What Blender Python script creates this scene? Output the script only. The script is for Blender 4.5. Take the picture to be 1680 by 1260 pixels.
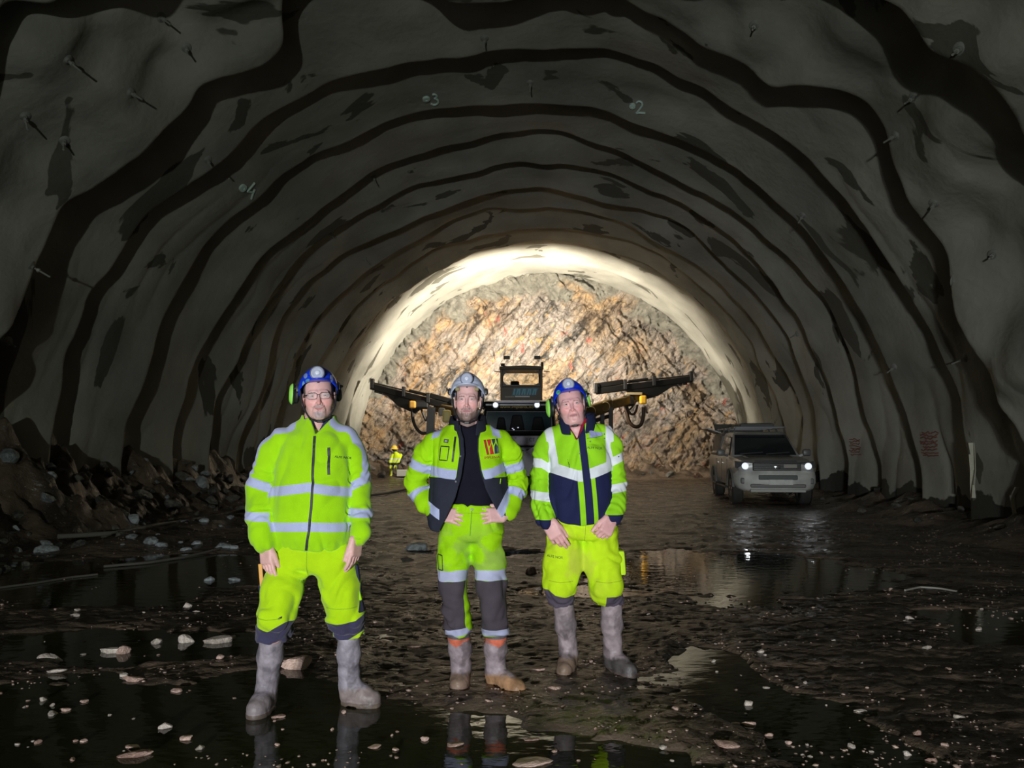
import bpy, bmesh, math, random
import numpy as np
from mathutils import Vector, Matrix, Euler

for _o in list(bpy.data.objects):
    bpy.data.objects.remove(_o)
SC = bpy.context.scene
COL = SC.collection
rnd = random.Random(7)

# ---------------------------------------------------------------- camera
FPX = 1260.0                       # focal length in pixels of the 1680x1260 frame
CAMH = 1.45
PITCH = math.atan(100 / FPX)
cam_data = bpy.data.cameras.new('camera')
cam_data.sensor_width = 36.0
cam_data.lens = 36.0 * FPX / 1680.0
cam_data.clip_end = 200
camera = bpy.data.objects.new('camera', cam_data)
COL.objects.link(camera)
camera.location = (0, 0, CAMH)
camera.rotation_euler = (math.pi / 2 + PITCH, 0, 0)
SC.camera = camera

# ---------------------------------------------------------------- view
SC.view_settings.view_transform = 'Standard'
SC.view_settings.look = 'None'
SC.view_settings.gamma = 1.0
SC.view_settings.use_curve_mapping = False
SC.view_settings.exposure = 0.0

# ---------------------------------------------------------------- world: the faint stray light of the tunnel
world = bpy.data.worlds.new('world')
SC.world = world
world.use_nodes = True
bg = world.node_tree.nodes['Background']
bg.inputs[0].default_value = (0.75, 0.95, 0.8, 1)
bg.inputs[1].default_value = 0.002

# ---------------------------------------------------------------- lamps behind the photographer (vehicle headlamps)
def add_lamp(name, kind, loc, target, energy, color=(1, 1, 1), size=None, blend=1.0, radius=0.1):
    d = bpy.data.lights.new(name, kind)
    d.energy = energy
    d.color = color
    if kind == 'SPOT':
        d.spot_size = size
        d.spot_blend = blend
        d.shadow_soft_size = radius
    elif kind == 'AREA':
        d.shape = 'DISK'
        d.size = radius
    else:
        d.shadow_soft_size = radius
    o = bpy.data.objects.new(name, d)
    COL.objects.link(o)
    o.location = loc
    v = Vector(target) - Vector(loc)
    o.rotation_euler = v.to_track_quat('-Z', 'Y').to_euler()
    return o

add_lamp('headlamp_light', 'SPOT', (-2.6, -13.0, 1.05), (0.1, 4.5, 0.95), 3700, (0.93, 0.95, 1.0), math.radians(36), 1.0, 0.12)
add_lamp('headlamp_light', 'SPOT', (-1.5, -13.0, 1.05), (0.1, 4.5, 0.95), 3700, (0.93, 0.95, 1.0), math.radians(36), 1.0, 0.12)
add_lamp('headlamp_spill_light', 'SPOT', (-2.0, -13.0, 1.15), (0.0, 12.0, 3.5), 3300, (0.86, 0.95, 0.88), math.radians(110), 0.9, 0.15)
# work lamps on the roof and the boom bearers of the drilling rig, aimed at the rock face
for _x in (-0.2, 0.95):
    add_lamp('rig_work_light', 'SPOT', (_x, 28.80, 4.78), (_x * 1.3, 28.80 + 5.0, 4.78 + 0.35), 3250, (1.0, 0.92, 0.77), math.radians(178), 0.5, 0.15)

# ---------------------------------------------------------------- helpers
CA, SA = math.cos(PITCH), math.sin(PITCH)
def ray(px, py):
    a, b = (px - 840) / FPX, (630 - py) / FPX
    return Vector((a, CA - b * SA, SA + b * CA))
def at(px, py, y):
    """world point that the photograph shows at pixel px,py and that stands y metres in front of the camera"""
    r = ray(px, py)
    return Vector((r.x / r.y * y, y, CAMH + r.z / r.y * y))
def gnd(px, py, z=0.0):
    r = ray(px, py)
    t = (z - CAMH) / r.z
    return Vector((r.x * t, r.y * t, z))

def tag(o, label=None, cat=None, group=None, kind=None):
    if label: o['label'] = label
    if cat: o['category'] = cat
    if group: o['group'] = group
    if kind: o['kind'] = kind
    return o
def empty(name, loc=(0, 0, 0), rz=0.0, **k):
    o = bpy.data.objects.new(name, None)
    o.empty_display_size = 0.1
    COL.objects.link(o)
    o.location = loc
    o.rotation_euler = (0, 0, rz)
    return tag(o, **k)
def link(name, me, mat=None, parent=None, smooth=True, **k):
    o = bpy.data.objects.new(name, me)
    COL.objects.link(o)
    if mat is not None:
        for m in (mat if isinstance(mat, (list, tuple)) else [mat]):
            me.materials.append(m)
    if smooth:
        me.polygons.foreach_set('use_smooth', [True] * len(me.polygons))
    if parent:
        o.parent = parent
        o.matrix_parent_inverse = world_of(parent).inverted()
    return tag(o, **k)
def world_of(o):
    return (world_of(o.parent) @ o.matrix_parent_inverse @ o.matrix_basis) if o.parent else o.matrix_basis.copy()
def mesh_np(name, V, F):
    """mesh from arrays: F is (n,4) or (n,3) of ints"""
    me = bpy.data.meshes.new(name)
    V = np.asarray(V, dtype=np.float32); F = np.asarray(F, dtype=np.int32)
    k = F.shape[1]
    me.vertices.add(len(V)); me.vertices.foreach_set('co', V.ravel())
    me.loops.add(F.size); me.loops.foreach_set('vertex_index', F.ravel())
    me.polygons.add(len(F))
    me.polygons.foreach_set('loop_start', np.arange(0, F.size, k, dtype=np.int32))
    me.polygons.foreach_set('loop_total', np.full(len(F), k, dtype=np.int32))
    me.update(calc_edges=True)
    return me

# ---------------------------------------------------------------- numpy noise
_pr = np.random.RandomState(11)
_PERM = _pr.permutation(4096).astype(np.int64)
_VAL = _pr.rand(4096).astype(np.float32) * 2 - 1
def _h(i, j, k):
    return _VAL[_PERM[(_PERM[(_PERM[i & 4095] + j) & 4095] + k) & 4095]]
def vnoise(x, y, z):
    x, y, z = np.broadcast_arrays(np.asarray(x, dtype=np.float32), np.asarray(y, dtype=np.float32), np.asarray(z, dtype=np.float32))
    i, j, k = np.floor(x).astype(np.int64), np.floor(y).astype(np.int64), np.floor(z).astype(np.int64)
    u, v, w = x - i, y - j, z - k
    u = u * u * u * (u * (u * 6 - 15) + 10); v = v * v * v * (v * (v * 6 - 15) + 10); w = w * w * w * (w * (w * 6 - 15) + 10)
    r = 0
    for a in (0, 1):
        ua = u if a else 1 - u
        for b in (0, 1):
            vb = v if b else 1 - v
            r = r + ua * vb * ((1 - w) * _h(i + a, j + b, k) + w * _h(i + a, j + b, k + 1))
    return r
def fbm(x, y, z, n=3, g=0.5):
    r, a = 0, 1.0
    for o in range(n):
        r = r + a * vnoise(x + 17.3 * o, y + 5.1 * o, z + 9.7 * o)
        x, y, z = x * 2.03, y * 2.03, z * 2.03
        a *= g
    return r
def sstep(a, b, x):
    t = np.clip((x - a) / (b - a), 0, 1)
    return t * t * (3 - 2 * t)

# ---------------------------------------------------------------- materials
def new_mat(name):
    m = bpy.data.materials.new(name)
    m.use_nodes = True
    nt = m.node_tree
    return m, nt, nt.nodes, nt.links, nt.nodes['Principled BSDF']
_simple = {}
def simple(name, col, rough=0.5, metal=0.0, emit=None, es=1.0, trans=0.0, coat=0.0, bump=0.0, bscale=60.0, spec=0.5, mottle=0.0, mscale=8.0):
    if name in _simple: return _simple[name]
    m, nt, N, L, p = new_mat(name)
    p.inputs['Base Color'].default_value = (*col, 1)
    p.inputs['Roughness'].default_value = rough
    p.inputs['Metallic'].default_value = metal
    p.inputs['Specular IOR Level'].default_value = spec
    if trans: p.inputs['Transmission Weight'].default_value = trans
    if coat: p.inputs['Coat Weight'].default_value = coat
    if emit:
        p.inputs['Emission Color'].default_value = (*emit, 1)
        p.inputs['Emission Strength'].default_value = es
    if bump or mottle:
        tc = N.new('ShaderNodeTexCoord')
        nz = N.new('ShaderNodeTexNoise'); nz.inputs['Scale'].default_value = bscale; nz.inputs['Detail'].default_value = 4
        L.new(tc.outputs['Object'], nz.inputs['Vector'])
        if bump:
            b = N.new('ShaderNodeBump'); b.inputs['Strength'].default_value = bump; b.inputs['Distance'].default_value = 0.01
            L.new(nz.outputs[0], b.inputs['Height']); L.new(b.outputs[0], p.inputs['Normal'])
        if mottle:
            n2 = N.new('ShaderNodeTexNoise'); n2.inputs['Scale'].default_value = mscale; n2.inputs['Detail'].default_value = 6
            L.new(tc.outputs['Object'], n2.inputs['Vector'])
            r = N.new('ShaderNodeMapRange'); r.inputs[1].default_value = 0.3; r.inputs[2].default_value = 0.7
            r.inputs[3].default_value = 1 - mottle; r.inputs[4].default_value = 1 + mottle * 0.5
            L.new(n2.outputs[0], r.inputs[0])
            mx = N.new('ShaderNodeMix'); mx.data_type = 'RGBA'; mx.blend_type = 'MULTIPLY'; mx.inputs[0].default_value = 1
            mx.inputs[6].default_value = (*col, 1)
            L.new(r.outputs[0], mx.inputs[7]); L.new(mx.outputs[2], p.inputs['Base Color'])
    _simple[name] = m
    return m

# ---------------------------------------------------------------- polygon builder for hard parts
class MB:
    def __init__(s): s.bm = bmesh.new()
    def box(s, c, d, rot=None, bevel=0.0, taper=None):
        r = bmesh.ops.create_cube(s.bm, size=1.0)
        vs = r['verts']
        for v in vs:
            v.co = Vector((v.co.x * d[0], v.co.y * d[1], v.co.z * d[2]))
            if taper and v.co.z > 0:
                v.co.x *= taper[0]; v.co.y *= taper[1]
        if bevel:
            es = list({e for v in vs for e in v.link_edges})
            rr = bmesh.ops.bevel(s.bm, geom=es, offset=bevel, segments=2, affect='EDGES', profile=0.5)
            vs = list({v for f in rr['faces'] for v in f.verts} | {v for v in vs if v.is_valid})
        M = Matrix.Translation(Vector(c)) @ (rot.to_4x4() if rot is not None else Matrix.Identity(4))
        for v in vs: v.co = M @ v.co
        return s
    def bar(s, a, b, w, h=None, up=(0, 0, 1), bevel=0.0):
        a, b = Vector(a), Vector(b)
        h = h or w
        y = (b - a).normalized()
        x = y.cross(Vector(up)).normalized()
        z = x.cross(y)
        R = Matrix((x, y, z)).transposed()
        return s.box((a + b) / 2, (w, (b - a).length, h), R, bevel)
    def ring(s, pts_r, seg=12, caps=True, closed=False):
        """tube along a list of (point, radius)"""
        P = [Vector(p) for p, r in pts_r]
        n = len(P)
        rings = []
        t0 = (P[1] - P[0]).normalized()
        ref = Vector((0, 0, 1)) if abs(t0.z) < 0.9 else Vector((1, 0, 0))
        u = t0.cross(ref).normalized()
        for i in range(n):
            if closed: t = (P[(i + 1) % n] - P[i - 1]).normalized()
            else: t = (P[min(i + 1, n - 1)] - P[max(i - 1, 0)]).normalized()
            u = (u - t * u.dot(t)).normalized()
            w = t.cross(u)
            rr = pts_r[i][1]
            rings.append([s.bm.verts.new(P[i] + (u * math.cos(q) + w * math.sin(q)) * rr) for q in (2 * math.pi * k / seg for k in range(seg))])
        m = n if closed else n - 1
        for i in range(m):
            A, B = rings[i], rings[(i + 1) % n]
            for k in range(seg):
                s.bm.faces.new((A[k], A[(k + 1) % seg], B[(k + 1) % seg], B[k]))
        if caps and not closed:
            s.bm.faces.new(rings[0][::-1]); s.bm.faces.new(rings[-1])
        return s
    def tube(s, pts, r, seg=10, caps=True, closed=False):
        return s.ring([(p, r) for p in pts], seg, caps, closed)
    def cyl(s, a, b, r, seg=24, r2=None):
        return s.ring([(a, r), (b, r if r2 is None else r2)], seg)
    def lathe(s, prof, c, axis=(0, 0, 1), seg=32, squash=(1, 1)):
        ax = Vector(axis).normalized()
        ref = Vector((0, 0, 1)) if abs(ax.z) < 0.9 else Vector((0, 1, 0))
        u = ax.cross(ref).normalized(); w = ax.cross(u)
        c = Vector(c)
        R = []
        for r, h in prof:
            if r < 1e-6: R.append([s.bm.verts.new(c + ax * h)])
            else: R.append([s.bm.verts.new(c + ax * h + u * (r * math.cos(2 * math.pi * k / seg) * squash[0]) + w * (r * math.sin(2 * math.pi * k / seg) * squash[1])) for k in range(seg)])
        for A, B in zip(R[:-1], R[1:]):
            if len(A) == 1 and len(B) == 1: continue
            for k in range(seg):
                q = [A[k % len(A)], A[(k + 1) % len(A)], B[(k + 1) % len(B)], B[k % len(B)]]
                f = []
                for v in q:
                    if v not in f: f.append(v)
                if len(f) >= 3: s.bm.faces.new(f)
        return s
    def poly(s, pts, thick, nrm=None):
        """flat plate with thickness from 3-D outline"""
        P = [Vector(p) for p in pts]
        if nrm is None:
            nrm = Vector((0, 0, 0))
            for i in range(len(P)): nrm += P[i].cross(P[(i + 1) % len(P)])
        nrm = Vector(nrm).normalized()
        A = [s.bm.verts.new(p) for p in P]; B = [s.bm.verts.new(p + nrm * thick) for p in P]
        s.bm.faces.new(A[::-1]); s.bm.faces.new(B)
        for i in range(len(P)):
            j = (i + 1) % len(P)
            s.bm.faces.new((A[i], A[j], B[j], B[i]))
        return s
    def build(s, name, mat, parent=None, smooth=False, angle=40, **k):
        bmesh.ops.recalc_face_normals(s.bm, faces=s.bm.faces)
        if smooth:
            for e in s.bm.edges:
                if len(e.link_faces) == 2 and e.calc_face_angle(0) > math.radians(angle): e.smooth = False
        me = bpy.data.meshes.new(name)
        s.bm.to_mesh(me); s.bm.free()
        return link(name, me, mat, parent, smooth, **k)
# ================================================================ the tunnel: lining, rock face, floor, water
R0, Z0 = 8.5, 0.65
def cx(y): return -1.2 + 0.084 * y
# crests of the sprayed lattice arches, metres from the camera
CREST = []
for _py in (378, 351, 320, 284, 244, 198, 131, 40):
    r_ = ray(880, _py)
    CREST.append((9.08 - CAMH) / (r_.z / r_.y))
CREST = sorted(CREST)
CREST = [-18.0, -14.0, -10.5, -7.0, -3.5, 0.0, 3.2, 6.0, 8.6, 11.2] + CREST + [28.0, 31.2, 35.2]
CR = np.array(CREST)

def lining(phi, y):
    """inward displacement of the sprayed concrete, and a step value used for dirt"""
    a = phi * 8.5
    near = 1 - sstep(11.0, 13.0, y)
    lit = sstep(27.2, 28.4, y)
    yy = y + (0.22 + 0.6 * near) * fbm(a / 2.6, y / 9.0, 3.3, 3) + 0.03 * fbm(a / 1.0, y / 3.0, 8.1, 2)
    i = np.clip(np.searchsorted(CR, yy, side='right') - 1, 0, len(CR) - 2)
    w = CR[i + 1] - CR[i]
    u = (yy - CR[i]) / w
    def ring_amp(j):
        q = 0.50 + 0.16 * vnoise(a / 2.2, j * 3.7, 1.1) + 0.02 * vnoise(a / 1.2, j * 5.1, 2.2)
        return q * (1 + 0.5 * near) * (1 - 0.72 * lit)
    k = (0.22 + 0.2 * near) / w
    d = np.where(u < k, ring_amp(i - 1) * (1 - sstep(0, 1, u / k)), ring_amp(i) * np.clip((u - k) / (1 - k), 0, 1) ** 1.1)
    d = d + (0.10 + 0.28 * near) * fbm(a / 2.4, y / 2.0, 5.5, 3) + 0.010 * fbm(a / 0.5, y / 0.5, 7.7, 2)
    # sagging folds that run down the walls
    low = np.clip(1 - np.sin(phi), 0, 1)
    d = d + 0.10 * low * np.abs(vnoise(a / 3.0, y / 0.5 + 0.4 * vnoise(a / 1.3, y, 4), 9.9))
    return d * sstep(35.5, 33.5, y) + 0.0
def lining_pt(phi, y):
    d = lining(phi, y)
    r = R0 - d
    x = cx(y) + r * np.cos(phi)
    z = Z0 + r * np.sin(phi)
    return x, z

ys = np.concatenate([np.arange(-18, 4, 0.25), np.arange(4, 34.61, 0.036)])
NP_ = 760
ph = np.linspace(-0.12, math.pi + 0.12, NP_)
PH, YS = np.meshgrid(ph, ys)
X_, Z_ = lining_pt(PH, YS)
VT = np.stack([X_, YS, Z_], -1)
def grid_mesh(name, V, mask=None):
    n, m = V.shape[:2]
    idx = np.arange(n * m).reshape(n, m)
    F = np.stack([idx[:-1, :-1], idx[:-1, 1:], idx[1:, 1:], idx[1:, :-1]], -1).reshape(-1, 4)
    return mesh_np(name, V.reshape(-1, 3), F)

# ---- sprayed concrete material
def shotcrete():
    m, nt, N, L, p = new_mat('sprayed_concrete')
    tc = N.new('ShaderNodeTexCoord')
    def noise(scale, detail=4, vec=None, dist=0.0):
        n = N.new('ShaderNodeTexNoise'); n.inputs['Scale'].default_value = scale; n.inputs['Detail'].default_value = detail
        n.inputs['Distortion'].default_value = dist
        L.new(vec or tc.outputs['Object'], n.inputs['Vector']); return n
    def rng(src, a, b, c, d):
        r = N.new('ShaderNodeMapRange'); r.inputs[1].default_value = a; r.inputs[2].default_value = b
        r.inputs[3].default_value = c; r.inputs[4].default_value = d
        L.new(src, r.inputs[0]); return r
    mp = N.new('ShaderNodeMapping'); mp.inputs['Scale'].default_value = (0.8, 1.6, 0.55)
    L.new(tc.outputs['Object'], mp.inputs[0])
    patch = noise(0.62, 5, mp.outputs[0], 0.6)
    pm = rng(patch.outputs[0], 0.615, 0.625, 0, 1)           # flaked and damp patches with crisp edges
    tone = noise(0.5, 6)
    tr = N.new('ShaderNodeValToRGB')
    tr.color_ramp.elements[0].position = 0.3; tr.color_ramp.elements[0].color = (0.20, 0.195, 0.165, 1)
    tr.color_ramp.elements[1].position = 0.7; tr.color_ramp.elements[1].color = (0.40, 0.385, 0.33, 1)
    L.new(tone.outputs[0], tr.inputs[0])
    mx = N.new('ShaderNodeMix'); mx.data_type = 'RGBA'
    L.new(pm.outputs[0], mx.inputs[0]); L.new(tr.outputs[0], mx.inputs[6]); mx.inputs[7].default_value = (0.10, 0.095, 0.075, 1)
    # the lowest metre is stained dark by splashed mud
    sp = N.new('ShaderNodeSeparateXYZ'); L.new(tc.outputs['Object'], sp.inputs[0])
    nz = noise(1.3, 4)
    ad = N.new('ShaderNodeMath'); ad.operation = 'MULTIPLY_ADD'; ad.inputs[1].default_value = -1.2
    L.new(nz.outputs[0], ad.inputs[0]); L.new(sp.outputs[2], ad.inputs[2])
    mud = rng(ad.outputs[0], -0.03, 0.0, 1, 0)
    m2 = N.new('ShaderNodeMix'); m2.data_type = 'RGBA'
    L.new(mud.outputs[0], m2.inputs[0]); L.new(mx.outputs[2], m2.inputs[6]); m2.inputs[7].default_value = (0.05, 0.048, 0.04, 1)
    L.new(m2.outputs[2], p.inputs['Base Color'])
    p.inputs['Roughness'].default_value = 0.75
    p.inputs['Specular IOR Level'].default_value = 0.25
    fine = noise(9, 6)
    b = N.new('ShaderNodeBump'); b.inputs['Strength'].default_value = 0.5; b.inputs['Distance'].default_value = 0.03
    L.new(fine.outputs[0], b.inputs['Height']); L.new(b.outputs[0], p.inputs['Normal'])
    return m
M_LINING = shotcrete()
_a, _b = int(NP_ * 0.26), int(NP_ * 0.74)
link('wall_right', grid_mesh('wall_right', VT[:, :_a + 1]), M_LINING, kind='structure')
link('ceiling', grid_mesh('ceiling', VT[:, _a:_b + 1]), M_LINING, kind='structure')
link('wall_left', grid_mesh('wall_left', VT[:, _b:]), M_LINING, kind='structure')

# ---- the blasted rock face
FY = 34.2
fx = np.arange(-7.6, 11.0, 0.045); fz = np.arange(-0.4, 9.6, 0.045)
FX, FZ = np.meshgrid(fx, fz)
ca_, sa_ = math.cos(math.radians(-52)), math.sin(math.radians(-52))
U = (FX - 1.7) * ca_ + FZ * sa_            # along the bedding (runs down to the right)
Vv = -(FX - 1.7) * sa_ + FZ * ca_
wob = 0.6 * fbm(FX / 1.8, FZ / 1.8, 4.4, 3)
st = fbm(U / 1.9, (Vv + wob) / 0.28, 2.0, 4)
blk = np.floor((Vv + wob) / 0.42 + 0.8 * vnoise(U / 0.9, Vv / 0.9, 6.6))
blk2 = _h(blk.astype(np.int64), np.floor(U / 0.8 + 0.7 * vnoise(U / 0.6, Vv / 0.4, 3.0)).astype(np.int64), np.zeros_like(blk, dtype=np.int64))
FD = 0.10 * st + 0.09 * blk2 + 0.16 * fbm(FX / 2.2, FZ / 2.2, 1.0, 3) + 0.05 * fbm(FX / 0.11, FZ / 0.11, 5.0, 2) + 0.075 * fbm(U / 0.30, (Vv + wob) / 0.12, 9.0, 2)
rr = np.sqrt((FX - 1.68) ** 2 + (np.maximum(FZ - Z0, 0)) ** 2)
FD = FD + 0.7 * sstep(7.4, 8.5, rr) * (FZ > Z0) - 0.2
face_me = grid_mesh('wall_back', np.stack([FX, FY - FD, FZ], -1))
at_ = face_me.attributes.new('rim', 'FLOAT', 'POINT')
rimv = sstep(7.55, 7.85, rr + 0.45 * fbm(FX / 0.8, FZ / 0.8, 2.2, 3) - 0.25 * np.abs((FX - 2.4) / 8) ) * (FZ > 3.5)
at_.data.foreach_set('value', rimv.ravel().astype(np.float32))
def rock_face():
    m, nt, N, L, p = new_mat('blasted_rock_face')
    tc = N.new('ShaderNodeTexCoord')
    rot = N.new('ShaderNodeMapping'); rot.inputs['Rotation'].default_value = (0, math.radians(52), 0)
    L.new(tc.outputs['Object'], rot.inputs[0])
    def mapping(s):
        q = N.new('ShaderNodeMapping'); q.inputs['Scale'].default_value = s
        L.new(rot.outputs[0], q.inputs[0]); return q
    def noise(vec, scale, detail=5, dist=0.0, rough=0.55):
        n = N.new('ShaderNodeTexNoise'); n.inputs['Scale'].default_value = scale; n.inputs['Detail'].default_value = detail
        n.inputs['Distortion'].default_value = dist; n.inputs['Roughness'].default_value = rough
        L.new(vec, n.inputs['Vector']); return n
    def ramp(src, els):
        r = N.new('ShaderNodeValToRGB')
        cr = r.color_ramp
        while len(cr.elements) < len(els): cr.elements.new(0.5)
        for e, (po, c) in zip(cr.elements, els): e.position = po; e.color = (*c, 1)
        L.new(src, r.inputs[0]); return r
    def mix(fac, a, b, bt='MIX'):
        q = N.new('ShaderNodeMix'); q.data_type = 'RGBA'; q.blend_type = bt
        if isinstance(fac, float): q.inputs[0].default_value = fac
        else: L.new(fac, q.inputs[0])
        for s, v in ((6, a), (7, b)):
            if isinstance(v, tuple): q.inputs[s].default_value = (*v, 1)
            else: L.new(v, q.inputs[s])
        return q.outputs[2]
    q1 = mapping((0.35, 1, 1.5))
    big = noise(tc.outputs['Object'], 0.28, 4, 0.5)
    streak = noise(q1.outputs[0], 1.5, 8, 0.8, 0.65)
    c1 = ramp(streak.outputs[0], [(0.36, (0.07, 0.05, 0.035)), (0.43, (0.30, 0.22, 0.15)), (0.52, (0.46, 0.34, 0.22)), (0.61, (0.54, 0.34, 0.17)), (0.72, (0.62, 0.55, 0.44))])
    c2 = ramp(streak.outputs[0], [(0.36, (0.06, 0.055, 0.05)), (0.44, (0.27, 0.24, 0.21)), (0.56, (0.50, 0.43, 0.38)), (0.68, (0.44, 0.28, 0.22)), (0.78, (0.60, 0.53, 0.47))])
    f = N.new('ShaderNodeMapRange'); f.inputs[1].default_value = 0.42; f.inputs[2].default_value = 0.54
    L.new(big.outputs[0], f.inputs[0])
    col = mix(f.outputs[0], c1.outputs[0], c2.outputs[0])
    # ochre veins and red spray marks
    v = noise(q1.outputs[0], 2.6, 6, 1.2)
    vr = ramp(v.outputs[0], [(0.58, (0, 0, 0)), (0.66, (1, 1, 1))])
    col = mix(vr.outputs[0], col, (0.58, 0.36, 0.17))
    q2 = mapping((0.8, 1, 1.2))
    v3 = noise(q2.outputs[0], 1.1, 3, 0.6)
    vr3 = ramp(v3.outputs[0], [(0.665, (0, 0, 0)), (0.70, (0.7, 0.7, 0.7))])
    col = mix(vr3.outputs[0], col, (0.50, 0.12, 0.09))
    sp = noise(q1.outputs[0], 5.5, 8, 0.5, 0.75)
    spr = ramp(sp.outputs[0], [(0.34, (0.45, 0.42, 0.40)), (0.50, (0.95, 0.95, 0.95)), (0.66, (1.35, 1.3, 1.2))])
    col = mix(1.0, col, spr.outputs[0], 'MULTIPLY')
    # cracks
    vo = N.new('ShaderNodeTexVoronoi'); vo.feature = 'DISTANCE_TO_EDGE'; vo.inputs['Scale'].default_value = 1.3
    q4 = mapping((0.55, 1, 1.9))
    wn = noise(q4.outputs[0], 2.0, 3)
    mw = mix(0.25, q4.outputs[0], wn.outputs[1]); L.new(mw, vo.inputs['Vector'])
    ck = ramp(vo.outputs['Distance'], [(0.0, (0.22, 0.2, 0.18)), (0.028, (1, 1, 1))])
    col = mix(0.85, col, ck.outputs[0], 'MULTIPLY')
    at = N.new('ShaderNodeAttribute'); at.attribute_name = 'rim'
    gn = noise(tc.outputs['Object'], 3.0, 5)
    gr = ramp(gn.outputs[0], [(0.3, (0.17, 0.16, 0.13)), (0.7, (0.36, 0.34, 0.28))])
    col = mix(at.outputs['Fac'], col, gr.outputs[0])
    L.new(col, p.inputs['Base Color'])
    p.inputs['Roughness'].default_value = 0.34
    fine = noise(rot.outputs[0], 7, 8, 0.5, 0.7)
    fi2 = noise(q1.outputs[0], 4, 8, 1.0, 0.7)
    ad = N.new('ShaderNodeMath'); ad.operation = 'ADD'
    L.new(fine.outputs[0], ad.inputs[0]); L.new(fi2.outputs[0], ad.inputs[1])
    b = N.new('ShaderNodeBump'); b.inputs['Strength'].default_value = 1.0; b.inputs['Distance'].default_value = 0.16
    L.new(ad.outputs[0], b.inputs['Height']); L.new(b.outputs[0], p.inputs['Normal'])
    return m
link('wall_back', face_me, rock_face(), smooth=False, kind='structure')

# ---- floor
PUDDLES = [(-4.7, 8.6, 2.3, 1.7), (2.5, 8.9, 1.75, 1.75), (-1.75, 3.7, 2.1, 1.25), (4.3, 6.3, 0.95, 0.8), (0.15, 3.55, 0.75, 0.55),
           (-2.9, 5.7, 1.2, 0.5), (1.32, 4.9, 0.33, 0.9), (1.6, 3.6, 0.36, 1.0), (-0.4, 10.5, 0.9, 0.35), (0.8, 7.7, 0.7, 0.4)]
def puddle(x, y):
    p = -1.0
    for a, b, c, d in PUDDLES:
        p = np.maximum(p, 1 - np.sqrt(((x - a) / c) ** 2 + ((y - b) / d) ** 2))
    return p + 0.22 * fbm(x / 0.7, y / 0.45, 3.0, 4) + 0.06 * vnoise(x / 0.1, y / 0.06, 1.0)
def ground(x, y):
    x = np.asarray(x, dtype=np.float64); y = np.asarray(y, dtype=np.float64)
    p = puddle(x, y)
    h = 0.018 + 0.020 * fbm(x / 0.9, y / 0.6, 0.5, 3) + 0.012 * fbm(x / 0.16, y / 0.10, 2.5, 3)
    h = h + 0.006 * vnoise(x / 0.045, y / 0.03, 7.0)
    h = h - 0.075 * sstep(-0.05, 0.25, p)
    h = h + 0.05 * sstep(12, 30, y)
    # muck bank along the left wall
    e = x - (cx(y) - R0)
    wv = 0.9 * vnoise(x / 2.5, y / 1.8, 3.7)
    edge = 2.5 + wv - 1.2 * sstep(15.5, 22, y)
    hl = 2.1 - 1.0 * sstep(12.6, 15.5, y) - 0.45 * sstep(18, 26, y)
    t = np.clip((edge - e) / edge, 0, 1)
    h = h + hl * t ** 1.5 * (1 + 0.5 * fbm(x / 0.7, y / 0.7, 4, 3)) + sstep(0, 0.3, t) * (0.10 * fbm(x / 0.22, y / 0.22, 8, 2) - 0.16 * np.abs(vnoise(x / 0.30 + 0.5 * vnoise(x / 0.2, y / 0.2, 1), y / 0.30, 5.5)) + 0.10)
    # ridge of stones under the hose on the left
    rd = np.exp(-((x + 5.4 - 0.12 * (y - 12)) / 0.55) ** 2) * sstep(9.9, 11.0, y) * (1 - sstep(16, 18, y))
    h = h + 0.12 * rd * (1 + 0.7 * vnoise(x / 0.3, y / 0.3, 2))
    # low bank along the right wall
    er = (cx(y) + R0) - x
    t = np.clip((1.5 + 0.5 * vnoise(y / 1.3, 1, 1) - er) / 1.5, 0, 1)
    h = h + 0.34 * t * (1 + 0.6 * fbm(x / 0.6, y / 0.6, 9, 3))
    # heap of fallen rock at the foot of the face
    f = np.clip((y - 32.6) / 1.6, 0, 1)
    h = h + 0.30 * f * (1 + fbm(x / 0.5, y / 0.5, 6, 3))
    return h
def gz(x, y): return float(ground(np.array([x]), np.array([y]))[0])
Vs, Fs, off = [], [], 0
for (x0, x1, y0, y1, st_) in ((-5.6, 5.8, 1.6, 8.0, 0.02), (-9.2, 9.0, 8.0, 16.0, 0.04), (-10, 11.5, 16.0, 34.9, 0.085), (-12, 10, -18, 1.6, 0.4),
                              (-9.2, -5.6, 1.6, 8.0, 0.05), (5.8, 9.0, 1.6, 8.0, 0.05)):
    gx = np.linspace(x0, x1, int((x1 - x0) / st_) + 1); gy = np.linspace(y0, y1, int((y1 - y0) / st_) + 1)
    GX, GY = np.meshgrid(gx, gy)
    GZ = ground(GX, GY)
    n, m_ = GX.shape
    idx = np.arange(n * m_).reshape(n, m_) + off
    Vs.append(np.stack([GX, GY, GZ], -1).reshape(-1, 3))
    Fs.append(np.stack([idx[:-1, :-1], idx[:-1, 1:], idx[1:, 1:], idx[1:, :-1]], -1).reshape(-1, 4))
    off += n * m_
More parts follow.
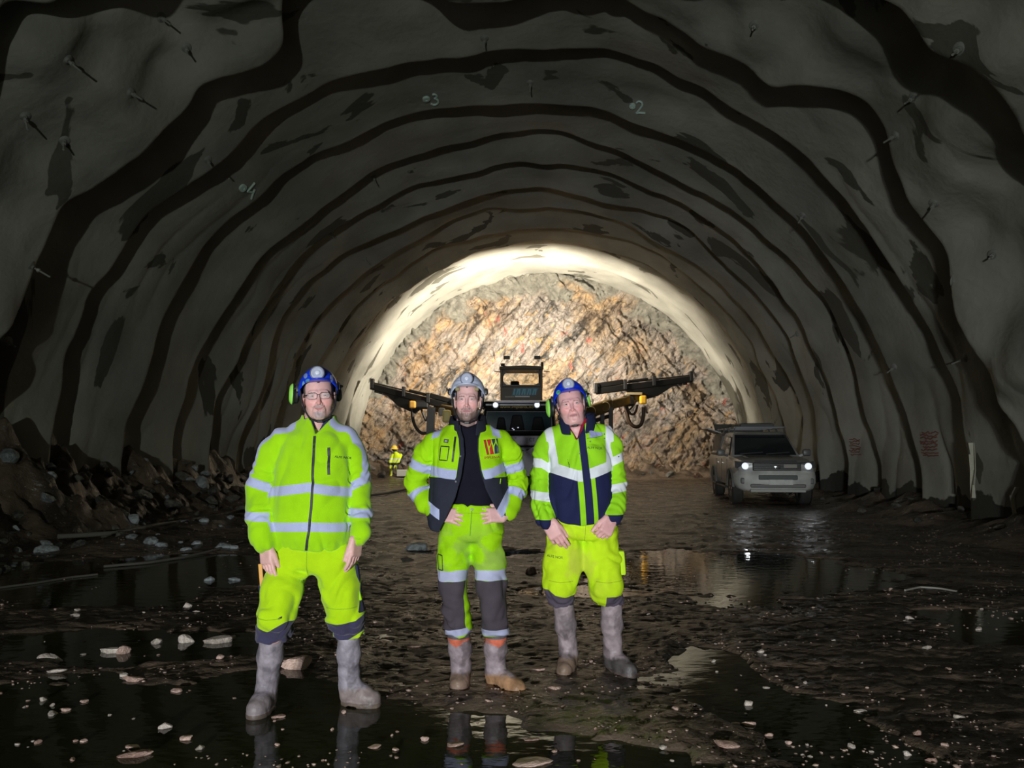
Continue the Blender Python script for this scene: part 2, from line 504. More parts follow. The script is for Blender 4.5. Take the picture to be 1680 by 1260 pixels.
def mud():
    m, nt, N, L, p = new_mat('wet_mud')
    tc = N.new('ShaderNodeTexCoord')
    def noise(scale, detail=5, s=(1, 1, 1)):
        q = N.new('ShaderNodeMapping'); q.inputs['Scale'].default_value = s; L.new(tc.outputs['Object'], q.inputs[0])
        n = N.new('ShaderNodeTexNoise'); n.inputs['Scale'].default_value = scale; n.inputs['Detail'].default_value = detail
        L.new(q.outputs[0], n.inputs['Vector']); return n
    a = noise(1.4, 8)
    r = N.new('ShaderNodeValToRGB')
    r.color_ramp.elements[0].position = 0.36; r.color_ramp.elements[0].color = (0.036, 0.028, 0.020, 1)
    r.color_ramp.elements[1].position = 0.66; r.color_ramp.elements[1].color = (0.17, 0.122, 0.088, 1)
    L.new(a.outputs[0], r.inputs[0])
    g = noise(38, 3)
    gr = N.new('ShaderNodeMapRange'); gr.inputs[1].default_value = 0.66; gr.inputs[2].default_value = 0.69
    L.new(g.outputs[0], gr.inputs[0])
    mx = N.new('ShaderNodeMix'); mx.data_type = 'RGBA'
    L.new(gr.outputs[0], mx.inputs[0]); L.new(r.outputs[0], mx.inputs[6]); mx.inputs[7].default_value = (0.23, 0.17, 0.13, 1)
    L.new(mx.outputs[2], p.inputs['Base Color'])
    ro = noise(2.5, 4)
    rr_ = N.new('ShaderNodeMapRange'); rr_.inputs[1].default_value = 0.35; rr_.inputs[2].default_value = 0.65
    rr_.inputs[3].default_value = 0.12; rr_.inputs[4].default_value = 0.42
    L.new(ro.outputs[0], rr_.inputs[0]); L.new(rr_.outputs[0], p.inputs['Roughness'])
    n1 = noise(11, 6, (0.6, 1.4, 1)); n2 = noise(55, 3)
    ad = N.new('ShaderNodeMath'); ad.operation = 'MULTIPLY_ADD'; ad.inputs[1].default_value = 0.25
    L.new(n2.outputs[0], ad.inputs[0]); L.new(n1.outputs[0], ad.inputs[2])
    b = N.new('ShaderNodeBump'); b.inputs['Strength'].default_value = 0.8; b.inputs['Distance'].default_value = 0.03
    L.new(ad.outputs[0], b.inputs['Height']); L.new(b.outputs[0], p.inputs['Normal'])
    return m
link('floor', mesh_np('floor', np.concatenate(Vs), np.concatenate(Fs)), mud(), kind='structure')

def water():
    m, nt, N, L, p = new_mat('muddy_water')
    p.inputs['Base Color'].default_value = (0.034, 0.037, 0.016, 1)
    p.inputs['Roughness'].default_value = 0.03
    p.inputs['IOR'].default_value = 1.33
    p.inputs['Specular IOR Level'].default_value = 0.5
    tc = N.new('ShaderNodeTexCoord')
    q = N.new('ShaderNodeMapping'); q.inputs['Scale'].default_value = (1, 1.6, 1); L.new(tc.outputs['Object'], q.inputs[0])
    n = N.new('ShaderNodeTexNoise'); n.inputs['Scale'].default_value = 5; n.inputs['Detail'].default_value = 3
    L.new(q.outputs[0], n.inputs['Vector'])
    b = N.new('ShaderNodeBump'); b.inputs['Strength'].default_value = 0.10; b.inputs['Distance'].default_value = 0.02
    L.new(n.outputs[0], b.inputs['Height']); L.new(b.outputs[0], p.inputs['Normal'])
    return m
wm = MB(); v4 = [wm.bm.verts.new(c) for c in ((-9, 1.6, 0), (8.5, 1.6, 0), (8.5, 16, 0), (-9, 16, 0))]; wm.bm.faces.new(v4)
M_WATER = water()
wm.build('puddle_water', M_WATER, kind='structure')
# ================================================================ implicit surfaces for bodies, clothes and boots
def smin(a, b, k):
    h = np.clip(0.5 + 0.5 * (b - a) / k, 0, 1)
    return b * (1 - h) + a * h - k * h * (1 - h)
def smax(a, b, k): return -smin(-a, -b, k)
def v3(p): return np.array(p, dtype=np.float32)
def sph(P, c, r): return np.linalg.norm(P - v3(c), axis=-1) - r
def ell(P, c, r):
    q = (P - v3(c)); r = v3(r)
    k0 = np.linalg.norm(q / r, axis=-1); k1 = np.linalg.norm(q / (r * r), axis=-1)
    return k0 * (k0 - 1) / np.maximum(k1, 1e-6)
def cone(P, a, b, ra, rb):
    """tapered capsule"""
    a, b = v3(a), v3(b)
    ab = b - a
    t = np.clip(((P - a) @ ab) / max(float(ab @ ab), 1e-9), 0, 1)
    return np.linalg.norm(P - (a + t[..., None] * ab), axis=-1) - (ra + (rb - ra) * t)
def cone_t(P, a, b):
    a, b = v3(a), v3(b)
    ab = b - a
    return ((P - a) @ ab) / float(ab @ ab)
def chain(P, pts, k=0.02):
    """pts: (point, radius), smooth union of tapered capsules"""
    d = None
    for (a, ra), (b, rb) in zip(pts[:-1], pts[1:]):
        c = cone(P, a, b, ra, rb)
        d = c if d is None else smin(d, c, k)
    return d
def chain_s(P, pts):
    """distance along a chain of the nearest axis point, and the distance to the axis"""
    best = np.full(P.shape[:-1], 1e9, np.float32); s = np.zeros_like(best); acc = 0.0
    for a, b in zip(pts[:-1], pts[1:]):
        a, b = v3(a), v3(b); ab = b - a; L_ = float(np.linalg.norm(ab))
        t = np.clip(((P - a) @ ab) / (L_ * L_), 0, 1)
        d = np.linalg.norm(P - (a + t[..., None] * ab), axis=-1)
        m = d < best
        best = np.where(m, d, best); s = np.where(m, acc + t * L_, s); acc += L_
    return s, best
def rbox(P, c, h, r, R=None):
    q = P - v3(c)
    if R is not None: q = q @ np.array(R, dtype=np.float32)       # columns of R are the box axes
    q = np.abs(q) - (v3(h) - r)
    return np.linalg.norm(np.maximum(q, 0), axis=-1) + np.minimum(q.max(-1), 0) - r
def slices(P, rows, p=2.4):
    """rows of (z, cx, cy, rx, ry) from low to high; super-elliptic tube"""
    rows = sorted(rows)
    z = np.array([r[0] for r in rows]); q = [np.array([r[i] for r in rows]) for i in range(1, 5)]
    zf = np.linspace(z[0], z[-1], 80)
    # smooth interpolation of the section table
    def sm(v):
        w = np.interp(zf, z, v)
        k = np.array([1, 2, 3, 2, 1]) / 9.0
        w2 = np.concatenate([[w[0]] * 2, w, [w[-1]] * 2])
        return np.convolve(w2, k, 'valid')
    cx_, cy_, rx, ry = [np.interp(P[..., 2], zf, sm(v)).astype(np.float32) for v in q]
    u = (np.abs((P[..., 0] - cx_) / rx) ** p + np.abs((P[..., 1] - cy_) / ry) ** p + 1e-9) ** (1 / p)
    d = (u - 1) * np.minimum(rx, ry)
    return d
def surfnet(f, lo, hi, h):
    lo = np.array(lo, dtype=np.float32); n = np.ceil((np.array(hi) - lo) / h).astype(int) + 1
    ax = [lo[i] + h * np.arange(n[i], dtype=np.float32) for i in range(3)]
    P = np.stack(np.meshgrid(*ax, indexing='ij'), -1)
    D = f(P).astype(np.float32)
    # keep the border outside so that the surface closes
    D[0], D[-1] = np.maximum(D[0], 1e-4), np.maximum(D[-1], 1e-4)
    D[:, 0], D[:, -1] = np.maximum(D[:, 0], 1e-4), np.maximum(D[:, -1], 1e-4)
    D[:, :, 0], D[:, :, -1] = np.maximum(D[:, :, 0], 1e-4), np.maximum(D[:, :, -1], 1e-4)
    S = D < 0
    nx, ny, nz = n - 1
    cnt = np.zeros((nx, ny, nz), np.float32); acc = np.zeros((nx, ny, nz, 3), np.float32)
    cor = [(a, b, c) for a in (0, 1) for b in (0, 1) for c in (0, 1)]
    sub = lambda A, o: A[o[0]:o[0] + nx, o[1]:o[1] + ny, o[2]:o[2] + nz]
    for a in cor:
        for i in range(3):
            if a[i]: continue
            b = tuple(a[j] + (j == i) for j in range(3))
            s = sub(S, a) != sub(S, b)
            w = np.nonzero(s)
            da, db = sub(D, a)[w], sub(D, b)[w]
            t = da / (da - db)
            cnt[w] += 1
            for j in range(3): acc[w + (j,)] += a[j] + (t if j == i else 0)
    m = cnt > 0
    ids = -np.ones((nx, ny, nz), np.int64); ids[m] = np.arange(m.sum())
    V = np.argwhere(m) + acc[m] / cnt[m][:, None]
    V = lo + V * h
    Q = []
    for i in range(3):
        j, k = (i + 1) % 3, (i + 2) % 3
        sl = [slice(1, -1)] * 3; sl[i] = slice(0, n[i] - 1)
        s2 = list(sl); s2[i] = slice(1, n[i])
        A, B = S[tuple(sl)], S[tuple(s2)]
        w = np.argwhere(A != B)
        if len(w) == 0: continue
        sg = A[tuple(w.T)]
        base = w.copy(); base[:, j] += 1; base[:, k] += 1      # grid index of the edge start
        def cell(dj, dk):
            c = base.copy(); c[:, j] += dj; c[:, k] += dk
            return ids[tuple(c.T)]
        q = np.stack([cell(-1, -1), cell(0, -1), cell(0, 0), cell(-1, 0)], -1)
        q[~sg] = q[~sg][:, ::-1]
        Q.append(q)
    return V.astype(np.float32), np.concatenate(Q)
def layered_mat(name, base, layers, rough=0.85, bump=0.3, bscale=350.0, spec=0.25, sheen=0.0, mottle=0.10, mscale=10.0, sss=0.0):
    """layers: (attribute, colour, roughness or None, width)"""
    m, nt, N, L, p = new_mat(name)
    tc = N.new('ShaderNodeTexCoord')
    rgb = N.new('ShaderNodeRGB'); rgb.outputs[0].default_value = (*base, 1)
    cur = rgb.outputs[0]; ro = None
    for at_n, c, rg, wd in layers:
        a = N.new('ShaderNodeAttribute'); a.attribute_name = at_n
        r = N.new('ShaderNodeMapRange'); r.inputs[1].default_value = -wd; r.inputs[2].default_value = wd
        L.new(a.outputs['Fac'], r.inputs[0])
        x = N.new('ShaderNodeMix'); x.data_type = 'RGBA'
        L.new(r.outputs[0], x.inputs[0]); L.new(cur, x.inputs[6]); x.inputs[7].default_value = (*c, 1)
        cur = x.outputs[2]
        if rg is not None:
            y = N.new('ShaderNodeMix'); y.data_type = 'FLOAT'
            L.new(r.outputs[0], y.inputs[0])
            if ro is None: y.inputs[2].default_value = rough
            else: L.new(ro, y.inputs[2])
            y.inputs[3].default_value = rg; ro = y.outputs[0]
    n2 = N.new('ShaderNodeTexNoise'); n2.inputs['Scale'].default_value = mscale; n2.inputs['Detail'].default_value = 6
    L.new(tc.outputs['Object'], n2.inputs['Vector'])
    r = N.new('ShaderNodeMapRange'); r.inputs[1].default_value = 0.3; r.inputs[2].default_value = 0.7
    r.inputs[3].default_value = 1 - mottle; r.inputs[4].default_value = 1 + mottle * 0.4
    L.new(n2.outputs[0], r.inputs[0])
    mx = N.new('ShaderNodeMix'); mx.data_type = 'RGBA'; mx.blend_type = 'MULTIPLY'; mx.inputs[0].default_value = 1
    L.new(cur, mx.inputs[6]); L.new(r.outputs[0], mx.inputs[7]); L.new(mx.outputs[2], p.inputs['Base Color'])
    p.inputs['Roughness'].default_value = rough
    if ro is not None: L.new(ro, p.inputs['Roughness'])
    p.inputs['Specular IOR Level'].default_value = spec
    if sheen: p.inputs['Sheen Weight'].default_value = sheen
    if sss:
        p.inputs['Subsurface Weight'].default_value = sss; p.inputs['Subsurface Scale'].default_value = 0.02
        p.inputs['Subsurface Radius'].default_value = (1.0, 0.35, 0.2)
    nz = N.new('ShaderNodeTexNoise'); nz.inputs['Scale'].default_value = bscale; nz.inputs['Detail'].default_value = 3
    L.new(tc.outputs['Object'], nz.inputs['Vector'])
    b = N.new('ShaderNodeBump'); b.inputs['Strength'].default_value = bump; b.inputs['Distance'].default_value = 0.004
    L.new(nz.outputs[0], b.inputs['Height']); L.new(b.outputs[0], p.inputs['Normal'])
    return m
def sdf_obj(name, f, lo, hi, h, base, layers=(), parent=None, extra=None, M=None, wd=0.0008, **mk):
    """mesh from an implicit surface; layers: (field function of points, colour, roughness)"""
    V, F = surfnet(f, lo, hi, h)
    if extra is not None:
        for f2, l2, h2_, hh in extra:
            V2, F2 = surfnet(f2, l2, h2_, hh)
            F = np.concatenate([F, F2 + len(V)]); V = np.concatenate([V, V2])
    me = mesh_np(name, V, F)
    ls = []
    for n, ly in enumerate(layers):
        fn, c, rg = ly[:3]
        a = me.attributes.new('f%d' % n, 'FLOAT', 'POINT')
        a.data.foreach_set('value', fn(V).astype(np.float32).ravel())
        ls.append(('f%d' % n, c, rg, ly[3] if len(ly) > 3 else wd))
    mat = layered_mat(name + '_surface', base, ls, **mk)
    return link(name, me, mat, parent)
# ================================================================ people
LIME = (0.40, 0.80, 0.008)
LIME_Y = (0.52, 0.83, 0.01)
REFL = (0.50, 0.55, 0.82)
NAVY = (0.022, 0.026, 0.075)
CHAR = (0.030, 0.032, 0.042)
MUDC = (0.30, 0.23, 0.19)

def rot_xyz(yaw, pitch, roll):
    """head frame: yaw about z, pitch (chin down +) about x, roll about y"""
    return Matrix.Rotation(yaw, 3, 'Z') @ Matrix.Rotation(pitch, 3, 'X') @ Matrix.Rotation(roll, 3, 'Y')

def face_sdf(Q, s):
    """Q: points in the head frame, chin at z=0, looking along -y. s: dict of traits"""
    jw = s.get('jaw', 1.0)
    ax = np.abs(Q[..., 0])
    A = np.stack([ax, Q[..., 1], Q[..., 2]], -1)
    d = ell(Q, (0, 0.015, 0.150), (0.076, 0.096, 0.086))
    d = smin(d, ell(Q, (0, -0.022, 0.083), (0.061 * jw, 0.066, 0.078)), 0.03)
    d = smin(d, cone(A, (0.050 * jw, 0.005, 0.048), (0.014, -0.072, 0.020), 0.020, 0.017), 0.03)
    d = smin(d, sph(Q, (0, -0.081, 0.018), 0.0155), 0.022)
    d = smin(d, sph(A, (0.040, -0.056, 0.086), 0.026), 0.028)          # cheeks
    if s.get('jowl'): d = smin(d, ell(A, (0.026, -0.040, 0.018), (0.026, 0.030, 0.024)), 0.03)
    d = smin(d, cone(A, (0.010, -0.0875, 0.1262), (0.042, -0.076, 0.1272), 0.0085, 0.0080), 0.016)   # brow
    # eye sockets
    d = smax(d, -sph(A, (0.0315, -0.108, 0.112), 0.0215), 0.016)
    # lids
    eb = sph(A, (0.0315, -0.0785, 0.1125), 0.0144)
    d = smin(d, eb, 0.004)
    ex = A[..., 0] - 0.0315
    slit = np.abs(A[..., 2] - 0.1113 + 6.0 * ex * ex) - s.get('eye', 0.0034) * np.sqrt(np.clip(1 - (ex / 0.0135) ** 2, 0.0, 1))
    slit = smax(slit, np.abs(ex) - 0.0125, 0.001)
    d = smax(d, -smax(slit, Q[..., 1] + 0.082, 0.001), 0.0012)
    # upper lid crease
    d = d + 0.0012 * np.exp(-((A[..., 2] - 0.1195 + 8 * ex * ex) / 0.0014) ** 2) * (np.abs(ex) < 0.014)
    # nose
    nl = s.get('nose', 1.0)
    d = smin(d, cone(Q, (0, -0.087, 0.118), (0, -0.089 - 0.017 * nl, 0.077), 0.0075, 0.0105), 0.010)
    d = smin(d, sph(A, (0.0115, -0.0945, 0.0735), 0.0072), 0.006)
    d = smax(d, -sph(A, (0.0065, -0.104, 0.0665), 0.0038), 0.003)
    # mouth
    smile = s.get('smile', 0.0)
    mz = 0.0475 + smile * 0.012 * (ax / 0.025) ** 2
    mw = 0.0225 + 0.006 * smile
    d = smin(d, ell(Q, (0, -0.083, 0.0480), (0.030, 0.014, 0.020)), 0.014)
    up = ell(np.stack([Q[..., 0], Q[..., 1], Q[..., 2] - mz + 0.0475], -1), (0, -0.0945, 0.0520), (mw, 0.0065, 0.0045))
    lo_ = ell(np.stack([Q[..., 0], Q[..., 1], Q[..., 2] - mz + 0.0475], -1), (0, -0.0935, 0.0425), (mw * 0.86, 0.0075, 0.0055))
    d = smin(d, smin(up, lo_, 0.001), 0.004)
    slit = smax(np.abs(Q[..., 2] - mz) - 0.0021 * np.clip(1.1 - (ax / mw) ** 2, 0.1, 1), ax - mw, 0.001)
    d = smax(d, -smax(slit, Q[..., 1] + 0.090, 0.001), 0.0012)
    d = smax(d, -sph(Q, (0, -0.104, 0.031), 0.011), 0.010)
    # ears
    e = ell(A, (0.081, 0.012, 0.105), (0.0085, 0.019, 0.031))
    e = smin(e, ell(A, (0.079, 0.004, 0.080), (0.006, 0.009, 0.011)), 0.006)
    e = smax(e, -ell(A, (0.090, 0.006, 0.108), (0.008, 0.011, 0.019)), 0.004)
    d = smin(d, e, 0.007)
    # folds beside the mouth
    d = d + 0.0016 * s.get('age', 0.5) * np.exp(-((A[..., 0] - 0.030 - 0.25 * (0.062 - A[..., 2])) / 0.0028) ** 2) * np.exp(-((A[..., 2] - 0.058) / 0.018) ** 2)
    return d

SKIN = (0.70, 0.44, 0.41)
def make_head(s, O, R, neck):
    """O: chin point (world), R: head rotation, neck: list of (world point, radius)"""
    Rn = np.array(R, dtype=np.float32); On = np.array(O, dtype=np.float32)
    k = s.get('scale', 1.0); kv = np.array(s['kv'], dtype=np.float32)
    def loc(P): return ((P - On) @ Rn) / kv
    def f(P):
        Q = loc(P)
        d = face_sdf(Q, s) * float(kv.min())
        n = chain(P, neck, 0.02)
        return smin(d, n, 0.022)
    def lips(P):
        Q = loc(P); ax = np.abs(Q[..., 0]); mz = 0.0475 + s.get('smile', 0) * 0.012 * (ax / 0.025) ** 2
        return 1 - np.sqrt((Q[..., 0] / 0.026) ** 2 + ((Q[..., 2] - mz) / 0.0070) ** 2) - 3 * (Q[..., 1] > -0.07)
    def brow(P):
        Q = loc(P); ax = np.abs(Q[..., 0])
        z = 0.1252 + 0.07 * np.clip(ax - 0.013, 0, 0.022) - 0.10 * np.clip(ax - 0.036, 0, 1)
        return 0.0032 - np.abs(Q[..., 2] - z) + 0.0012 * fbm(Q[..., 0] * 300, Q[..., 2] * 300, 1, 2) - 1.0 * ~((ax > 0.013) & (ax < 0.050) & (Q[..., 1] < -0.05))
    def beard(P):
        Q = loc(P)
        a = s.get('beard', 0)
        n = 0.012 * fbm(Q[..., 0] * 120, Q[..., 1] * 120, Q[..., 2] * 120, 2)
        low = 0.040 - Q[..., 2] + 0.02 * (np.abs(Q[..., 0]) / 0.06) ** 2
        if s.get('goatee'):
            g = 1 - np.sqrt((Q[..., 0] / 0.031) ** 2 + ((Q[..., 2] - 0.020) / 0.019) ** 2)
            mo = 1 - np.sqrt((Q[..., 0] / 0.033) ** 2 + ((Q[..., 2] - 0.0625) / 0.0065) ** 2)
            low = np.maximum(g, mo) * 0.03
        mo2 = 0.02 * (1 - np.sqrt((Q[..., 0] / 0.034) ** 2 + ((Q[..., 2] - 0.0605) / 0.008) ** 2))
        r = np.maximum(low, mo2) + n - 0.2 * (Q[..., 1] > 0.0)
        return r - (10 if not a else 0) - 0.004 - 10.0 * (np.linalg.norm(Q, axis=-1) > 0.22)
    def hair(P):
        Q = loc(P); ax = np.abs(Q[..., 0])
        return np.minimum((Q[..., 1] + 0.030 + 0.012 * vnoise(Q[..., 1] * 90, Q[..., 2] * 90, 3)), Q[..., 2] - 0.112) - 5 * ((ax > 0.074) & (Q[..., 2] < 0.14) & (Q[..., 1] < 0.04) & (ax > 0.0795))
    def blush(P):
        Q = loc(P); ax = np.abs(Q[..., 0])
        c = 1 - np.sqrt(((ax - 0.042) / 0.022) ** 2 + ((Q[..., 2] - 0.078) / 0.018) ** 2)
        n = 1 - np.sqrt((ax / 0.014) ** 2 + ((Q[..., 2] - 0.078) / 0.014) ** 2)
        return np.maximum(c, n) - 3 * (Q[..., 1] > -0.02)
    lo = On + np.array([-0.15, -0.15, -0.16]); hi = On + np.array([0.15, 0.17, 0.26])
    layers = [(blush, tuple(np.array(s.get('skin', SKIN)) * np.array([1.0, 0.80, 0.80])), None, 0.6),
              (beard, s.get('beardcol', (0.22, 0.15, 0.13)), None, 0.009),
              (lips, s.get('lip', (0.50, 0.20, 0.20)), 0.45, 0.25),
              (brow, s.get('browcol', (0.16, 0.11, 0.09)), None),
              (hair, s.get('haircol', (0.10, 0.07, 0.05)), 0.8)]
    return f, lo, hi, layers, loc

def hand_sdf(P, wrist, fingers_dir, palm_n, side, curl, spread=0.10, size=1.0, thumb=(0.6, 0.5)):
    """wrist point, unit direction towards the fingers, unit normal out of the back of the hand, side=+1/-1 for the thumb side"""
    w = Vector(wrist); f = Vector(fingers_dir).normalized(); n = Vector(palm_n).normalized()
    n = (n - f * n.dot(f)).normalized(); t = f.cross(n).normalized() * side       # towards the thumb
    z = size
    d = cone(P, w - f * 0.02 * z, w + f * 0.012 * z, 0.026 * z, 0.024 * z)
    # palm: wide flat box with rounded edges
    R = np.array(Matrix((t, f, n)).transposed())
    d = smin(d, rbox(P, w + f * 0.052 * z, (0.040 * z, 0.047 * z, 0.0145 * z), 0.0135 * z, R), 0.022)
    lens = (0.074, 0.083, 0.078, 0.062); rad = (0.0092, 0.0095, 0.0090, 0.0080)
    for i in range(4):
        o = (1.5 - i) * 0.0205 * z
        base = w + f * (0.092 - 0.005 * abs(i - 1.2)) * z + t * o
        c = curl[i] if isinstance(curl, (list, tuple)) else curl
        dirn = (f + t * (1.5 - i) * spread).normalized()
        p = base; pts = [(p, rad[i] * 1.08 * z)]
        ang = 0.0
        for seg, fr in enumerate((0.45, 0.31, 0.24)):
            ang += c * (0.8, 1.0, 0.7)[seg]
            v = dirn * math.cos(ang) - n * math.sin(ang)
            p = p + v * lens[i] * fr * z
            pts.append((p, rad[i] * (1.0, 0.93, 0.84)[seg] * z))
        fd = chain(P, pts, 0.004)
        d = smin(d, fd, 0.0045)
    # thumb leaves the side of the palm near its base
    b = w + f * 0.022 * z + t * 0.026 * z
    a1 = (f * thumb[0] + t * thumb[1] - n * 0.25).normalized(); a2 = (f * (thumb[0] + 0.35) + t * thumb[1] * 0.45 - n * 0.35).normalized()
    p1 = b + a1 * 0.042 * z; p2 = p1 + a2 * 0.032 * z; p3 = p2 + a2 * 0.024 * z
    th = chain(P, [(b, 0.0155 * z), (p1, 0.0118 * z), (p2, 0.0105 * z), (p3, 0.0088 * z)], 0.006)
    return smin(d, th, 0.012)

def wrinkle(P, sc, seed, amp, aniso=(1, 1, 1)):
    q = P * np.array(aniso, dtype=np.float32)
    x, y, z = q[..., 0] / sc, q[..., 1] / sc, q[..., 2] / sc
    w = vnoise(x * 0.6 + seed, y * 0.6, z * 0.6)
    a = vnoise(x + 1.3 * w, y, z + seed + 1.3 * w)
    return amp * (0.5 - 2.2 * np.abs(a)) + 0.4 * amp * vnoise(x * 2.3, y * 2.3 + seed, z * 2.3)
def near(D, f, lim=0.04):
    """add a displacement only close to the surface"""
    m = np.abs(D) < lim
    return m
def disp(D, P, fn, lim=0.035):
    m = np.abs(D) < lim
    D = D.copy()
    D[m] += fn(P[m])
    return D

def rows_px(rows, D, y0, ry):
    """rows of (py, x_left, x_right[, dy, ry]) on the plane y=D"""
    out = []
    for r in rows:
        a, b = at(r[1], r[0], D), at(r[2], r[0], D)
        out.append((a.z, (a.x + b.x) / 2, D + (r[3] if len(r) > 3 else y0), (b.x - a.x) / 2, r[4] if len(r) > 4 else ry))
    return out

def rubber_boot(name, top, ankle, toe, rt, ra, parent, colors, seed, label=None, foot_w=0.054, chevron=False):
    """top, ankle: world points of the shaft axis; toe: floor point of the tip"""
    top, ankle, toe = Vector(top), Vector(ankle), Vector(toe)
    heel_dir = Vector((ankle.x - toe.x, ankle.y - toe.y, 0)); Lf = heel_dir.length
    fd = -heel_dir.normalized()
    heel = Vector((ankle.x, ankle.y, 0)) - fd * 0.045
    side = Vector((-fd.y, fd.x, 0))
    R = np.array(Matrix((side, fd, Vector((0, 0, 1)))).transposed(), dtype=np.float32)
    hp = v3(heel)
    tl = (toe - heel).length
    def loc(P): return (P - hp) @ R          # x across, y forward from the heel, z up
    def f(P):
        sh = chain(P, [(top, rt), (top.lerp(ankle, 0.45), rt * 1.0), (top.lerp(ankle, 0.8), ra * 1.05), (ankle, ra), (Vector((ankle.x, ankle.y, 0.06)), ra * 1.0)], 0.03)
        Q = loc(P)
        ft = chain(Q, [((0, 0.045, 0.045), 0.042), ((0, tl * 0.55, 0.052), foot_w * 0.96), ((0, tl - foot_w * 0.95, 0.042), foot_w * 0.94)], 0.03)
        ft = smin(ft, chain(Q, [((0, 0.055, 0.11), ra * 0.9), ((0, tl * 0.52, 0.070), foot_w * 0.74)], 0.03), 0.035)
        d = smin(sh, ft, 0.03)
        # flat tread slightly proud of the upper
        t = np.clip(Q[..., 1] / tl, 0, 1)
        w_ = 0.046 + 0.016 * np.sin(np.clip(t * 1.15 - 0.1, 0, 1) * 3.1)
        so = smax(np.sqrt((Q[..., 0] / 1.0) ** 2 + (np.clip(np.abs(Q[..., 1] - tl / 2) - tl / 2 + w_, 0, 1)) ** 2) - w_, np.abs(Q[..., 2] - 0.012) - 0.014, 0.004)
        so = smax(so, -rbox(Q, (0, tl * 0.40, -0.004), (0.2, 0.022, 0.012), 0.004), 0.003)
        d = smin(d, so, 0.004)
        d = smax(d, -P[..., 2] - 0.012, 0.003)
        d = smax(d, P[..., 2] - top.z, 0.006)
        def wr(p):
            q = loc(p)
            z = np.clip((0.20 - np.abs(p[:, 2] - 0.17)) / 0.12, 0.15, 1)
            return 0.0030 * z * vnoise(p[:, 2] / 0.030 + 1.5 * vnoise(p[:, 0] / 0.05, p[:, 1] / 0.05, seed), q[:, 0] / 0.10, seed) + 0.0012 * vnoise(p[:, 0] / 0.012, p[:, 1] / 0.012, p[:, 2] / 0.012)
        return disp(d, P, wr)
    pts = np.array([top, ankle, heel, toe]); lo = pts.min(0) - 0.10; hi = pts.max(0) + 0.10
    lo[2] = -0.03; hi[2] = top.z + 0.02
    shaftc, toec, solec = colors
    cap = lambda V: 0.02 - np.abs(loc(V)[:, 1] - (tl - 0.035)) * 0.35 + 0.01 * fbm(V[:, 0] * 40, V[:, 1] * 40, V[:, 2] * 40, 3) + (0.055 - V[:, 2]) * 0.4
    galosh = lambda V: np.minimum(0.085 + 0.03 * (loc(V)[:, 1] / tl) - V[:, 2], 1) + 0.012 * fbm(V[:, 0] * 30, V[:, 1] * 30, V[:, 2] * 30, 3)
    sole = lambda V: 0.024 - V[:, 2]
    mud = lambda V: fbm(V[:, 0] * 18 + seed, V[:, 1] * 18, V[:, 2] * 9, 4) - 0.30
    layers = [(mud, tuple(np.array(shaftc) * 0.62), None, 0.22), (galosh, toec, None, 0.012), (sole, solec, None)]
    if chevron:
        ax_ = lambda V: np.abs((V - v3(top)) @ v3(side) + 0.01)
        chev = lambda V: np.minimum((V[:, 2] - (top.z - 0.075) + 0.0 * ax_(V)), (top.z - 0.048 - 0.0) - V[:, 2] + 0) + 0.012 - 0.55 * ax_(V) * (V[:, 2] < top.z - 0.05)
        band = lambda V: V[:, 2] - (top.z - 0.046)
        layers += [(band, (0.16, 0.15, 0.16), None), (chev, (0.80, 0.20, 0.12), None)]
    return sdf_obj(name, f, lo, hi, 0.0065, shaftc, layers, parent, rough=0.5, spec=0.45, bump=0.6, bscale=60, mottle=0.45, mscale=16)

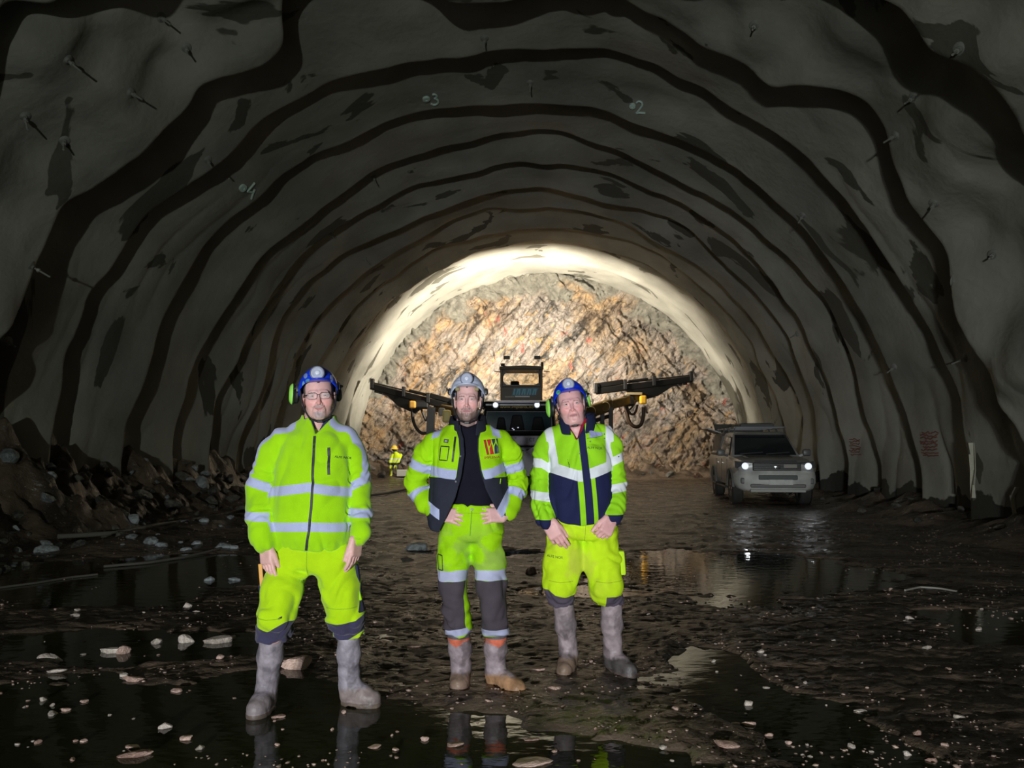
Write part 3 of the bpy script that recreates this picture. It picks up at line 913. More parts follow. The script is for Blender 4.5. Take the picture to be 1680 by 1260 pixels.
def helmet_frame(O, R, k=1.0):
    M = Matrix(R).to_4x4() * 1.0
    return Matrix.Translation(Vector(O)) @ Matrix(R).to_4x4() @ Matrix.Scale(k, 4)
def make_helmet(H, col, parent, tilt=0.0, kind='blue', muffs=None, stickers=()):
    """climbing-style safety helmet in the head frame H (4x4)"""
    c = Vector((0, 0.012, 0.150))
    T = H @ Matrix.Translation(c) @ Matrix.Rotation(tilt, 4, 'X')
    Ti = T.inverted(); A = np.array(Ti, dtype=np.float32); kk = H.to_scale()[0]
    def loc(P): return P @ A[:3, :3].T + A[:3, 3]
    def f(P):
        Q = loc(P)
        ax = np.abs(Q[..., 0])
        d = ell(Q, (0, 0.0, 0.0), (0.102, 0.128, 0.106))
        d = smin(d, ell(Q, (0, 0.0, 0.070), (0.045, 0.110, 0.040)), 0.02)          # ridge
        inner = ell(Q, (0, 0.0, -0.006), (0.095, 0.121, 0.102))
        # lower edge: higher over the face, lower at the ears and nape
        edge = 0.004 + 0.030 * sstep(-0.05, -0.13, Q[..., 1]) - 0.030 * np.exp(-((Q[..., 1] - 0.01) / 0.045) ** 2) * sstep(0.05, 0.09, ax) - 0.018 * sstep(0.03, 0.1, Q[..., 1])
        shell = smax(d, -inner, 0.002)
        shell = smax(shell, edge - Q[..., 2], 0.003)
        # short peak
        pk = smax(ell(Q, (0, -0.020, 0.027), (0.078, 0.147, 0.012)), Q[..., 1] + 0.085, 0.004)
        pk = smax(pk, -inner, 0.002)
        shell = smin(shell, pk, 0.006)
        # vents
        return shell * kk
    ce = T @ Vector((0, 0, 0.03)); e = 0.19 * kk
    lo = np.array(ce) - e; hi = np.array(ce) + e
    groove = lambda V: 0.0016 - np.abs(loc(V)[:, 2] - 0.050 - 0.1 * np.abs(loc(V)[:, 0])) - 1.0 * (loc(V)[:, 1] > -0.02)
    layers = [(groove, tuple(np.array(col) * 0.45), None)]
    for (sx, sz, sr, sc) in stickers:
        layers.append(((lambda V, sx=sx, sz=sz, sr=sr: 1 - np.sqrt(((loc(V)[:, 0] - sx) / sr[0]) ** 2 + ((loc(V)[:, 2] - sz) / sr[1]) ** 2) - 5.0 * (loc(V)[:, 1] > -0.01)), sc, 0.4))
    o = sdf_obj('helmet', f, lo, hi, 0.0035 * kk, col, layers, parent, rough=0.28, spec=0.5, bump=0.02, mottle=0.04)
    # headlamp
    lc = Vector((0, -0.121, 0.056))
    n = Vector((0, -0.93, 0.25)).normalized()
    mb = MB(); mb.lathe([(0.0, -0.022), (0.030, -0.022), (0.036, 0.0), (0.037, 0.010), (0.033, 0.014), (0.031, 0.010), (0.0, 0.008)], lc, n, 28)
    mb.bm.transform(T)
    hl = mb.build('headlamp', simple('headlamp_grey', (0.20, 0.21, 0.27), 0.4), o, True)
    mb = MB(); mb.lathe([(0.0315, 0.0102), (0.025, 0.0135), (0.016, 0.0112), (0.0145, 0.0135), (0.010, 0.0142), (0.0, 0.0142)], lc, n, 28)
    mb.bm.transform(T); mb.build('lens', simple('headlamp_lens', (0.50, 0.54, 0.68), 0.15, coat=0.5), hl, True)
    mb = MB(); mb.lathe([(0.0, 0.0144), (0.006, 0.0160), (0.009, 0.0148), (0.010, 0.0143)], lc, n, 20)
    mb.bm.transform(T); mb.build('reflector', simple('headlamp_reflector', (0.78, 0.82, 0.95), 0.25, 0.0), hl, True)
    for a in (0.5, 2.6, 4.7):
        mb = MB(); mb.box(lc + Vector((math.cos(a) * 0.038, 0.012, math.sin(a) * 0.036)), (0.008, 0.012, 0.008), bevel=0.002)
        mb.bm.transform(T); mb.build('headlamp_clip', simple('bracket_black', (0.02, 0.02, 0.025), 0.5), hl)
    # harness band seen under the rim
    mb = MB(); mb.tube([(0.081 * math.cos(a), 0.100 * math.sin(a) + 0.008, 0.030) for a in np.linspace(0, 2 * math.pi, 33)[:-1]], 0.004, 6, closed=True)
    mb.bm.transform(T); mb.build('head_band', simple('strap_black', (0.018, 0.018, 0.022), 0.7), o, True)
    # chin strap
    for sx in (-1, 1):
        mb = MB()
        mb.ring([(Vector((sx * 0.092, -0.030, -0.002)), 0.0045), (Vector((sx * 0.0865, -0.022, -0.050)), 0.0045), (Vector((sx * 0.074, -0.030, -0.100)), 0.0045),
                 (Vector((sx * 0.048, -0.050, -0.148)), 0.0045), (Vector((sx * 0.012, -0.072, -0.163)), 0.005)], 6)
        mb.ring([(Vector((sx * 0.094, 0.050, -0.008)), 0.004), (Vector((sx * 0.084, 0.012, -0.070)), 0.004), (Vector((sx * 0.076, -0.024, -0.096)), 0.004)], 6)
        mb.bm.transform(T); mb.build('chin_strap', simple('strap_black', (0.018, 0.018, 0.022), 0.7), o, True)
    mb = MB(); mb.box((0, -0.074, -0.164), (0.030, 0.010, 0.013), bevel=0.003); mb.bm.transform(T)
    mb.build('buckle', simple('buckle_black', (0.012, 0.012, 0.015), 0.35), o)
    for m_ in (muffs or ()):
        sx, pos, ccol, fl = m_
        g = MB()
        # arm
        if fl == 'bracket':
            g.lathe([(0, -0.004), (0.015, -0.004), (0.016, 0.006), (0.012, 0.012), (0, 0.013)], Vector((sx * 0.106, 0.006, 0.012)), (sx, 0, 0), 20)
        else: g.ring([(Vector((sx * 0.104, 0.008, 0.020)), 0.007), (Vector((sx * 0.122, 0.004, 0.012)), 0.006), (Vector(pos) + Vector((-sx * 0.002, 0, 0.010)), 0.006)], 8)
        g.box((sx * 0.106, 0.006, 0.012), (0.014, 0.030, 0.036), bevel=0.004)
        g.bm.transform(T)
        if fl == 'bracket':
            g.build('ear_muff_bracket', simple('muff_black', (0.015, 0.016, 0.018), 0.4), o, True); continue
        em = g.build('ear_muff', simple('muff_black', (0.015, 0.016, 0.018), 0.4), o, True)
        axm = Vector((sx, -0.12, 0.10)).normalized()
        g = MB(); g.lathe([(0.0, -0.030), (0.028, -0.030), (0.036, -0.022), (0.036, -0.010), (0.040, -0.006), (0.041, 0.004), (0.030, 0.015), (0, 0.016)], Vector(pos), axm, 28, (1.0, 1.28))
        g.bm.transform(T); g.build('cushion', simple('muff_black', (0.015, 0.016, 0.018), 0.4), em, True)
        g = MB(); g.lathe([(0.041, 0.003), (0.039, 0.010), (0.031, 0.018), (0.026, 0.020), (0.022, 0.0165)], Vector(pos), axm, 28, (1.0, 1.28))
        g.bm.transform(T); g.build('cup_shell', simple('muff_shell_%d' % int(ccol[1] * 1000), ccol, 0.35), em, True)
    return o

def make_eyes(H, parent):
    for sx in (-1, 1):
        c = Vector((sx * 0.0315, -0.0785, 0.1125))
        mb = MB()
        n = 14
        bmesh.ops.create_uvsphere(mb.bm, u_segments=20, v_segments=14, radius=0.0124, matrix=Matrix.Translation(c))
        mb.bm.transform(H); e = mb.build('eye', simple('eye_white', (0.55, 0.48, 0.47), 0.2), parent, True)
        mb = MB(); mb.lathe([(0.0, 0.0130), (0.003, 0.0128), (0.0052, 0.0118), (0.0054, 0.010)], c, (0, -1, 0), 16)
        mb.bm.transform(H); mb.build('iris', simple('iris_dark', (0.045, 0.05, 0.06), 0.15), e, True)

def sdf_collar(path, r, height, thick): pass
def strip(name, pts, width, thick, mat, parent, up=None, **k):
    """thin band that follows points; up gives the width direction at each point"""
    mb = MB(); P = [Vector(p) for p in pts]; prev = None
    for i, p in enumerate(P):
        t = (P[min(i + 1, len(P) - 1)] - P[max(i - 1, 0)]).normalized()
        u = Vector(up[i] if isinstance(up, list) else up); u = (u - t * u.dot(t)).normalized(); n = t.cross(u).normalized()
        w = width[i] if isinstance(width, (list, tuple)) else width
        cur = [mb.bm.verts.new(p + u * w / 2 * a + n * thick / 2 * b) for a, b in ((-1, -1), (1, -1), (1, 1), (-1, 1))]
        if prev:
            for q in range(4): mb.bm.faces.new((prev[q], prev[(q + 1) % 4], cur[(q + 1) % 4], cur[q]))
        else: mb.bm.faces.new(cur[::-1])
        prev = cur
    mb.bm.faces.new(prev)
    return mb.build(name, mat, parent, **k)
def on_surface(f, x, z, y0, y1, off=0.0):
    """first y (going away from the camera) where the implicit surface f is met, for arrays x, z"""
    x = np.atleast_1d(np.asarray(x, dtype=np.float32)); z = np.atleast_1d(np.asarray(z, dtype=np.float32))
    ysn = np.linspace(y0, y1, 160, dtype=np.float32)
    P = np.stack([np.repeat(x[:, None], 160, 1), np.repeat(ysn[None], len(x), 0), np.repeat(z[:, None], 160, 1)], -1)
    D = f(P)
    i = np.argmax(D < 0, axis=1)
    return ysn[i] - off
def front_line(f, pxs, D, y0, y1, off, sub=10):
    """polyline of picture points laid on the front of a garment"""
    out = []
    for (a, b), (c, d) in zip(pxs[:-1], pxs[1:]):
        for k in range(sub):
            t = k / sub; p = at(a + (c - a) * t, b + (d - b) * t, D); out.append(p)
    out.append(at(*pxs[-1], D))
    yy = on_surface(f, [p.x for p in out], [p.z for p in out], y0, y1, off)
    res = []
    for p, y in zip(out, yy):
        res.append(Vector((p.x, float(y), p.z)))
    return res
def patch(name, f, outline, D, y0, y1, off, mat, parent, thick=0.002, **k):
    """thin sewn or printed shape laid on the garment front (outline in picture points on plane D)"""
    pts = front_line(f, outline + [outline[0]], D, y0, y1, off, 4)[:-1]
    c = sum((p for p in pts), Vector()) / len(pts)
    mb = MB()
    A = [mb.bm.verts.new(p) for p in pts]; B = [mb.bm.verts.new(p - Vector((0, thick, 0))) for p in pts]
    n = len(pts)
    mb.bm.faces.new(B)
    for i in range(n): mb.bm.faces.new((A[i], A[(i + 1) % n], B[(i + 1) % n], B[i]))
    r = bmesh.ops.triangulate(mb.bm, faces=[f_ for f_ in mb.bm.faces if len(f_.verts) > 4])
    return mb.build(name, mat, parent, **k)
def cloth_text(name, body, size, px, py, D, ang, f, Y0, Y1, mat, parent):
    c = at(px, py, D)
    o = text_mesh(name, body, size, Matrix.Identity(4), mat, None, 0.0)
    me = o.data; bpy.data.objects.remove(o)
    bm = bmesh.new(); bm.from_mesh(me)
    bmesh.ops.triangulate(bm, faces=bm.faces)
    ca, sa = math.cos(ang), math.sin(ang)
    xs = [c.x + v.co.x * ca - v.co.y * sa for v in bm.verts]; zs = [c.z + v.co.x * sa + v.co.y * ca for v in bm.verts]
    yy = on_surface(f, xs, zs, Y0, Y1, 0.004)
    for v, x, y, z in zip(bm.verts, xs, yy, zs): v.co = Vector((x, float(y), z))
    ret = bmesh.ops.extrude_face_region(bm, geom=bm.faces[:])
    for v in [g for g in ret['geom'] if isinstance(g, bmesh.types.BMVert)]: v.co.y -= 0.0015
    bm.to_mesh(me); bm.free()
    return link(name, me, None, parent, smooth=False)
def text_mesh(name, body, size, M, mat, parent, extrude=0.001, **k):
    cu = bpy.data.curves.new(name + '_curve', 'FONT'); cu.body = body; cu.size = size; cu.extrude = extrude
    cu.align_x = 'CENTER'; cu.align_y = 'CENTER'
    o = bpy.data.objects.new(name + '_tmp', cu); COL.objects.link(o)
    dg = bpy.context.evaluated_depsgraph_get()
    me = bpy.data.meshes.new_from_object(o.evaluated_get(dg))
    bpy.data.objects.remove(o); bpy.data.curves.remove(cu)
    me.name = name; me.transform(M)
    me.materials.clear()
    return link(name, me, mat, parent, smooth=False, **k)
def px_path(pts, D, dy=0.0):
    return [(at(a, b, D + (r[1] if len(r) > 1 else dy)) , r[0]) for a, b, *r in pts]
def band(s0, s1, s): return np.minimum(s - s0, s1 - s)
def strip_z(V, pys, w, D, xr):
    """horizontal band whose centre line runs through picture points on plane D; w half width in m"""
    P = [at(a, b, D) for a, b in pys]
    zc = np.interp(V[:, 0], [p.x for p in P], [p.z for p in P])
    return w - np.abs(V[:, 2] - zc)
def garment_common(P, D_, seed, amp=0.006, sc=0.11):
    return wrinkle(P, sc, seed, amp, (1, 1, 0.75))
def sleeve_folds(s, P, seed, amp, centers):
    r = 0
    for c, w in centers:
        r = r + np.exp(-((s - c) / w) ** 2)
    return amp * r * (np.sin(s / 0.0085 + 4.5 * vnoise(P[:, 0] / 0.05, P[:, 1] / 0.05, seed)) + 0.3)

def trousers(name, D, waist_rows, legs, seed, parent, layers, base=LIME_Y, cut_top=None, cutleg=None, wob=0.0045, **mk):
    """legs: two chains of (point, radius)"""
    rows = rows_px(waist_rows, D, 0.0, 0.13)
    ztop = max(r[0] for r in rows)
    def f(P):
        d = slices(P, rows, 2.5)
        zl = min(r[0] for r in rows) - 0.02
        d = smax(d, zl - P[..., 2], 0.06)
        for L_ in legs:
            d = smin(d, chain(P, L_, 0.03), 0.028)
        d = smax(d, P[..., 2] - ztop, 0.004)
        for L_ in legs:
            e, r = L_[-1]
            lo = e.z - r * 0.25
            d = smax(d, np.where(np.hypot(P[..., 0] - e.x, P[..., 1] - e.y) < 0.20, lo - P[..., 2], -1), 0.006)
        def wr(p):
            w = wrinkle(p, 0.10, seed, 0.0085, (1.0, 1.0, 0.8))
            for L_ in legs:
                s, dist = chain_s(p, [q for q, r in L_])
                tot = sum((L_[i + 1][0] - L_[i][0]).length for i in range(len(L_) - 1))
                near_ = np.exp(-np.clip(dist - 0.11, 0, 1) / 0.02)
                w = w + near_ * wob * (np.exp(-((tot - s) / 0.11) ** 2) + 0.5 * np.exp(-((s - tot * 0.12) / 0.06) ** 2)) * (np.sin(s / 0.0105 + 4 * vnoise(p[:, 0] / 0.06, p[:, 1] / 0.06, seed)) + 0.2)
            return w
        return disp(d, P, wr)
    pts = np.array([list(q) for L_ in legs for q, r in L_]); lo = pts.min(0) - 0.16; hi = pts.max(0) + 0.16
    lo[0] = min(lo[0], min(r[1] - r[3] for r in rows) - 0.03); hi[0] = max(hi[0], max(r[1] + r[3] for r in rows) + 0.03)
    hi[2] = ztop + 0.02; lo[2] = pts[:, 2].min() - 0.06
    o = sdf_obj(name, f, lo, hi, 0.008, base, layers, parent, **mk)
    return o, f

# ---------------------------------------------------------------- hidden torso and limbs of the body mesh
def body_core(D, hip, neck, shoulders, wr, legs):
    def f(P):
        d = chain(P, [(hip, 0.085), (hip.lerp(neck, 0.5), 0.09), (neck, 0.055)], 0.03)
        for s_, w_ in zip(shoulders, wr):
            d = smin(d, chain(P, [(neck.lerp(s_, 0.3), 0.045)] + [(s_, 0.045)] + [(q, 0.032) for q in w_], 0.03), 0.03)
        for L_ in legs: d = smin(d, chain(P, [(q, min(0.06, r * 0.6)) for q, r in L_], 0.03), 0.03)
        return d
    pts = np.array([list(hip), list(neck)] + [list(s_) for s_ in shoulders] + [list(q) for w_ in wr for q in w_] + [list(q) for L_ in legs for q, r in L_])
    return f, pts.min(0) - 0.11, pts.max(0) + 0.11, 0.014

# ================================================================ man on the left
def man_left():
    D = 4.30
    root = empty('person', (at(513, 900, D).x, D, 0), label='man in spectacles and blue helmet wearing a zipped lime fleece jacket, arms hanging', cat='person')
    P0 = root
    I = root.matrix_world
    par = root
    # ---- head
    O = at(525, 690, D - 0.02) + Vector((0, 0, 0.0))
    R = rot_xyz(math.radians(13), math.radians(-2), math.radians(-4))
    s = dict(scale=1.14, kv=(1.07, 1.08, 1.16), smile=1.0, beard=1, goatee=1, age=1.0, beardcol=(0.47, 0.36, 0.36), browcol=(0.26, 0.18, 0.16), haircol=(0.14, 0.11, 0.09), eye=0.0027, jaw=1.0, skin=(0.88, 0.52, 0.48), lip=(0.60, 0.30, 0.29))
    neck = [(at(519, 683, D + 0.02), 0.066), (at(516, 720, D + 0.04), 0.072)]
    f, lo, hi, ly, loc = make_head(s, O, R, neck)
    # hands
    hr = lambda P: hand_sdf(P, at(436, 890, D - 0.11), (0.14, -0.10, -1), (-0.55, -0.83, 0), -1, (0.16, 0.22, 0.30, 0.38), 0.03, 1.18, (0.85, 0.25))
    hl = lambda P: hand_sdf(P, at(585, 878, D - 0.10), (-0.05, -0.10, -1), (0.90, -0.43, 0), 1, (0.22, 0.30, 0.38, 0.45), 0.03, 1.16, (0.9, 0.22))
    wr_, wl_ = v3(at(436, 915, D - 0.13)), v3(at(582, 905, D - 0.12))
    legL = [(at(478, 915, D), 0.105), (at(463, 965, D - 0.06), 0.106), (at(453, 1010, D - 0.10), 0.092), (at(448, 1040, D - 0.04), 0.098)]
    legR = [(at(547, 915, D), 0.108), (at(560, 965, D - 0.02), 0.108), (at(568, 1005, D - 0.02), 0.098), (at(572, 1037, D + 0.04), 0.085)]
    core = body_core(D, at(513, 900, D), at(516, 715, D + 0.02), [at(462, 725, D), at(571, 722, D)],
                     [[at(431, 815, D), at(434, 890, D - 0.04)], [at(588, 800, D), at(584, 880, D - 0.03)]], [legL, legR])
    body = sdf_obj('body', f, lo, hi, 0.0032, s['skin'], ly, par, wd=0.0025, extra=[
        (hr, wr_ - 0.17, wr_ + 0.15, 0.0034), (hl, wl_ - 0.17, wl_ + 0.15, 0.0034), core], rough=0.45, spec=0.4, bump=0.12, bscale=420, mottle=0.12, mscale=28, sss=0.12)
    H = Matrix.Translation(O) @ Matrix(R).to_4x4() @ Matrix.Diagonal((*s['kv'], 1))
    make_eyes(H, body)
    # spectacles
    mb = MB(); wire = simple('spectacle_wire', (0.05, 0.015, 0.02), 0.35, 0.5)
    for sx in (-1, 1):
        c = Vector((sx * 0.031, -0.1035, 0.110))
        ring_ = [c + Vector((math.copysign(abs(math.cos(a)) ** 0.6, math.cos(a)) * 0.0255, 0.006 * abs(math.cos(a)) * (1 if sx * math.cos(a) > 0 else 0), math.copysign(abs(math.sin(a)) ** 0.7, math.sin(a)) * 0.0150)) for a in np.linspace(0, 2 * math.pi, 25)[:-1]]
        mb.tube(ring_, 0.0009, 6, closed=True)
        mb.tube([c + Vector((sx * 0.0255, 0.006, 0.006)), Vector((sx * 0.072, -0.085, 0.117)), Vector((sx * 0.079, 0.0, 0.116))], 0.0020, 6)
    mb.tube([(-0.007, -0.104, 0.114), (0, -0.107, 0.117), (0.007, -0.104, 0.114)], 0.0014, 6)
    mb.bm.transform(H); gl = mb.build('spectacles', wire, par, True)
    for sx in (-1, 1):
        mb = MB(); c = Vector((sx * 0.031, -0.1035, 0.110))
        mb.poly([c + Vector((math.copysign(abs(math.cos(a)) ** 0.6, math.cos(a)) * 0.025, 0, math.copysign(abs(math.sin(a)) ** 0.7, math.sin(a)) * 0.0146)) for a in np.linspace(0, 2 * math.pi, 25)[:-1]], 0.001, (0, 1, 0))
        mb.bm.transform(H); m = simple('spectacle_lens', (0.95, 0.95, 0.98), 0.02); m.node_tree.nodes['Principled BSDF'].inputs['Alpha'].default_value = 0.10
        mb.build('lens', m, gl)
    make_helmet(H, (0.008, 0.055, 0.85), par, math.radians(-4), muffs=[(-1, (-0.130, 0.050, -0.006), (0.35, 0.85, 0.12), 'cup'), (1, (0.096, 0.068, 0.000), (0.02, 0.02, 0.022), 'cup')],
                stickers=[(-0.050, 0.028, (0.011, 0.010), (0.12, 0.42, 0.80)), (-0.060, 0.058, (0.010, 0.016), (0.25, 0.36, 0.75)), (-0.072, 0.018, (0.006, 0.013), (0.2, 0.42, 0.7)), (0.070, 0.040, (0.008, 0.02), (0.35, 0.42, 0.8))])
    # ---- jacket
    rows = rows_px([(899, 451, 575, 0.0, 0.135), (880, 448, 578, -0.01, 0.155), (845, 448, 579, -0.02, 0.168), (805, 450, 579, -0.02, 0.168), (765, 453, 581, -0.01, 0.158),
                    (735, 457, 580, 0.0, 0.145), (715, 470, 571, 0.01, 0.125), (702, 488, 553, 0.02, 0.105), (690, 494, 548, 0.02, 0.095), (676, 496, 549, 0.03, 0.093)], D, 0, 0.14)
    aR = px_path([(468, 724, 0.072), (452, 742, 0.080), (432, 800, 0.080, -0.01), (427, 845, 0.080, -0.05), (431, 876, 0.070, -0.09), (434, 890, 0.054, -0.11)], D)
    aL = px_path([(567, 722, 0.070), (578, 742, 0.072), (589, 800, 0.056 + 0.008, 0.0), (592, 845, 0.060, -0.05), (592, 872, 0.052, -0.09), (587, 883, 0.044, -0.10)], D)
    aRp, aLp = [q for q, r in aR], [q for q, r in aL]
    zt = at(520, 682, D).z
    # neckline: V opening at the throat
    nk0 = at(525, 716, D - 0.1); 
    def torso(P):
        d = slices(P, rows, 2.35)
        d = smin(d, chain(P, [(at(510, 712, D + 0.02), 0.085), (at(474, 722, D + 0.01), 0.072)], 0.02), 0.03)
        d = smin(d, chain(P, [(at(535, 712, D + 0.02), 0.080), (at(564, 720, D + 0.01), 0.068)], 0.02), 0.03)
        return d
    def fj(P):
        d = torso(P)
        arm = np.minimum(chain(P, aR, 0.02), chain(P, aL, 0.02))
        d = smin(d, arm, 0.022)
        # gathered cuffs
        d = smax(d, rows[0][0] - P[..., 2] - 10 * (np.abs(P[..., 0] - at(513, 800, D).x) > at(580, 800, D).x - at(513, 800, D).x + 0.0), 0.008) if False else d
        d = smax(d, P[..., 2] - zt, 0.004)
        # inside of the collar
        cc = at(523, 690, D + 0.015)
        w = np.clip((P[..., 2] - at(520, 722, D).z) / 0.12, 0, 1)
        d = smax(d, -smax(np.hypot((P[..., 0] - cc.x) / 1.0, (P[..., 1] - cc.y) / 1.05) - (0.012 + 0.070 * w), at(520, 726, D).z - P[..., 2], 0.003), 0.004)
        # V of the opened zip, folded towards the camera
        q = P - v3(at(525, 714, D))
        vv = np.abs(q[..., 0] - 0.15 * q[..., 2]) - 0.62 * np.clip(q[..., 2], -1, 1)
        d = smax(d, -smax(vv, P[..., 1] - (D - 0.01), 0.004), 0.004)
        zl = at(513, 897, D).z
        body_x = (P[..., 0] > at(449, 880, D).x) & (P[..., 0] < at(576, 880, D).x)
        d = smax(d, np.where(body_x, zl - P[..., 2], zl - 0.08 - P[..., 2]), 0.006)
        def wr(p):
            w = wrinkle(p, 0.13, 3.3, 0.0085, (1.3, 1, 0.6))
            sR, dR = chain_s(p, aRp); sL, dL = chain_s(p, aLp)
            w = w + (dR < 0.11) * sleeve_folds(sR, p, 1, 0.0045, [(0.22, 0.07), (0.46, 0.05)]) + (dL < 0.09) * sleeve_folds(sL, p, 2, 0.0045, [(0.22, 0.07), (0.44, 0.05)])
            # gathered waist
            w = w + 0.0025 * np.exp(-((p[:, 2] - at(513, 890, D).z) / 0.02) ** 2) * np.sin(p[:, 0] / 0.006)
            return w
        return disp(d, P, wr)
    def is_arm(V):
        d = torso(V); a = np.minimum(chain(V, aR, 0.02), chain(V, aL, 0.02))
        return a - d             # negative on the sleeves
    def l_strips(V):
        ia = is_arm(V)
        t1 = strip_z(V, [(449, 806), (520, 797), (579, 806)], 0.026, D, 0); t2 = strip_z(V, [(449, 861), (520, 859), (579, 862)], 0.025, D, 0)
        tor = np.minimum(np.maximum(t1, t2), ia + 0.01)
        sR, dR = chain_s(V, aRp); sL, dL = chain_s(V, aLp)
        ar = np.where(V[:, 0] < at(513, 800, D).x, np.maximum(strip_z(V, [(405, 785), (452, 800)], 0.026, D, 0), strip_z(V, [(400, 843), (450, 845)], 0.024, D, 0)),
                      np.maximum(strip_z(V, [(575, 800), (607, 783)], 0.026, D, 0), strip_z(V, [(577, 838), (607, 840)], 0.024, D, 0)))
        ar = np.minimum(ar, 0.004 - ia)
        # band along the shoulder and outer arm
        zz = V[:, 2]
        yk = np.where(V[:, 0] < at(520, 700, D).x, 1, -1)
        sh = 0.0235 - np.abs(V[:, 1] - (D - 0.035 + 0.0 * zz))
        cutx = np.minimum(np.abs(V[:, 0] - at(516, 700, D).x) - 0.095, zz - at(430, 788, D).z)
        top = np.minimum(np.minimum(sh, cutx), 1)
        nr = zz - (at(520, 705, D).z - 0.55 * np.clip(np.abs(V[:, 0] - at(516, 700, D).x) - 0.10, 0, 1) - 0.07 - 2.2 * np.clip(np.abs(V[:, 0] - at(516, 700, D).x) - 0.18, 0, 1))
        top = np.minimum(top, nr)
        return np.maximum(np.maximum(tor, ar), top)
    zipx = [(525, 716), (526, 740), (527, 790), (525, 830), (521, 865), (514, 897)]
    col_in = lambda V: np.minimum(0.082 - np.hypot(V[:, 0] - at(523, 690, D).x, V[:, 1] - D - 0.015), V[:, 2] - at(520, 724, D).z)
    jk = sdf_obj('fleece_jacket', fj, (at(395, 800, D).x, D - 0.25, at(500, 915, D).z), (at(615, 800, D).x, D + 0.24, zt + 0.02), 0.0065, LIME,
                 [(l_strips, REFL, 0.6)], par, rough=0.95, spec=0.1, bump=0.35, bscale=260, mottle=0.12, mscale=7, sheen=0.3)
    fline = fj
    zp = front_line(fj, zipx, D, D - 0.3, D + 0.2, 0.003, 12)
    strip('zip', zp, 0.013, 0.006, simple('zip_dark', (0.025, 0.028, 0.05), 0.6), jk, up=(1, 0, 0), smooth=True)
    strip('chest_pocket_zip', front_line(fj, [(549, 734), (550, 755), (551, 777)], D, D - 0.3, D + 0.2, 0.003, 10), 0.0135, 0.006, simple('zip_dark', (0.025, 0.028, 0.05), 0.6), jk, up=(1, 0, 0), smooth=True)
    # printed name on the chest
    cloth_text('printed_name', 'ALFE NOR', 0.017, 570, 750, D, math.radians(-8), fj, D - 0.3, D + 0.2, simple('print_green', (0.02, 0.08, 0.03), 0.6), jk)
    for sx, pa in ((-1, aR), (1, aL)):
        e = pa[-1][0]
        mb = MB(); mb.tube([e + Vector((pa[-1][1] * 0.93 * math.cos(a), pa[-1][1] * 0.93 * math.sin(a), 0.002)) for a in np.linspace(0, 2 * math.pi, 25)[:-1]], 0.008, 6, closed=True)
        mb.build('elastic_cuff', simple('cuff_lime', LIME, 0.9), jk, True)
    # ---- navy collar and shirt under the fleece
    rows2 = [(z, cx_ + 0.0, cy_, rx * 0.93, ry * 0.93) for z, cx_, cy_, rx, ry in rows]
    cc = at(523, 690, D + 0.015)
    def fs(P):
        d = slices(P, rows2, 2.3)
        d = smax(d, at(520, 760, D).z - P[..., 2], 0.01)
        zc = at(520, 686, D).z + 0.02 * sstep(0, 0.05, P[..., 0] - cc.x)
        d = smax(d, P[..., 2] - zc, 0.004)
        w = np.clip((P[..., 2] - at(520, 722, D).z) / 0.12, 0, 1)
        d = smax(d, -smax(np.hypot(P[..., 0] - cc.x, (P[..., 1] - cc.y)) - (0.005 + 0.078 * w), at(520, 722, D).z - P[..., 2], 0.003), 0.003)
        q = P - v3(at(526, 716, D)); vv = np.abs(q[..., 0]) - 0.35 * q[..., 2]
        return smax(d, -smax(vv, P[..., 1] - (D - 0.01), 0.003), 0.003)
    sdf_obj('shirt', fs, (at(480, 700, D).x, D - 0.2, at(520, 765, D).z), (at(566, 700, D).x, D + 0.2, at(520, 676, D).z), 0.006, (0.03, 0.035, 0.13), [], par, rough=0.9)
    # ---- trousers
    def navy_knee(V):
        n = 0.006 * fbm(V[:, 0] * 12, V[:, 1] * 12, V[:, 2] * 12, 2)
        left = V[:, 0] < at(513, 1000, D).x
        zl = np.interp(V[:, 0], [at(415, 1000, D).x, at(428, 1000, D).x, at(455, 1000, D).x, at(485, 1000, D).x], [at(0, 1008, D).z, at(0, 1014, D).z, at(0, 1025, D).z, at(0, 1008, D).z])
        zr = np.interp(V[:, 0], [at(532, 1000, D).x, at(560, 1000, D).x, at(590, 1000, D).x, at(603, 1000, D).x], [at(0, 1012, D).z, at(0, 1015, D).z, at(0, 1011, D).z, at(0, 1000, D).z])
        return np.where(left, zl, zr) - V[:, 2] + n
    def side_navy(V):
        left = V[:, 0] < at(513, 1000, D).x
        x = np.where(left, np.interp(V[:, 2], [at(0, 1000, D).z, at(0, 900, D).z], [at(432, 1000, D).x, at(436, 900, D).x]) - V[:, 0], V[:, 0] - at(593, 1000, D).x)
        return np.minimum(x, V[:, 2] - at(0, 1000, D).z)
    def hem_trim(V):
        left = V[:, 0] < at(513, 1000, D).x
        zl = np.interp(V[:, 0], [at(415, 1000, D).x, at(425, 1000, D).x, at(455, 1000, D).x, at(470, 0, D).x], [at(0, 1046, D).z, at(0, 1047, D).z, at(0, 1054, D).z, at(0, 1064, D).z])
        zr = np.interp(V[:, 0], [at(545, 1000, D).x, at(556, 1000, D).x, at(572, 1000, D).x, at(600, 1000, D).x], [at(0, 1036, D).z, at(0, 1056, D).z, at(0, 1052, D).z, at(0, 1036, D).z])
        z0 = np.where(left, zl, zr)
        return np.where(left, z0 - V[:, 2], 0.012 - np.abs(V[:, 2] - z0))
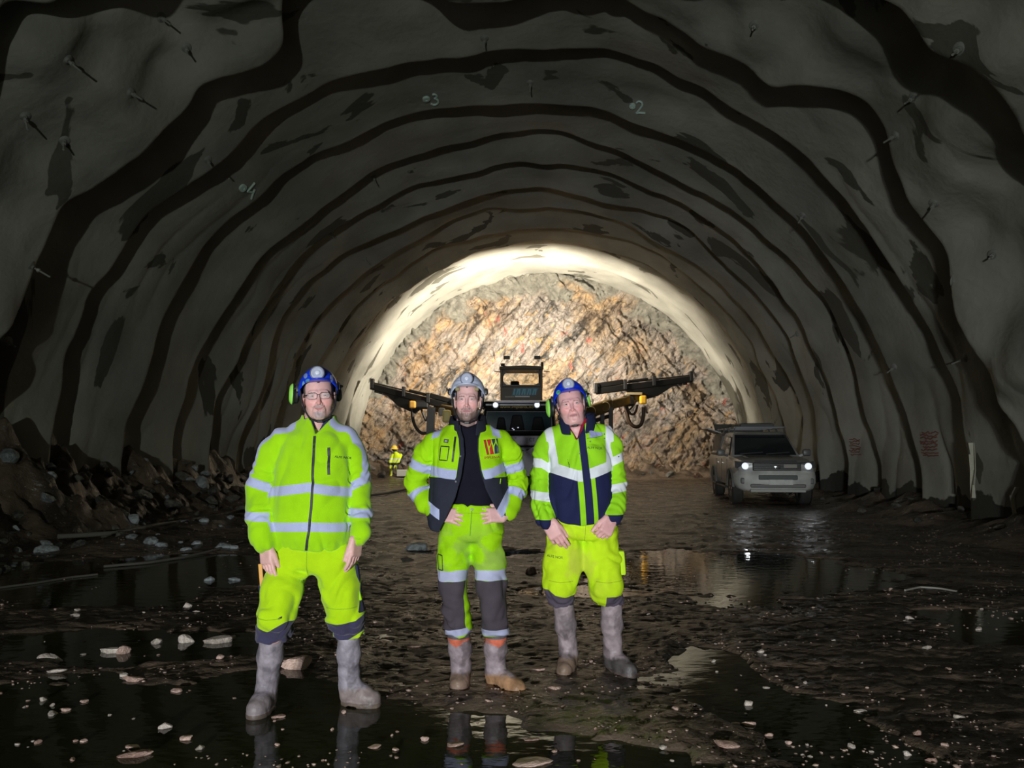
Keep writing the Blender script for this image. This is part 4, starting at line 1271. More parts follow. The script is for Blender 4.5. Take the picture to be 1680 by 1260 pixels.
    tr, ft = trousers('work_trousers', D, [(889, 454, 571, 0, 0.125), (905, 449, 577, 0, 0.13), (922, 446, 581, 0, 0.125), (935, 447, 583, 0, 0.11)], [legL, legR], 5.0, par,
             [(side_navy, NAVY, None), (navy_knee, (0.060, 0.055, 0.115), None), (hem_trim, (0.60, 0.93, 0.02), None)], wob=0.007, rough=0.95, spec=0.1, bump=0.3, bscale=260, mottle=0.10, sheen=0.2)
    dk = simple('seam_shade', (0.34, 0.56, 0.012), 0.9)
    strip('fly_seam', front_line(ft, [(514, 897), (513, 915), (512, 940)], D, D - 0.3, D + 0.2, 0.003), 0.004, 0.003, dk, tr, up=(1, 0, 0))
    strip('knee_seam', front_line(ft, [(434, 1001), (455, 1004), (478, 1002)], D, D - 0.3, D + 0.2, 0.003), 0.004, 0.003, dk, tr, up=(0, 0, 1))
    strip('knee_seam', front_line(ft, [(540, 992), (565, 992), (590, 990)], D, D - 0.3, D + 0.2, 0.003), 0.004, 0.003, dk, tr, up=(0, 0, 1))
    patch('small_tag', ft, [(474, 1001), (480, 998), (480, 1001), (475, 1004)], D, D - 0.3, D + 0.2, 0.001, simple('zip_dark', (0.025, 0.028, 0.05), 0.6), tr)
    # folding rule in the thigh pocket, holster pocket on the other side
    a, b = at(427, 925, D - 0.02), at(430, 962, D - 0.02)
    rule = MB().bar(a, b, 0.022, 0.012, up=(0, 1, 0), bevel=0.003).build('folding_rule', simple('rule_orange', (0.85, 0.42, 0.07), 0.5), tr)
    a, b = at(429, 958, D - 0.01), at(434, 997, D - 0.01)
    MB().bar(a, b, 0.032, 0.03, up=(0, 1, 0), bevel=0.006).build('rule_pocket', simple('navy_canvas', NAVY, 0.85), tr)
    mb = MB(); mb.bar(at(583, 926, D - 0.03), at(590, 975, D - 0.03), 0.030, 0.035, up=(0, 1, 0), bevel=0.008)
    mb.build('holster_pocket', simple('navy_canvas', NAVY, 0.85), tr)
    mb = MB(); mb.bar(at(586, 962, D - 0.05), at(592, 985, D - 0.05), 0.018, 0.02, up=(0, 1, 0), bevel=0.006)
    mb.build('pocket_flap', simple('cuff_lime', LIME, 0.9), tr)
    # ---- boots
    tL = at(447, 1050, D - 0.02); tR = at(572, 1045, D + 0.05)
    g1 = gnd(413, 1182); g2 = gnd(625, 1158)
    rubber_boot('rubber_boot', (tL.x, tL.y, tL.z + 0.04), at(438, 1125, D + 0.06), g1 + Vector((0.0, -0.005, 0)), 0.066, 0.052, par, ((0.40, 0.35, 0.40), (0.30, 0.25, 0.26), (0.16, 0.12, 0.10)), 1.0)
    rubber_boot('rubber_boot', (tR.x, tR.y, tR.z + 0.04), at(573, 1120, D + 0.14), Vector((g2.x, g2.y - 0.02, 0)), 0.062, 0.052, par, ((0.40, 0.36, 0.42), (0.30, 0.24, 0.23), (0.20, 0.15, 0.12)), 2.0)
    return root
man_left()
# ================================================================ man in the middle
def man_middle():
    D = 4.60
    c0 = at(767, 800, D)
    par = root = empty('person', (c0.x, D, 0), label='bearded man in white helmet and open lime jacket over black shirt, hands on hips', cat='person')
    O = at(767, 692, D - 0.01)
    R = rot_xyz(math.radians(0), math.radians(-3), math.radians(0))
    s = dict(scale=1.14, kv=(0.95, 1.04, 1.13), smile=0.0, beard=1, age=0.3, beardcol=(0.33, 0.22, 0.20), browcol=(0.22, 0.15, 0.13), haircol=(0.09, 0.06, 0.045), eye=0.0025, jaw=0.97, skin=(0.86, 0.52, 0.50), lip=(0.52, 0.25, 0.26))
    neck = [(at(767, 685, D + 0.03), 0.064), (at(767, 712, D + 0.05), 0.072)]
    f, lo, hi, ly, loc = make_head(s, O, R, neck)
    wR, wL = at(720, 843, D - 0.07), at(829, 845, D - 0.07)
    hr = lambda P: hand_sdf(P, wR, (1, -0.42, -0.10), (0.25, -1, 0.35), -1, (0.28, 0.32, 0.36, 0.42), 0.08, 1.12, (0.7, 0.6))
    hl = lambda P: hand_sdf(P, wL, (-1, -0.42, 0.02), (-0.25, -1, 0.35), 1, (0.25, 0.30, 0.36, 0.42), 0.10, 1.12, (0.7, 0.6))
    legL = [(at(747, 890, D), 0.092), (at(743, 920, D), 0.090), (at(743, 955, D - 0.02), 0.080), (at(748, 995, D - 0.03), 0.070), (at(752, 1034, D + 0.02), 0.080)]
    legR = [(at(798, 890, D), 0.092), (at(802, 920, D), 0.090), (at(804, 955, D - 0.02), 0.082), (at(809, 995, D - 0.03), 0.072), (at(814, 1034, D + 0.02), 0.079)]
    core = body_core(D, at(770, 850, D), at(767, 705, D + 0.02), [at(722, 732, D + 0.02), at(815, 732, D + 0.02)],
                     [[at(681, 798, D + 0.07), at(720, 843, D - 0.07)], [at(848, 795, D + 0.07), at(829, 845, D - 0.07)]], [legL, legR])
    a_, b_ = v3(at(738, 842, D - 0.1)), v3(at(812, 842, D - 0.1))
    body = sdf_obj('body', f, lo, hi, 0.0032, s['skin'], ly, par, wd=0.0025, extra=[
        (hr, a_ - 0.14, a_ + 0.14, 0.0034), (hl, b_ - 0.14, b_ + 0.14, 0.0034), core], rough=0.45, spec=0.4, bump=0.12, bscale=420, mottle=0.12, mscale=28, sss=0.12)
    H = Matrix.Translation(O) @ Matrix(R).to_4x4() @ Matrix.Diagonal((*s['kv'], 1))
    make_eyes(H, body)
    make_helmet(Matrix.Translation(O) @ Matrix(R).to_4x4() @ Matrix.Diagonal((1.03, 1.05, 1.13, 1)), (0.66, 0.71, 0.92), par, math.radians(-3), muffs=[(-1, (-0.112, 0.006, 0.016), (0.1, 0.1, 0.1), 'bracket'), (1, (0.112, 0.006, 0.016), (0.1, 0.1, 0.1), 'bracket')])
    # cap band at the temples
    for sx in (-1, 1):
        mb = MB(); mb.box((sx * 0.060, -0.066, 0.166), (0.026, 0.020, 0.020), bevel=0.006); mb.bm.transform(H)
        mb.build('helmet_padding', simple('padding_tan', (0.30, 0.26, 0.12), 0.8), body)
    # ---- shirt
    rs = rows_px([(834, 743, 809, 0, 0.112), (800, 742, 808, 0, 0.112), (755, 741, 806, 0, 0.108), (722, 740, 800, 0.01, 0.090), (709, 745, 792, 0.02, 0.080), (698, 748, 788, 0.03, 0.078)], D, 0, 0.12)
    zn = at(767, 703, D).z
    def fs(P):
        d = slices(P, rs, 2.3)
        cut = zn + 0.35 * np.abs(P[..., 0] - c0.x) ** 1.0 + 0.25 * np.clip(P[..., 1] - D + 0.05, 0, 1)
        d = smax(d, P[..., 2] - cut, 0.004)
        d = smax(d, at(0, 831, D).z - P[..., 2], 0.006)
        return disp(d, P, lambda p: wrinkle(p, 0.12, 9.0, 0.004, (1.2, 1, 0.5)))
    sdf_obj('shirt', fs, (at(725, 0, D).x, D - 0.2, at(0, 838, D).z), (at(820, 0, D).x, D + 0.2, at(0, 690, D).z), 0.007, (0.011, 0.011, 0.021), [], par, rough=0.9, spec=0.15, mottle=0.2)
    # ---- jacket
    rows = rows_px([(872, 704, 836, 0.01, 0.165), (845, 702, 837, 0, 0.17), (800, 706, 832, 0, 0.165), (765, 708, 827, 0, 0.158), (735, 709, 826, 0.01, 0.148),
                    (716, 718, 820, 0.02, 0.128), (704, 736, 801, 0.03, 0.108), (694, 742, 798, 0.03, 0.100)], D, 0, 0.14)
    aR = px_path([(719, 724, 0.068, 0.02), (699, 744, 0.070, 0.02), (682, 790, 0.064, 0.06), (686, 806, 0.062, 0.06), (704, 828, 0.056, 0.0), (716, 840, 0.050, -0.05)], D)
    aL = px_path([(820, 723, 0.068, 0.02), (837, 743, 0.068, 0.02), (849, 788, 0.060, 0.06), (846, 804, 0.060, 0.05), (838, 826, 0.052, 0.0), (832, 840, 0.048, -0.05)], D)
    aRp, aLp = [q for q, r in aR], [q for q, r in aL]
    zt = at(0, 697, D).z
    EL = [(757, 696), (758, 705), (763, 720), (765, 745), (760, 780), (750, 815), (736, 845), (722, 872)]
    ER = [(786, 696), (788, 705), (784, 720), (784, 740), (789, 770), (798, 800), (813, 830), (824, 848)]
    zl_, xl_ = [at(a, b, D).z for a, b in EL][::-1], [at(a, b, D).x for a, b in EL][::-1]
    zr_, xr_ = [at(a, b, D).z for a, b in ER][::-1], [at(a, b, D).x for a, b in ER][::-1]
    def edge_l(z): return np.interp(z, zl_, xl_)
    def edge_r(z): return np.interp(z, zr_, xr_)
    def torso(P):
        d = slices(P, rows, 2.35)
        d = smin(d, chain(P, [(at(748, 712, D + 0.03), 0.080), (at(724, 726, D + 0.02), 0.068)], 0.02), 0.03)
        d = smin(d, chain(P, [(at(788, 712, D + 0.03), 0.080), (at(815, 725, D + 0.02), 0.066)], 0.02), 0.03)
        return d
    def wr(p):
        w = wrinkle(p, 0.12, 13.3, 0.0085, (1.2, 1, 0.7))
        sR, dR = chain_s(p, aRp); sL, dL = chain_s(p, aLp)
        return w + (dR < 0.09) * sleeve_folds(sR, p, 5, 0.0040, [(0.25, 0.07), (0.12, 0.05), (0.36, 0.04)]) + (dL < 0.09) * sleeve_folds(sL, p, 6, 0.0040, [(0.25, 0.07), (0.12, 0.05), (0.36, 0.04)])
    def fj(P):
        t = torso(P)
        arm = np.minimum(chain(P, aR, 0.02), chain(P, aL, 0.02))
        m = (np.abs(t) < 0.05) | (np.abs(arm) < 0.05)
        w = np.zeros_like(t); w[m] = wr(P[m])
        t = t + w; arm = arm + w
        shell = smax(t, -(t + 0.016), 0.004)
        z = P[..., 2]
        open_ = np.minimum(np.minimum(P[..., 0] - edge_l(z), edge_r(z) - P[..., 0]), (D + 0.02) - P[..., 1])
        shell = smax(shell, open_, 0.006)
        hem = np.where(P[..., 0] < c0.x, np.interp(P[..., 0], [at(700, 0, D).x, at(716, 0, D).x, at(735, 0, D).x], [at(0, 848, D).z, at(0, 868, D).z, at(0, 872, D).z]),
                       np.interp(P[..., 0], [at(815, 0, D).x, at(824, 0, D).x, at(838, 0, D).x], [at(0, 852, D).z, at(0, 848, D).z, at(0, 838, D).z]))
        shell = smax(shell, hem - z, 0.006)
        d = smin(shell, smax(arm, -(t + 0.016), 0.01), 0.016)
        return smax(d, z - zt, 0.004)
    def is_arm(V): return np.minimum(chain(V, aR, 0.02), chain(V, aL, 0.02)) - torso(V) - 0.004
    def dark(V):
        z = V[:, 2]
        low = at(0, 783, D).z - z + 0.02 * np.abs(V[:, 0] - c0.x)
        low = np.minimum(low, is_arm(V) + 0.004)
        el = V[:, 0] - (edge_l(z) - 0.030); er = (edge_r(z) + 0.010) - V[:, 0]
        mid = np.where((V[:, 1] < D + 0.02), np.minimum(el, er), -1)
        inside = -torso(V) - 0.010
        ins = np.where((is_arm(V) > 0) & (V[:, 1] > D - 0.02) & (np.minimum(np.abs(V[:, 0] - edge_l(z)), np.abs(V[:, 0] - edge_r(z))) < 0.05), inside, -1)
        return np.maximum(np.maximum(low, mid), ins)
    def refl(V):
        ia = is_arm(V)
        t1 = strip_z(V, [(708, 771), (735, 776), (757, 778), (790, 778), (808, 775), (827, 766)], 0.0285, D, 0)
        el = V[:, 0] - (edge_l(V[:, 2]) - 0.032); er = (edge_r(V[:, 2]) + 0.012) - V[:, 0]
        t1 = np.minimum(t1, -np.minimum(el, er)) if True else t1
        t2 = strip_z(V, [(694, 820), (700, 826), (722, 840), (735, 846)], 0.030, D, 0) - 1.0 * (V[:, 0] > at(731, 0, D).x)
        t3 = 0.024 - np.abs((V[:, 0] - at(832, 818, D).x) * 0.85 + (V[:, 2] - at(832, 818, D).z) * -0.45) - 1.0 * (V[:, 2] > at(0, 800, D).z) - 1.0 * (V[:, 0] < at(815, 0, D).x)
        tor = np.minimum(np.maximum(np.maximum(t1, t2), t3), ia + 0.006)
        sR, dR = chain_s(V, aRp); sL, dL = chain_s(V, aLp)
        right = V[:, 0] > c0.x
        ss = np.where(right, sL, sR)
        ar = np.maximum(band(0.150, 0.205, ss), band(0.348, 0.400, ss))
        ar = np.minimum(ar, 0.004 - ia)
        z = V[:, 2]
        sh = np.minimum(0.022 - np.abs(np.abs(V[:, 0] - at(767, 0, D).x) - np.where(right, 0.172, 0.158) - 0.30 * (at(0, 700, D).z - z)), z - at(0, 716, D).z + 0.3 * np.abs(np.abs(V[:, 0] - c0.x) - 0.16))
        return np.maximum(np.maximum(tor, ar), sh)
    jk = sdf_obj('work_jacket', fj, (at(655, 0, D).x, D - 0.24, at(0, 880, D).z), (at(872, 0, D).x, D + 0.24, zt + 0.02), 0.0058, LIME,
                 [(dark, (0.030, 0.033, 0.050), None), (refl, REFL, 0.6)], par, rough=0.85, spec=0.15, bump=0.25, bscale=300, mottle=0.14, mscale=9)
    # ---- collar
    cc = at(768, 690, D + 0.035)
    z0, z1 = at(0, 707, D).z, at(0, 681, D).z
    def fc(P):
        q = P - v3(cc)
        t = np.clip((P[..., 2] - z0) / (z1 - z0), 0, 1)
        ang = np.abs(q[..., 0]) / (np.abs(q[..., 1]) + 1e-4)
        front = sstep(0.02, -0.10, q[..., 1])
        rad = np.hypot(q[..., 0] / (1.06 + 0.02 * front), q[..., 1] / 1.05)
        r0 = 0.104 - 0.012 * t + 0.020 * front * (1 - t)
        d = np.abs(rad - r0) - 0.009
        low = z0 - 0.030 * front - P[..., 2]
        top = P[..., 2] - (z1 - 0.030 * front + 0.01 * vnoise(q[..., 0] * 14, q[..., 1] * 14, 0))
        d = smax(smax(d, low, 0.005), top, 0.005)
        gap = np.where(q[..., 1] < 0, 0.048 + 0.10 * np.clip(P[..., 2] - z0, -1, 1) - np.abs(q[..., 0] - 0.004), -1)
        return smax(d, gap, 0.005)
    sdf_obj('collar', fc, (cc.x - 0.14, cc.y - 0.15, z0 - 0.05), (cc.x + 0.14, cc.y + 0.14, z1 + 0.03), 0.005, (0.022, 0.024, 0.036), [], jk, rough=0.9, spec=0.15)
    # ---- front details
    ink = simple('zip_black', (0.010, 0.014, 0.014), 0.55)
    Y0, Y1 = D - 0.3, D + 0.2
    strip('chest_pocket_zip', front_line(fj, [(749.5, 717), (748, 737), (745.5, 757)], D, Y0, Y1, 0.003, 10), 0.0115, 0.006, ink, jk, up=(1, 0, 0), smooth=True)
    po = [(726, 732), (740, 733), (737, 755), (724, 754)]
    strip('badge_holder', front_line(fj, po + [po[0], po[1]], D, Y0, Y1, 0.0015, 5), 0.006, 0.004, ink, jk, up=(0.6, 0, 0.8))
    bdg = patch('sewn_badge', fj, [(731, 720), (739, 721), (738, 727), (730, 726)], D, Y0, Y1, 0.001, simple('badge_grey', (0.10, 0.12, 0.10), 0.6), jk)
    patch('badge_mark', fj, [(733, 722), (737, 723), (736, 725), (732, 725)], D, Y0, Y1, 0.005, simple('badge_mark', (0.4, 0.45, 0.4), 0.6), bdg)
    for a, b in ((761, 706), (758, 748), (751, 788)):
        q = front_line(fj, [(a, b), (a + 1, b)], D, Y0, Y1, 0.001, 1)[0]
        MB().cyl(q + Vector((0, 0.004, 0)), q - Vector((0, 0.003, 0)), 0.0055, 12).build('snap', simple('snap_steel', (0.10, 0.10, 0.11), 0.55, 0.2), jk, True)
    red, blu = simple('print_red', (0.62, 0.02, 0.03), 0.6), simple('print_navy', (0.03, 0.04, 0.10), 0.6)
    dred = simple('print_dark_red', (0.42, 0.02, 0.015), 0.6)
    # printed sign: slanted bars with a thin forked gap
    bars = [([(794.5, 722), (798, 721.8), (803.5, 745.5), (800, 745.8)], dred), ([(799.5, 721.5), (806, 720.5), (806.3, 726), (803.6, 732.5), (802.3, 730.5)], red), ([(807, 727.5), (811, 744.5), (804.8, 745.3), (804.2, 735.5)], red),
            ([(806.8, 720.5), (812.5, 720), (812.5, 725), (810.5, 731)], blu), ([(813.5, 727), (817, 732), (817.2, 743.5), (812, 744.4), (811.6, 733)], blu), ([(814, 719.8), (816.5, 719.4), (819.5, 743), (817.8, 743.4), (817.5, 731)], blu)]
    lg = None
    for o_, m_ in bars:
        patch('printed_emblem', fj, o_, D, Y0, Y1, 0.005, m_, jk)
    cloth_text('printed_name', 'IMPLENIA', 0.021, 808, 750, D, math.radians(3), fj, D - 0.3, D + 0.2, dred, jk)
    strip('drawcord', front_line(fj, [(822, 784), (821, 792)], D, Y0, Y1, 0.004, 6), 0.004, 0.004, simple('cuff_lime', LIME, 0.9), jk, up=(1, 0, 0))
    # ---- trousers
    cl = at(749, 0, D).x
    Z = lambda py: at(0, py, D).z
    def knee(V):
        left = V[:, 0] < at(773, 0, D).x
        n = 0.004 * fbm(V[:, 0] * 14, V[:, 1] * 14, V[:, 2] * 14, 2)
        b = np.minimum(Z(949) - V[:, 2], V[:, 2] - Z(1033))
        xl0 = np.interp(V[:, 2], [Z(1035), Z(1000), Z(950)], [at(727, 0, D).x, at(727, 0, D).x, at(718, 0, D).x]); xl1 = np.interp(V[:, 2], [Z(1035), Z(1000), Z(975), Z(950)], [at(770, 0, D).x, at(769, 0, D).x, at(767, 0, D).x, at(769, 0, D).x])
        xr0 = np.interp(V[:, 2], [Z(1035), Z(1000), Z(950)], [at(792, 0, D).x, at(787, 0, D).x, at(782, 0, D).x])
        w = np.where(left, np.minimum(V[:, 0] - xl0, xl1 - V[:, 0]), V[:, 0] - xr0)
        return np.minimum(b, w) + n
    def rf(V):
        n = 0.003 * vnoise(V[:, 0] * 25, V[:, 1] * 25, 0)
        left = V[:, 0] < at(773, 0, D).x
        b1 = 0.028 - np.abs(V[:, 2] - np.where(left, Z(941) - 0.05 * (V[:, 0] - cl) * -1, Z(940)))
        b2 = 0.020 - np.abs(V[:, 2] - np.where(left, Z(1036) + 0.18 * (V[:, 0] - cl), Z(1036)))
        return np.maximum(b1, b2) + n
    dirt = lambda V: np.minimum(fbm(V[:, 0] * 10, V[:, 1] * 10, V[:, 2] * 10, 4) * 0.5 - 0.02, 0.10 - np.abs(V[:, 2] - Z(915)))
    tr, ft = trousers('work_trousers', D, [(828, 739, 813, 0, 0.112), (845, 731, 820, 0, 0.125), (862, 724, 825, 0, 0.13), (880, 720, 828, 0, 0.12)], [legL, legR], 15.0, par,
             [(dirt, (0.34, 0.50, 0.10), None, 0.16), (knee, (0.085, 0.070, 0.085), None), (rf, (0.52, 0.54, 0.76), 0.6)], base=LIME, rough=0.9, spec=0.12, bump=0.3, bscale=260, mottle=0.18)
    dk = simple('seam_shade', (0.34, 0.56, 0.012), 0.9)
    strip('fly_seam', front_line(ft, [(776, 832), (775, 850), (773, 875)], D, Y0, Y1, 0.003), 0.004, 0.003, simple('fly_green', (0.16, 0.36, 0.03), 0.9), tr, up=(1, 0, 0))
    strip('waistband_seam', front_line(ft, [(738, 838), (760, 839), (790, 839), (813, 838)], D, Y0, Y1, 0.003), 0.004, 0.003, dk, tr, up=(0, 0, 1))
    for x in (753, 797): strip('belt_loop', front_line(ft, [(x, 829), (x, 840)], D, Y0, Y1, 0.003), 0.012, 0.005, simple('cuff_lime', LIME, 0.9), tr, up=(1, 0, 0))
    q = front_line(ft, [(776, 833), (777, 833)], D, Y0, Y1, 0.002, 1)[0]
    MB().cyl(q + Vector((0, 0.004, 0)), q - Vector((0, 0.004, 0)), 0.008, 14).build('button', simple('button_dark', (0.05, 0.06, 0.07), 0.4), tr, True)
    po = [(720, 907.5), (727.5, 908), (728.5, 932), (721, 931)]
    strip('thigh_pocket_outline', front_line(ft, po + [po[0], po[1]], D, Y0, Y1, 0.002, 5), 0.005, 0.004, ink, tr, up=(0.6, 0, 0.8))
    # ---- boots
    tL, tR = at(752, 1044, D + 0.04), at(814, 1044, D + 0.04)
    g1, g2 = gnd(750, 1140), gnd(858, 1145)
    rubber_boot('rubber_boot', (tL.x, tL.y, tL.z + 0.03), at(757, 1100, D + 0.16), g1, 0.066, 0.052, par, ((0.42, 0.34, 0.37), (0.30, 0.20, 0.15), (0.22, 0.13, 0.09)), 3.0, chevron=True)
    rubber_boot('rubber_boot', (tR.x, tR.y, tR.z + 0.03), at(812, 1100, D + 0.14), Vector((g2.x, g2.y, 0)), 0.064, 0.052, par, ((0.42, 0.34, 0.37), (0.50, 0.28, 0.15), (0.40, 0.21, 0.11)), 4.0, foot_w=0.052, chevron=True)
    return root
man_middle()

# ================================================================ man on the right
def man_right():
    D = 4.95
    c0 = at(952, 800, D)
    WH = (0.88, 0.92, 0.98)
    par = root = empty('person', (c0.x, D, 0), label='clean-shaven man in blue helmet with ear muffs and a lime and navy zipped jacket', cat='person')
    O = at(942, 698, D - 0.01)
    R = rot_xyz(math.radians(-2), math.radians(-4), math.radians(-9))
    s = dict(scale=1.18, kv=(1.09, 1.08, 1.17), smile=-0.08, age=1.0, jowl=True, browcol=(0.42, 0.26, 0.24), haircol=(0.30, 0.22, 0.20), eye=0.0026, jaw=1.05, nose=1.05, skin=(0.90, 0.50, 0.49), lip=(0.55, 0.26, 0.27))
    neck = [(at(943, 690, D + 0.03), 0.070), (at(948, 725, D + 0.05), 0.080)]
    f, lo, hi, ly, loc = make_head(s, O, R, neck)
    wR, wL = at(899, 854, D - 0.13), at(1003, 848, D - 0.14)
    hr = lambda P: hand_sdf(P, wR, (0.50, -0.22, -0.95), (-0.25, -1, 0), -1, (0.22, 0.35, 0.5, 0.65), 0.02, 1.22, (0.85, 0.30))
    hl = lambda P: hand_sdf(P, wL, (-0.40, -0.35, -0.85), (0.25, -1, -0.25), 1, (0.95, 1.05, 1.1, 1.15), 0.0, 1.20, (0.75, 0.45))
    legL = [(at(927, 893, D), 0.112), (at(921, 925, D), 0.112), (at(919, 960, D - 0.03), 0.100), (at(920, 988, D + 0.02), 0.080)]
    legR = [(at(985, 893, D), 0.114), (at(990, 925, D), 0.113), (at(994, 960, D - 0.03), 0.102), (at(1001, 986, D + 0.02), 0.084)]
    core = body_core(D, at(955, 860, D), at(946, 712, D + 0.02), [at(910, 726, D), at(988, 722, D)],
                     [[at(887, 790, D), wR], [at(1011, 790, D), wL]], [legL, legR])
    a_, b_ = v3(at(910, 880, D - 0.16)), v3(at(998, 865, D - 0.18))
    body = sdf_obj('body', f, lo, hi, 0.0032, s['skin'], ly, par, wd=0.0025, extra=[
        (hr, a_ - 0.16, a_ + 0.16, 0.0036), (hl, b_ - 0.16, b_ + 0.16, 0.0036), core], rough=0.42, spec=0.4, bump=0.12, bscale=420, mottle=0.14, mscale=24, sss=0.12)
    H = Matrix.Translation(O) @ Matrix(R).to_4x4() @ Matrix.Diagonal((*s['kv'], 1))
    make_eyes(H, body)
    G = (0.30, 0.85, 0.22)
    make_helmet(Matrix.Translation(O) @ Matrix(R).to_4x4() @ Matrix.Diagonal((1.06, 1.08, 1.17, 1)), (0.006, 0.045, 0.9), par, math.radians(-4), muffs=[(-1, (-0.128, 0.020, -0.030), G, 'cup'), (1, (0.106, 0.045, -0.004), G, 'cup')], stickers=[(-0.066, 0.030, (0.0125, 0.013), (0.16, 0.55, 0.52)), (-0.066, 0.030, (0.007, 0.008), (0.12, 0.60, 0.25))])
    # ---- red shirt under the jacket
    rows = rows_px([(862, 908, 990, 0, 0.165), (845, 903, 998, -0.01, 0.185), (815, 899, 1002, -0.02, 0.195), (780, 899, 1001, -0.01, 0.182), (748, 900, 1002, 0, 0.160),
                    (724, 905, 999, 0.01, 0.140), (708, 915, 985, 0.02, 0.118), (696, 921, 974, 0.03, 0.104), (684, 924, 974, 0.03, 0.100)], D, 0, 0.15)
    cc = at(947, 695, D + 0.03)
    rows2 = [(z, cx_, cy_, rx * 0.90, ry * 0.90) for z, cx_, cy_, rx, ry in rows]
    def fs(P):
        d = slices(P, rows2, 2.3)
        d = smax(d, at(0, 760, D).z - P[..., 2], 0.01)
        d = smax(d, P[..., 2] - at(0, 692, D).z - 0.02 * sstep(0, 0.05, P[..., 0] - cc.x), 0.004)
        q = P - v3(at(945, 722, D))
        vv = np.abs(q[..., 0] + 0.12 * q[..., 2]) - 0.42 * q[..., 2]
        d = smax(d, -smax(vv, P[..., 1] - (D + 0.0), 0.003), 0.003)
        return smax(d, -(np.hypot(P[..., 0] - cc.x, P[..., 1] - cc.y) - 0.074) - 5 * (P[..., 2] < at(0, 722, D).z), 0.003)
    sdf_obj('red_shirt', fs, (at(912, 0, D).x, D - 0.2, at(0, 765, D).z), (at(990, 0, D).x, D + 0.22, at(0, 680, D).z), 0.006, (0.30, 0.012, 0.035), [], par, rough=0.9)
    # ---- jacket
    aR = px_path([(908, 720, 0.074, 0.01), (896, 738, 0.078, 0.01), (888, 790, 0.066, 0.0), (888, 828, 0.062, -0.06), (897, 853, 0.056, -0.12)], D)
    aL = px_path([(990, 716, 0.074, 0.01), (1001, 734, 0.076, 0.01), (1010, 790, 0.062, 0.0), (1011, 824, 0.060, -0.06), (1004, 847, 0.056, -0.12)], D)
    aRp, aLp = [q for q, r in aR], [q for q, r in aL]
    zt = at(0, 694, D).z
    def torso(P):
        d = slices(P, rows, 2.35)
        d = smin(d, chain(P, [(at(932, 712, D + 0.03), 0.088), (at(912, 722, D + 0.01), 0.074)], 0.02), 0.03)
        d = smin(d, chain(P, [(at(962, 710, D + 0.03), 0.088), (at(986, 718, D + 0.01), 0.074)], 0.02), 0.03)
        return d
    HX = [at(x, 0, D).x for x in (895, 903, 925, 947, 968, 990, 1000)]; HZ = [at(0, y, D).z for y in (845, 848, 855, 858, 855, 850, 848)]
    def fj(P):
        d = torso(P)
        arm = np.minimum(chain(P, aR, 0.02), chain(P, aL, 0.02))
        d = smin(d, arm, 0.020)
        hem = np.interp(P[..., 0], HX, HZ)
        inb = (P[..., 0] > at(899, 0, D).x) & (P[..., 0] < at(997, 0, D).x)
        d = smax(d, np.where(inb, hem, at(0, 862, D).z) - P[..., 2], 0.006)
        q = P - v3(at(945, 724, D))
        vv = np.abs(q[..., 0] + 0.10 * q[..., 2]) - 0.52 * q[..., 2]
        d = smax(d, -smax(vv, P[..., 1] - (D + 0.0), 0.004), 0.004)
        d = smax(d, -(np.hypot(P[..., 0] - cc.x, P[..., 1] - cc.y) - 0.086) - 5 * (P[..., 2] < at(0, 716, D).z), 0.004)
        d = smax(d, P[..., 2] - zt, 0.004)
        def wr(p):
            w = wrinkle(p, 0.13, 23.3, 0.0085, (1.2, 1, 0.7))
            sR, dR = chain_s(p, aRp); sL, dL = chain_s(p, aLp)
            return w + (dR < 0.085) * sleeve_folds(sR, p, 7, 0.0038, [(0.30, 0.09), (0.50, 0.05)]) + (dL < 0.085) * sleeve_folds(sL, p, 8, 0.0038, [(0.30, 0.09), (0.50, 0.05)])
        return disp(d, P, wr)
    def is_arm(V): return np.minimum(chain(V, aR, 0.02), chain(V, aL, 0.02)) - torso(V)
    plx = lambda z: np.interp(z, [at(0, y, D).z for y in (860, 775, 722)], [at(x, 0, D).x for x in (957.5, 951.5, 947)])
    zb = [(903, 766), (945, 779), (955, 779), (1000, 763)]
    def navy(V):
        z = V[:, 2]
        P_ = [at(a, b, D) for a, b in zb]; zc = np.interp(V[:, 0], [p.x for p in P_], [p.z for p in P_])
        low = np.minimum(zc - z, is_arm(V) + 0.0)
        dx = V[:, 0] - plx(z)
        gl = np.minimum(0.0175 - np.abs(dx + 0.040), 1); gr = 0.0135 - np.abs(dx - 0.040)
        low = np.minimum(low, -np.maximum(gl, gr))
        low = np.where(V[:, 1] < D, low, np.minimum(zc - z, is_arm(V)))
        pl = np.where(V[:, 1] < D, 0.023 - np.abs(dx), -1)
        cuff = np.where(is_arm(V) < 0, at(0, 849, D).z - z, -1)
        cuff = np.where(V[:, 0] > c0.x, np.where(is_arm(V) < 0, at(0, 841, D).z - z, -1), cuff)
        return np.maximum(np.maximum(low, pl), cuff)
    def refl(V):
        ia = is_arm(V); z = V[:, 2]
        dx = np.abs(V[:, 0] - plx(z))
        b = np.minimum(strip_z(V, zb, 0.034, D, 0), np.where(V[:, 1] < D, dx - 0.024, 1))
        bl = np.interp(z, [at(0, 770, D).z, at(0, 700, D).z], [at(906, 0, D).x, at(896, 0, D).x]); br = np.interp(z, [at(0, 770, D).z, at(0, 690, D).z], [at(989, 0, D).x, at(992, 0, D).x])
        v = np.minimum(0.026 - np.minimum(np.abs(V[:, 0] - bl), np.abs(V[:, 0] - br)), z - at(0, 768, D).z)
        tor = np.minimum(np.maximum(b, v), ia + 0.012 + 0.1 * (z > at(0, 725, D).z))
        right = V[:, 0] > c0.x
